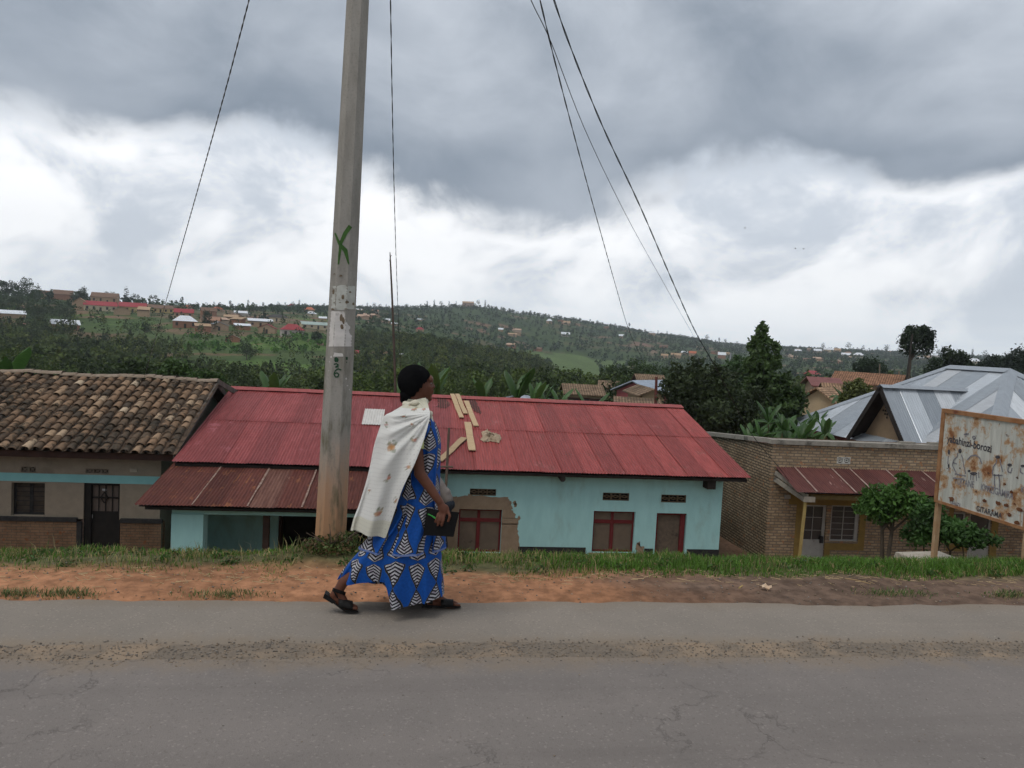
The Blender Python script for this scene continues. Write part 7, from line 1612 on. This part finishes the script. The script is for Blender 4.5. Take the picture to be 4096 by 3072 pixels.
def kitenge():
    """blue wax print: columns of kite shapes filled with black and white chevrons"""
    m, nt, b = newmat('blue_kite_print'); uv = N(nt, 'ShaderNodeUVMap'); uv.uv_map = 'UVMap'
    wn = N(nt, 'ShaderNodeTexNoise', i_Scale=5., i_Detail=2.); L(nt, uv.outputs[0], wn.inputs[0])
    wv = N(nt, 'ShaderNodeVectorMath', operation='SCALE'); wv.inputs['Scale'].default_value = .05; L(nt, wn.outputs['Color'], wv.inputs[0])
    ad = N(nt, 'ShaderNodeVectorMath', operation='ADD'); L(nt, uv.outputs[0], ad.inputs[0]); L(nt, wv.outputs[0], ad.inputs[1])
    sp = N(nt, 'ShaderNodeSeparateXYZ'); L(nt, ad.outputs[0], sp.inputs[0])
    cu = MATH(nt, 'DIVIDE', sp.outputs[0], .136); col_i = MATH(nt, 'FLOOR', cu)
    U = MATH(nt, 'SUBTRACT', MATH(nt, 'FRACT', cu), .5); aU = MATH(nt, 'ABSOLUTE', U)
    vv = MATH(nt, 'ADD', MATH(nt, 'DIVIDE', MATH(nt, 'ADD', sp.outputs[1], .225), .352), MATH(nt, 'MULTIPLY', MATH(nt, 'FRACT', MATH(nt, 'MULTIPLY', col_i, .37)), .12))
    p = MATH(nt, 'FRACT', vv); t = MATH(nt, 'SUBTRACT', 1., MATH(nt, 'ABSOLUTE', MATH(nt, 'SUBTRACT', 1., MATH(nt, 'MULTIPLY', p, 2.))))
    w1 = MATH(nt, 'MULTIPLY', MATH(nt, 'SUBTRACT', t, .03), 3.0); w2 = MATH(nt, 'MULTIPLY', MATH(nt, 'SUBTRACT', 1.0, t), .56)
    w = MATH(nt, 'MINIMUM', MATH(nt, 'MINIMUM', w1, w2), .42)
    dd = MATH(nt, 'SUBTRACT', w, aU)
    inside = MATH(nt, 'GREATER_THAN', dd, .055); border = MATH(nt, 'GREATER_THAN', dd, .0); rim = MATH(nt, 'GREATER_THAN', dd, -.012)
    s = MATH(nt, 'SINE', MATH(nt, 'MULTIPLY', MATH(nt, 'ADD', t, MATH(nt, 'MULTIPLY', aU, -.5)), 50.)); st = RANGE(nt, s, -.25, .25)
    n2 = N(nt, 'ShaderNodeTexNoise', i_Scale=60., i_Detail=3.); L(nt, uv.outputs[0], n2.inputs[0])
    white = MIX(nt, RANGE(nt, n2.outputs[0], .45, .65), (.44, .44, .46), (.25, .21, .26))
    zeb = MIX(nt, st, (.012, .011, .014), white)
    blue = MIX(nt, RANGE(nt, n2.outputs[0], .3, .7), (.003, .050, .235), (.005, .066, .29))
    c = MIX(nt, rim, blue, (.10, .085, .03)); c = MIX(nt, border, c, (.016, .015, .012)); c = MIX(nt, inside, c, zeb)
    L(nt, c, b.inputs['Base Color']); b.inputs['Roughness'].default_value = .75; b.inputs['Specular IOR Level'].default_value = .2
    n3 = N(nt, 'ShaderNodeTexNoise', i_Scale=14., i_Detail=4.); L(nt, uv.outputs[0], n3.inputs[0]); bp = N(nt, 'ShaderNodeBump', i_Strength=.25, i_Distance=.01); L(nt, n3.outputs[0], bp.inputs['Height']); L(nt, bp.outputs[0], b.inputs['Normal'])
    return m
def build_woman():
    base = wp(620, 1560); base.z = 0
    t = thing('person', 'woman walking right in blue patterned dress, cream shawl and black headwrap', 'person', base)
    skin = pmat('dark_skin', (.120, .046, .027), (.095, .036, .021), 14, .5, spec=.2)
    K = .00114      # metres per reference unit
    B = MB()
    # head: skull, face, nose, lips, chin, brow, ear
    B.ellipsoid(wp(700, 195), .088, .073, .108, 20, 14); B.ellipsoid(wp(752, 232), .058, .058, .078, 18, 12, .15); B.ellipsoid(wp(762, 262), .040, .047, .050, 16, 10)
    B.ellipsoid(wp(782, 178), .026, .050, .032, 14, 10); B.capsule(wp(795, 196), wp(806, 222), .008, .0125, 10); B.ellipsoid(wp(803, 226), .012, .019, .008, 10, 8)
    B.ellipsoid(wp(798, 248), .013, .024, .0075, 12, 8); B.ellipsoid(wp(795, 261), .013, .022, .008, 12, 8); B.ellipsoid(wp(779, 294), .022, .026, .020, 12, 8); B.capsule(wp(782, 292), wp(730, 268, -.035), .017, .016); B.capsule(wp(782, 292), wp(730, 268, .035), .017, .016)
    B.ellipsoid(wp(775, 222, -.038), .017, .018, .017, 10, 8); B.ellipsoid(wp(775, 222, .038), .017, .018, .017, 10, 8)
    for s in (-1, 1): B.ellipsoid(wp(727, 226, s*.070), .013, .008, .023, 10, 8, .25)
    B.capsule(wp(712, 262), wp(690, 370), .050, .058, 14)
    # trunk
    B.capsule(wp(690, 430, -.10), wp(690, 430, .10), .062, .062, 12); B.ellipsoid(wp(715, 520), .115, .15, .14, 18, 12); B.ellipsoid(wp(715, 690), .105, .13, .15, 18, 12); B.ellipsoid(wp(705, 850), .125, .165, .14, 18, 12)
    # legs
    fh = (-.075, .075)
    B.capsule(wp(700, 890, -.08), wp(565, 1180, -.05), .085, .055); B.capsule(wp(565, 1180, -.05), wp(262, 1400, -.04), .052, .036); B.capsule(wp(262, 1400, -.04), wp(232, 1452, -.04), .036, .034)
    B.capsule(wp(715, 890, .08), wp(800, 1190, .06), .085, .055); B.capsule(wp(800, 1190, .06), wp(805, 1470, .05), .052, .034)
    # back foot, heel raised; front foot flat
    B.capsule(wp(228, 1452, -.04), wp(196, 1492, -.04), .034, .028); B.capsule(wp(205, 1490, -.04), wp(280, 1548, -.045), .028, .026, squash=1.25); B.capsule(wp(236, 1468, -.04), wp(285, 1545, -.045), .033, .022)
    B.capsule(wp(278, 1548, -.045), wp(338, 1558, -.05), .023, .014, squash=1.7)
    for k, d in enumerate((-.035, -.015, .003, .02, .034)): B.capsule(wp(322, 1558, -.05+d), wp(345-5*k, 1561, -.05+d), .0105, .009, 8)
    B.capsule(wp(800, 1475, .05), wp(785, 1518, .05), .034, .028); B.capsule(wp(790, 1520, .05), wp(900, 1532, .05), .026, .022, squash=1.3); B.capsule(wp(815, 1490, .05), wp(900, 1528, .05), .032, .02); B.capsule(wp(895, 1530, .05), wp(945, 1538, .05), .021, .013, squash=1.7)
    for k, d in enumerate((-.035, -.015, .003, .02, .034)): B.capsule(wp(935, 1538, .05+d), wp(964-6*k, 1540, .05+d), .0105, .009, 8)
    # near arm with the hand over the book, far arm hanging behind
    B.capsule(wp(690, 450, -.12), wp(722, 745, -.205), .042, .037); B.capsule(wp(722, 745, -.205), wp(842, 915, -.235), .039, .026); B.capsule(wp(770, 810, -.215), wp(822, 885, -.23), .034, .027)
    B.capsule(wp(842, 915, -.235), wp(862, 965, -.24), .026, .027, squash=.8)
    B.ellipsoid(wp(866, 965, -.245), .040, .017, .042, 14, 10, -.2)
    fing = [((895, 975), (905, 1003), (894, 1034), .0095), ((872, 985), (866, 1025), (855, 1060), .0098), ((852, 985), (843, 1024), (831, 1058), .0095), ((834, 985), (826, 1012), (815, 1039), .0085)]
    for (a, c, e, r) in fing: B.capsule(wp(*a, -.250), wp(*c, -.268), r*1.15, r*1.05, 10); B.capsule(wp(*c, -.268), wp(*e, -.266), r*1.05, r*.9, 10)
    B.capsule(wp(880, 960, -.235), wp(902, 990, -.222), .012, .011, 10); B.capsule(wp(902, 990, -.222), wp(898, 1025, -.222), .011, .009, 10)
    B.capsule(wp(690, 425, .14), wp(670, 740, .2), .045, .037); B.capsule(wp(670, 740, .2), wp(730, 930, .22), .037, .026); B.ellipsoid(wp(742, 975, .22), .03, .02, .05)
    for k in range(4): B.capsule(wp(735+k*8, 1000, .215+.006*k), wp(728+k*9, 1055, .215+.006*k), .009, .008, 8)
    B.capsule(wp(760, 965, .21), wp(780, 1010, .21), .010, .009, 8)
    skin_body('body', B, skin, t, .0052, 6)
    # face details
    em = pmat('eye_white', (.22, .19, .17), (.19, .165, .15), 20, .3); dk = pmat('pupil', (.01, .008, .007), (.012, .01, .01), 20, .2); lip = pmat('lips', (.13, .05, .04), (.11, .042, .034), 20, .45)
    for s in (-1, 1):
        mb = MB(); mb.ellipsoid(wp(791, 201, s*.030), .0085, .011, .0055, 12, 8); e = mb.build('eye', em, t, True)
        mb = MB(); mb.ellipsoid(wp(796, 201, s*.031), .0045, .0055, .0052, 10, 8); mb.build('pupil', dk, e, True)
        mb = MB(); mb.capsule(wp(786, 186, s*.045), wp(797, 183, s*.018), .003, .0035, 6); mb.build('eyebrow', dk, t, True)
    # headwrap: close cap cut back from the face, with a bun at the nape
    mb = MB(); bm = bmesh.new(); c = wp(691, 188)
    H = MB(); H.ellipsoid(c, .116, .096, .114, 48, 32, .12)
    o = H; keep = []
    A_, B_ = wp(801, 136), wp(670, 296); ln = Vector((B_.x-A_.x, 0, B_.z-A_.z)); nrm = Vector((ln.z, 0, -ln.x))
    if (wp(800, 250)-A_).dot(nrm) < 0: nrm = -nrm
    for f in H.f:
        q = sum((Vector(H.v[i]) for i in f), Vector())/len(f)
        if (q-A_).dot(nrm) < 0.0: keep.append(f)
    H.f = keep; wrapm = pmat('black_cloth', (.004, .004, .0045), (.007, .007, .0075), 12, 1., .5, 40, spec=.03)
    w = H.build('headwrap', wrapm, t, True); sm = w.modifiers.new('solid', 'SOLIDIFY'); sm.thickness = .007; sm.offset = -1
    mb = MB(); mb.ellipsoid(wp(645, 262), .046, .052, .056, 18, 12, .35); mb.ellipsoid(wp(628, 292), .026, .034, .034, 14, 10, .4); mb.build('headwrap_bun', wrapm, t, True)
    # dress: tunic over a long skirt
    kt = kitenge()
    XR = wp(700, 900).x
    def unwrap(row):
        """arc length from the column nearest the reference line on the near side, so the print hangs straight"""
        m_ = len(row)-1; k0 = min((j for j in range(m_) if row[j].y <= Y0), key=lambda j: abs(row[j].x-XR)); u = [0.]*(m_+1); off = row[k0].x-XR
        acc = 0.
        for s_ in range(1, m_//2+1):
            j, pj = (k0+s_) % m_, (k0+s_-1) % m_; acc += math.hypot(row[j].x-row[pj].x, row[j].y-row[pj].y); u[j] = acc
        acc = 0.
        for s_ in range(1, m_-m_//2):
            j, pj = (k0-s_) % m_, (k0-s_+1) % m_; acc -= math.hypot(row[j].x-row[pj].x, row[j].y-row[pj].y); u[j] = acc
        u[m_] = u[0]; return [(x+off+5., p.z) for x, p in zip(u, row)]
    def tube_rows(keys, n, m, fold, hem=None, fphase=0.):
        rows, uvs = [], []; R = smooth_rows(keys, n)
        for i, (zy, fx, bx, hd) in enumerate(R):
            row, flat = [], []
            for j in range(m+1):
                a = 2*math.pi*j/m; k = i/(n-1); cx, rx = (fx+bx)/2, (fx-bx)/2
                x = cx+rx*math.copysign(abs(math.cos(a))**.85, math.cos(a)); dy = hd*math.copysign(abs(math.sin(a))**.85, math.sin(a))
                y = zy+(hem(a, k, x) if hem else 0.); p = wp(x, y, dy); flat.append(p.copy())
                f = fold*(.25+k)*(math.sin(7*a+fphase+2*k)+.6*math.sin(13*a+1.3+fphase)); p.y += f*.020; p.x += f*.012*math.cos(a)
                row.append(p)
            rows.append(row); uvs.append(unwrap(flat))
        return rows, uvs
    TK = [(395, 775, 640, .12), (440, 812, 632, .155), (540, 842, 628, .175), (650, 838, 630, .165), (760, 834, 622, .175), (860, 830, 600, .190), (960, 842, 560, .200), (1080, 853, 480, .205), (1140, 858, 415, .205), (1205, 862, 362, .205)]
    def hemT(a, k, x):
        c_ = max(0, k-.86)/.14; return c_*(34*math.sin(math.pi*min(max((862-x)/500., 0), 1))-8)
    rows, uvs = tube_rows(TK, 60, 96, 1.2, hemT)
    me = uv_mesh('tunic', rows, uvs, kt); me.transform(Matrix.Translation(-root_loc(t))); o = bpy.data.objects.new('tunic', me); COL.objects.link(o); o.parent = t
    # sheer blue hem band of the tunic
    mb = MB(); n = len(rows)-1; mb.grid([[p+Vector((0, -.0035 if p.y < Y0 else .0035, .0)) for p in rows[n]], [p+Vector((0, -.004 if p.y < Y0 else .004, -.013)) for p in rows[n]]]); mb.build('tunic_hem', pmat('pale_blue_hem', (.16, .22, .42), (.10, .14, .30), 20, .6), o, True)
    # skirt: front panel to the ground, back panel lifted by the trailing leg
    SK = [(1000, 828, 560, .185), (1100, 843, 475, .195), (1200, 852, 372, .195)]
    top = smooth_rows(SK, 16); m = 160
    def hemcurve(j):
        a = 2*math.pi*j/m; s = -math.sin(a); u = math.cos(a)      # u 1 front .. -1 back
        near = [(1, 862, 1478), (.86, 855, 1492), (.5, 750, 1528), (.1, 640, 1552), (-.16, 562, 1560), (-.20, 545, 1500), (-.25, 512, 1408), (-.45, 420, 1406), (-.75, 300, 1412), (-.93, 244, 1400), (-1, 236, 1380)]
        us = [p[0] for p in near][::-1]; x = np.interp(u, us, [p[1] for p in near][::-1]); y = np.interp(u, us, [p[2] for p in near][::-1])
        hd = .20 if u > -.2 else .20-(-.2-u)*.12
        dy = -hd*math.copysign(abs(s)**.8, s)
        if s < 0 and u > -.25: y = y-10
        return x, y, dy
    rows, uvs, flats = [], [], []; n2 = 40
    R0 = top[-1]
    for (zy, fx, bx, hd) in top:
        row = []
        for j in range(m+1):
            a = 2*math.pi*j/m; row.append(wp((fx+bx)/2+(fx-bx)/2*math.copysign(abs(math.cos(a))**.85, math.cos(a)), zy+(34*math.sin(math.pi*.5) if zy > 1195 else 0)*0, hd*math.copysign(abs(math.sin(a))**.85, math.sin(a))))
        rows.append(row); flats.append(row)
    last = rows[-1]
    hem = [hemcurve(j) for j in range(m+1)]
    for i in range(1, n2+1):
        k = i/n2; row = []; fl = []
        for j in range(m+1):
            a = 2*math.pi*j/m; x, y, dy = hem[j]; p = last[j].lerp(wp(x, y, dy), k); fl.append(p.copy())
            fo = k*(math.sin(9*a+.8)+.55*math.sin(17*a+2.)); bulge = math.sin(math.pi*k)
            p.y += fo*.022; p.x += fo*.010
            if math.cos(a) < -.2: p.x -= .018*bulge; p.z -= .004*bulge
            row.append(p)
        rows.append(row); flats.append(fl)
    uvs = [[(u+.05, v+.03) for u, v in unwrap(row)] for row in flats]
    me = uv_mesh('skirt', rows, uvs, kt); me.transform(Matrix.Translation(-root_loc(t))); o = bpy.data.objects.new('skirt', me); COL.objects.link(o); o.parent = t
    # yellowish sleeve edge under the shawl
    mb = MB(); mb.tube([wp(702, 545, -.175), wp(706, 600, -.19)], [.050, .047], 14, False); mb.build('sleeve', pmat('lime_sleeve', (.42, .45, .20), (.36, .38, .16), 12, .85), t, True)
    # shawl: wraps the shoulders, hangs and billows behind
    SH = [(290, 758, 300, 642, .060), (312, 768, 325, 628, .075), (345, 776, 345, 602, .125), (385, 784, 372, 556, .190), (440, 776, 398, 508, .228), (520, 754, 470, 480, .245), (590, 730, 575, 447, .258), (690, 690, 690, 424, .262), (770, 650, 785, 401, .255), (850, 614, 868, 376, .245), (950, 580, 950, 349, .230), (1050, 547, 1015, 323, .215), (1142, 515, 1085, 305, .200)]
    R = smooth_rows(SH, 190); m = 180; rows, uvs, cols = [], [], []
    flowers = [(.19, .47, 1.), (.30, .60, .8), (.08, .40, .7), (.45, .20, .8), (.50, .62, 1.1), (.36, .35, .6), (.66, .50, .8), (.60, .12, .7), (.86, .42, 1.1), (.80, .08, .6), (.2, .16, .7), (.12, .7, .6), (.74, .85, .5), (.40, .88, .6), (.95, .74, .4)]
    rng = np.random.default_rng(9)
    for i, (yf, xf, yb, xb, D_) in enumerate(R):
        row, ur = [], []; v = i/(len(R)-1); ac = 0; prev = None
        for j in range(m+1):
            u = 2*j/m; a = math.pi*u/2; sx = math.sin(a)**.9 if a < math.pi else 0.; cy = math.cos(a)
            x = xf+(xb-xf)*sx; y = yf+(yb-yf)*sx; dy = -D_*math.copysign(abs(cy)**.75, cy)
            fold = .017*math.sin(4.5*u*math.pi+3*v)*v+.010*math.sin(11*u+5*v)+.006*math.sin(23*u+2*v)*v+.008*math.sin(9*v*math.pi+3*u)*(1-v)*(v < .35)
            phi = math.atan2(y-385, 790-x); rr_ = math.hypot(y-385, 790-x); drape = .016*math.sin(15*phi+.004*rr_)*min(1, rr_/160.)*math.exp(-rr_/620.)+.007*math.sin(31*phi+1.)*min(1, rr_/120.)*math.exp(-rr_/380.)
            fold += drape if u < 1 else 0.; p = wp(x, y, dy); p.y += fold*(1 if cy < 0 else -1); p.z += .004*math.sin(8*u+2)
            row.append(p)
        rows.append(row)
    # flowers are printed where they fall on the visible half
    fl_bits = []; fr = random.Random(4)
    for (fv, fu, sz) in flowers:
        bits = []
        for q in range(int(7*sz)+3): a = fr.uniform(0, 6.28); d = fr.uniform(.4, 1.)*.030*sz; bits.append((d*math.cos(a)*.8, d*math.sin(a), fr.uniform(.005, .009)*sz, fr.choice(((.17, .20, .11), (.24, .25, .15), (.30, .25, .16)))))
        for q in range(int(3*sz)+1): a = fr.uniform(0, 6.28); d = fr.uniform(0, .8)*.017*sz; bits.append((d*math.cos(a), d*math.sin(a), fr.uniform(.009, .013)*sz, fr.choice(((.50, .16, .11), (.52, .26, .10), (.46, .20, .17)))))
        fl_bits.append((fv, fu, bits))
    cream = np.array((.72, .71, .67)); band = np.array((.64, .62, .52))
    for i, row in enumerate(rows):
        v = i/(len(rows)-1)
        for j, p in enumerate(row):
            c = (band if v > .905 else cream).copy(); uu = 2*j/m; uu = uu if uu <= 1 else 2-uu; un = 1-math.sin(math.pi*uu/2)**.9   # 1 at front edge .. 0 at back
            if v < .18: c = np.array((.62, .60, .48))
            for (fv, fu, bits) in fl_bits:
                du = (un-(1-fu))*.24; dv = (v-fv)*1.0
                if v > .9 or abs(du) > .05 or abs(dv) > .05: continue
                for (bx, by, br, bc) in bits:
                    if (du-bx)**2+(dv-by)**2 < br*br: c = np.array(bc)*.6+c*.4
            cols.append(c)
    me = uv_mesh('shawl', rows, [[(j/m, i/190.) for j in range(m+1)] for i in range(len(rows))], None, cols=np.array(cols))
    mm, nt, b = newmat('cream_shawl'); at_ = N(nt, 'ShaderNodeAttribute', attribute_name='Col'); uv = N(nt, 'ShaderNodeUVMap'); uv.uv_map = 'UVMap'
    mp = N(nt, 'ShaderNodeMapping'); mp.inputs['Scale'].default_value = (46, 44, 1); L(nt, uv.outputs[0], mp.inputs[0]); sp = N(nt, 'ShaderNodeSeparateXYZ'); L(nt, mp.outputs[0], sp.inputs[0])
    row_i = MATH(nt, 'FLOOR', sp.outputs[1]); uu = MATH(nt, 'FRACT', MATH(nt, 'ADD', sp.outputs[0], MATH(nt, 'MULTIPLY', row_i, .5))); vv = MATH(nt, 'FRACT', sp.outputs[1])
    dash = MATH(nt, 'MULTIPLY', MATH(nt, 'LESS_THAN', MATH(nt, 'ABSOLUTE', MATH(nt, 'SUBTRACT', uu, .5)), .22), MATH(nt, 'LESS_THAN', MATH(nt, 'ABSOLUTE', MATH(nt, 'SUBTRACT', vv, .5)), .11))
    c = MIX(nt, MATH(nt, 'MULTIPLY', dash, .28), at_.outputs['Color'], (.33, .31, .29)); L(nt, c, b.inputs['Base Color']); b.inputs['Roughness'].default_value = .85; b.inputs['Specular IOR Level'].default_value = .2
    out = nt.nodes['Material Output']; tr = N(nt, 'ShaderNodeBsdfTranslucent'); L(nt, c, tr.inputs[0]); mx = N(nt, 'ShaderNodeMixShader', i_0=.2); L(nt, b.outputs[0], mx.inputs[1]); L(nt, tr.outputs[0], mx.inputs[2]); L(nt, mx.outputs[0], out.inputs[0])
    n3 = N(nt, 'ShaderNodeTexNoise', i_Scale=9., i_Detail=5.); L(nt, uv.outputs[0], n3.inputs[0]); bp = N(nt, 'ShaderNodeBump', i_Strength=.35, i_Distance=.02); L(nt, n3.outputs[0], bp.inputs['Height']); L(nt, bp.outputs[0], b.inputs['Normal'])
    me.materials.append(mm); me.transform(Matrix.Translation(-root_loc(t))); o = bpy.data.objects.new('shawl', me); COL.objects.link(o); o.parent = t
    mb = MB(); kn = pmat('shawl_knot', (.62, .58, .47), (.54, .50, .39), 12, .9, .4, 30)
    mb.ellipsoid(wp(786, 384, -.03), .018, .022, .02, 12, 8, .3); mb.capsule(wp(787, 392, -.03), wp(797, 430, -.045), .013, .010); mb.capsule(wp(784, 392, -.015), wp(786, 428, -.02), .012, .009); mb.capsule(wp(770, 372, -.08), wp(784, 386, -.04), .016, .012); mb.build('shawl_knot', kn, o, True)
    # collar roll
    mb = MB(); mb.tube([wp(757+6*math.cos(a)-60+60*math.cos(a), 318-8*math.cos(a), -.072*math.sin(a)) for a in np.linspace(.15, 6.13, 26)], [.016+.006*math.sin(k*1.3) for k in range(26)], 10); mb.build('shawl_collar', kn, o, True)
    # sandals
    blk = pmat('black_leather', (.008, .007, .007), (.013, .012, .011), 12, .6, .3, 50, spec=.15)
    def sandal(sole, heel, straps, dy):
        s = thing_part('sandal', t); mb = MB(); rows_t = [[wp(x, y, dy+d*w) for d in (-1, -.5, .5, 1)] for (x, y, w, th) in sole]; rows_b = [[wp(x, y+th, dy+d*w) for d in (-1, -.5, .5, 1)] for (x, y, w, th) in sole]
        mb.grid(rows_t); mb.grid([r[::-1] for r in rows_b]); mb.grid([[r[0] for r in rows_b], [r[0] for r in rows_t]]); mb.grid([[r[-1] for r in rows_t], [r[-1] for r in rows_b]]); mb.quad(rows_t[0][0], rows_t[0][3], rows_b[0][3], rows_b[0][0]); mb.quad(rows_t[-1][3], rows_t[-1][0], rows_b[-1][0], rows_b[-1][3]); so = mb.build('sandal', blk, t)
        mb = MB(); mb.prism([wp(x, y, dy-.032) for x, y in heel], (0, .064, 0)); mb.build('heel', blk, so)
        for pts, w, r in straps:
            mb = MB(); arc = []
            for (x, y), k in zip(pts, np.linspace(0, 1, len(pts))): arc.append((x, y))
            (xa, ya), (xb, yb) = pts; n = 14
            g = [[wp(xa+(xb-xa)*f, (ya+(yb-ya)*f)-w*math.sin(q), dy-r*math.cos(q)) for q in np.linspace(-.1, math.pi+.1, n)] for f in (0, .33, .66, 1)]
            mb.grid(g); o_ = mb.build('strap', blk, so, True); m_ = o_.modifiers.new('solid', 'SOLIDIFY'); m_.thickness = .004
        return so
    def thing_part(n_, p_): return None
    sandal([(168, 1500, .030, 14), (205, 1520, .030, 12), (240, 1548, .032, 12), (275, 1568, .040, 12), (320, 1572, .042, 11), (352, 1572, .030, 10)], [(150, 1468), (178, 1490), (214, 1520), (196, 1532), (138, 1496)], [([(232, 1545), (318, 1566)], 48, .046), ([(198, 1452), (226, 1500)], 10, .039)], -.045)
    # raised back-strap round the heel and ankle
    mb = MB(); g = []
    for f in (0, 1): g.append([wp(238+40*math.cos(q)-f*6, 1448+f*20+14*math.cos(q), -.04+.040*math.sin(q)) for q in np.linspace(0, 6.283, 20)])
    mb.grid(g); mb.build('ankle_strap', blk, t, True)
    sandal([(742, 1538, .030, 14), (790, 1540, .030, 12), (850, 1544, .036, 10), (900, 1544, .042, 10), (945, 1544, .040, 10), (970, 1543, .026, 9)], [(740, 1540), (800, 1542), (796, 1556), (740, 1556)], [([(850, 1540), (925, 1546)], 38, .046), ([(770, 1520), (800, 1534)], 36, .040)], .05)
    # black book held by its top edge
    bk = thing('book', 'black covered book held in the walking woman\'s hand', 'book', wp(850, 1120, -.24))
    cs = [(766, 958), (960, 980), (926, 1128), (743, 1118)]; f_, b_ = -.2555, -.231
    cov = pmat('black_cover', (.006, .006, .006), (.010, .009, .009), 10, .6, .2, 60, spec=.12)
    MB().prism([wp(*c, f_) for c in cs], (0, .004, 0)).build('cover', cov, bk); MB().prism([wp(*c, b_-.004) for c in cs], (0, .004, 0)).build('cover', cov, bk)
    ins = [(772, 964), (954, 985), (921, 1123), (750, 1114)]; MB().prism([wp(*c, f_+.0042) for c in ins], (0, b_-f_-.0085, 0)).build('pages', pmat('page_edges', (.34, .33, .31), (.28, .27, .25), 30, .9), bk)
    MB().tube([wp(771, 990, f_-.004), wp(796, 1001, f_-.004), wp(820, 1018, f_-.004)], [.003, .0045, .0065], 6).build('ribbon', pmat('green_ribbon', (.06, .36, .07), (.05, .30, .06), 20, .6), bk)
build_woman()

def build_climber():
    q = lambda a, b, Y=19.35: onY((1650+a*.4522)/4, (1550+b*.4522)/4, Y)
    foot = q(270, 1500); t = thing('person', 'stooping person in grey-brown shirt and dark trousers on the ladder', 'person', foot)
    B = MB(); hip = q(318, 1030); sh = q(205, 830); skin = pmat('dark_skin', (.085, .038, .023))
    B.capsule(hip, sh, .155, .15, 16); B.capsule(sh, q(150, 800), .06, .06); B.ellipsoid(q(128, 790), .10, .085, .12); B.ellipsoid(q(92, 800), .03, .03, .03)
    for s in (-.1, .1):
        k = q(268, 1230, 19.35+s); a = q(292, 1440, 19.35+s); h = hip+Vector((0, s, 0)); B.capsule(h, k, .105, .075); B.capsule(k, a, .07, .05); B.capsule(a, a+Vector((-.19, 0, -.05)), .045, .035)
        e = q(190, 990, 19.35+s*1.9); w = q(255, 900, 19.5+s*1.5); B.capsule(sh+Vector((0, s*1.5, 0)), e, .058, .045); B.capsule(e, w, .043, .03); B.ellipsoid(w+Vector((.03, 0, .03)), .05, .02, .045)
        for f in range(4): B.capsule(w+Vector((.04, .012*f-.02, .05)), w+Vector((.075, .012*f-.02, .02)), .010, .008, 6)
        B.capsule(w+Vector((.01, 0, .02)), w+Vector((.05, 0, -.01)), .011, .009, 6)
    skin_body('body', B, skin, t, .02, 4)
    S = MB(); S.capsule(q(300, 985), sh, .178, .172, 18, 5); S.ellipsoid(q(285, 935), .17, .17, .16)
    for s in (-.1, .1): S.capsule(sh+Vector((0, s*1.5, 0)), q(196, 920, 19.35+s*1.9), .085, .065)
    skin_body('shirt', S, pmat('grey_brown_shirt', (.235, .205, .185), (.18, .155, .14), 7, .9, .4, 20), t, .018, 4)
    T = MB(); T.ellipsoid(q(322, 1035), .165, .175, .16)
    for s in (-.1, .1): h = hip+Vector((0, s, 0)); k = q(268, 1230, 19.35+s); a = q(290, 1400, 19.35+s); T.capsule(h, k, .125, .092); T.capsule(k, a, .088, .072)
    skin_body('trousers', T, pmat('dark_trousers', (.018, .022, .030), (.028, .032, .04), 7, .85), t, .018, 4)
    for s in (-.1, .1):
        a = q(292, 1452, 19.35+s); mb = MB(); mb.capsule(a+Vector((.03, 0, -.02)), a+Vector((-.2, 0, -.055)), .052, .045, 10); mb.build('shoe', pmat('dark_shoe', (.02, .018, .016)), t, True)
build_climber()

# ------------------------------------------------------------------ haze over the valley
def build_haze():
    mb = MB(); mb.box(-1560, 1960, -70, 2700, -60, 330); m = bpy.data.materials.new('haze_air'); m.use_nodes = True; nt = m.node_tree; nt.nodes.clear()
    out = N(nt, 'ShaderNodeOutputMaterial'); v = N(nt, 'ShaderNodeVolumePrincipled'); v.inputs['Color'].default_value = (.86, .92, 1, 1); v.inputs['Density'].default_value = .00019; v.inputs['Anisotropy'].default_value = .2
    L(nt, v.outputs[0], out.inputs['Volume']); o = mb.build('haze', m); tag(o, 'thin pale haze over the valley', 'haze', None, 'stuff')
build_haze()

# ------------------------------------------------------------------ things alike: name each by its place in the row
def number_labels():
    import collections
    ORD = 'first second third fourth fifth sixth seventh eighth ninth tenth eleventh twelfth thirteenth fourteenth fifteenth sixteenth seventeenth eighteenth nineteenth twentieth'.split()
    g = collections.defaultdict(list)
    for o in scn.objects:
        if o.parent is None and o.get('label') and o.get('group'): g[o['label'], o['group']].append(o)
    for (lab, grp), os_ in g.items():
        if len(os_) < 2: continue
        os_.sort(key=lambda o: project(o.location)[0])
        for i, o in enumerate(os_): k = min(i, len(os_)-1-i); o['label'] = lab+', '+(ORD[k] if k < 20 else 'another')+(' from left' if i <= len(os_)-1-i else ' from right')
number_labels()
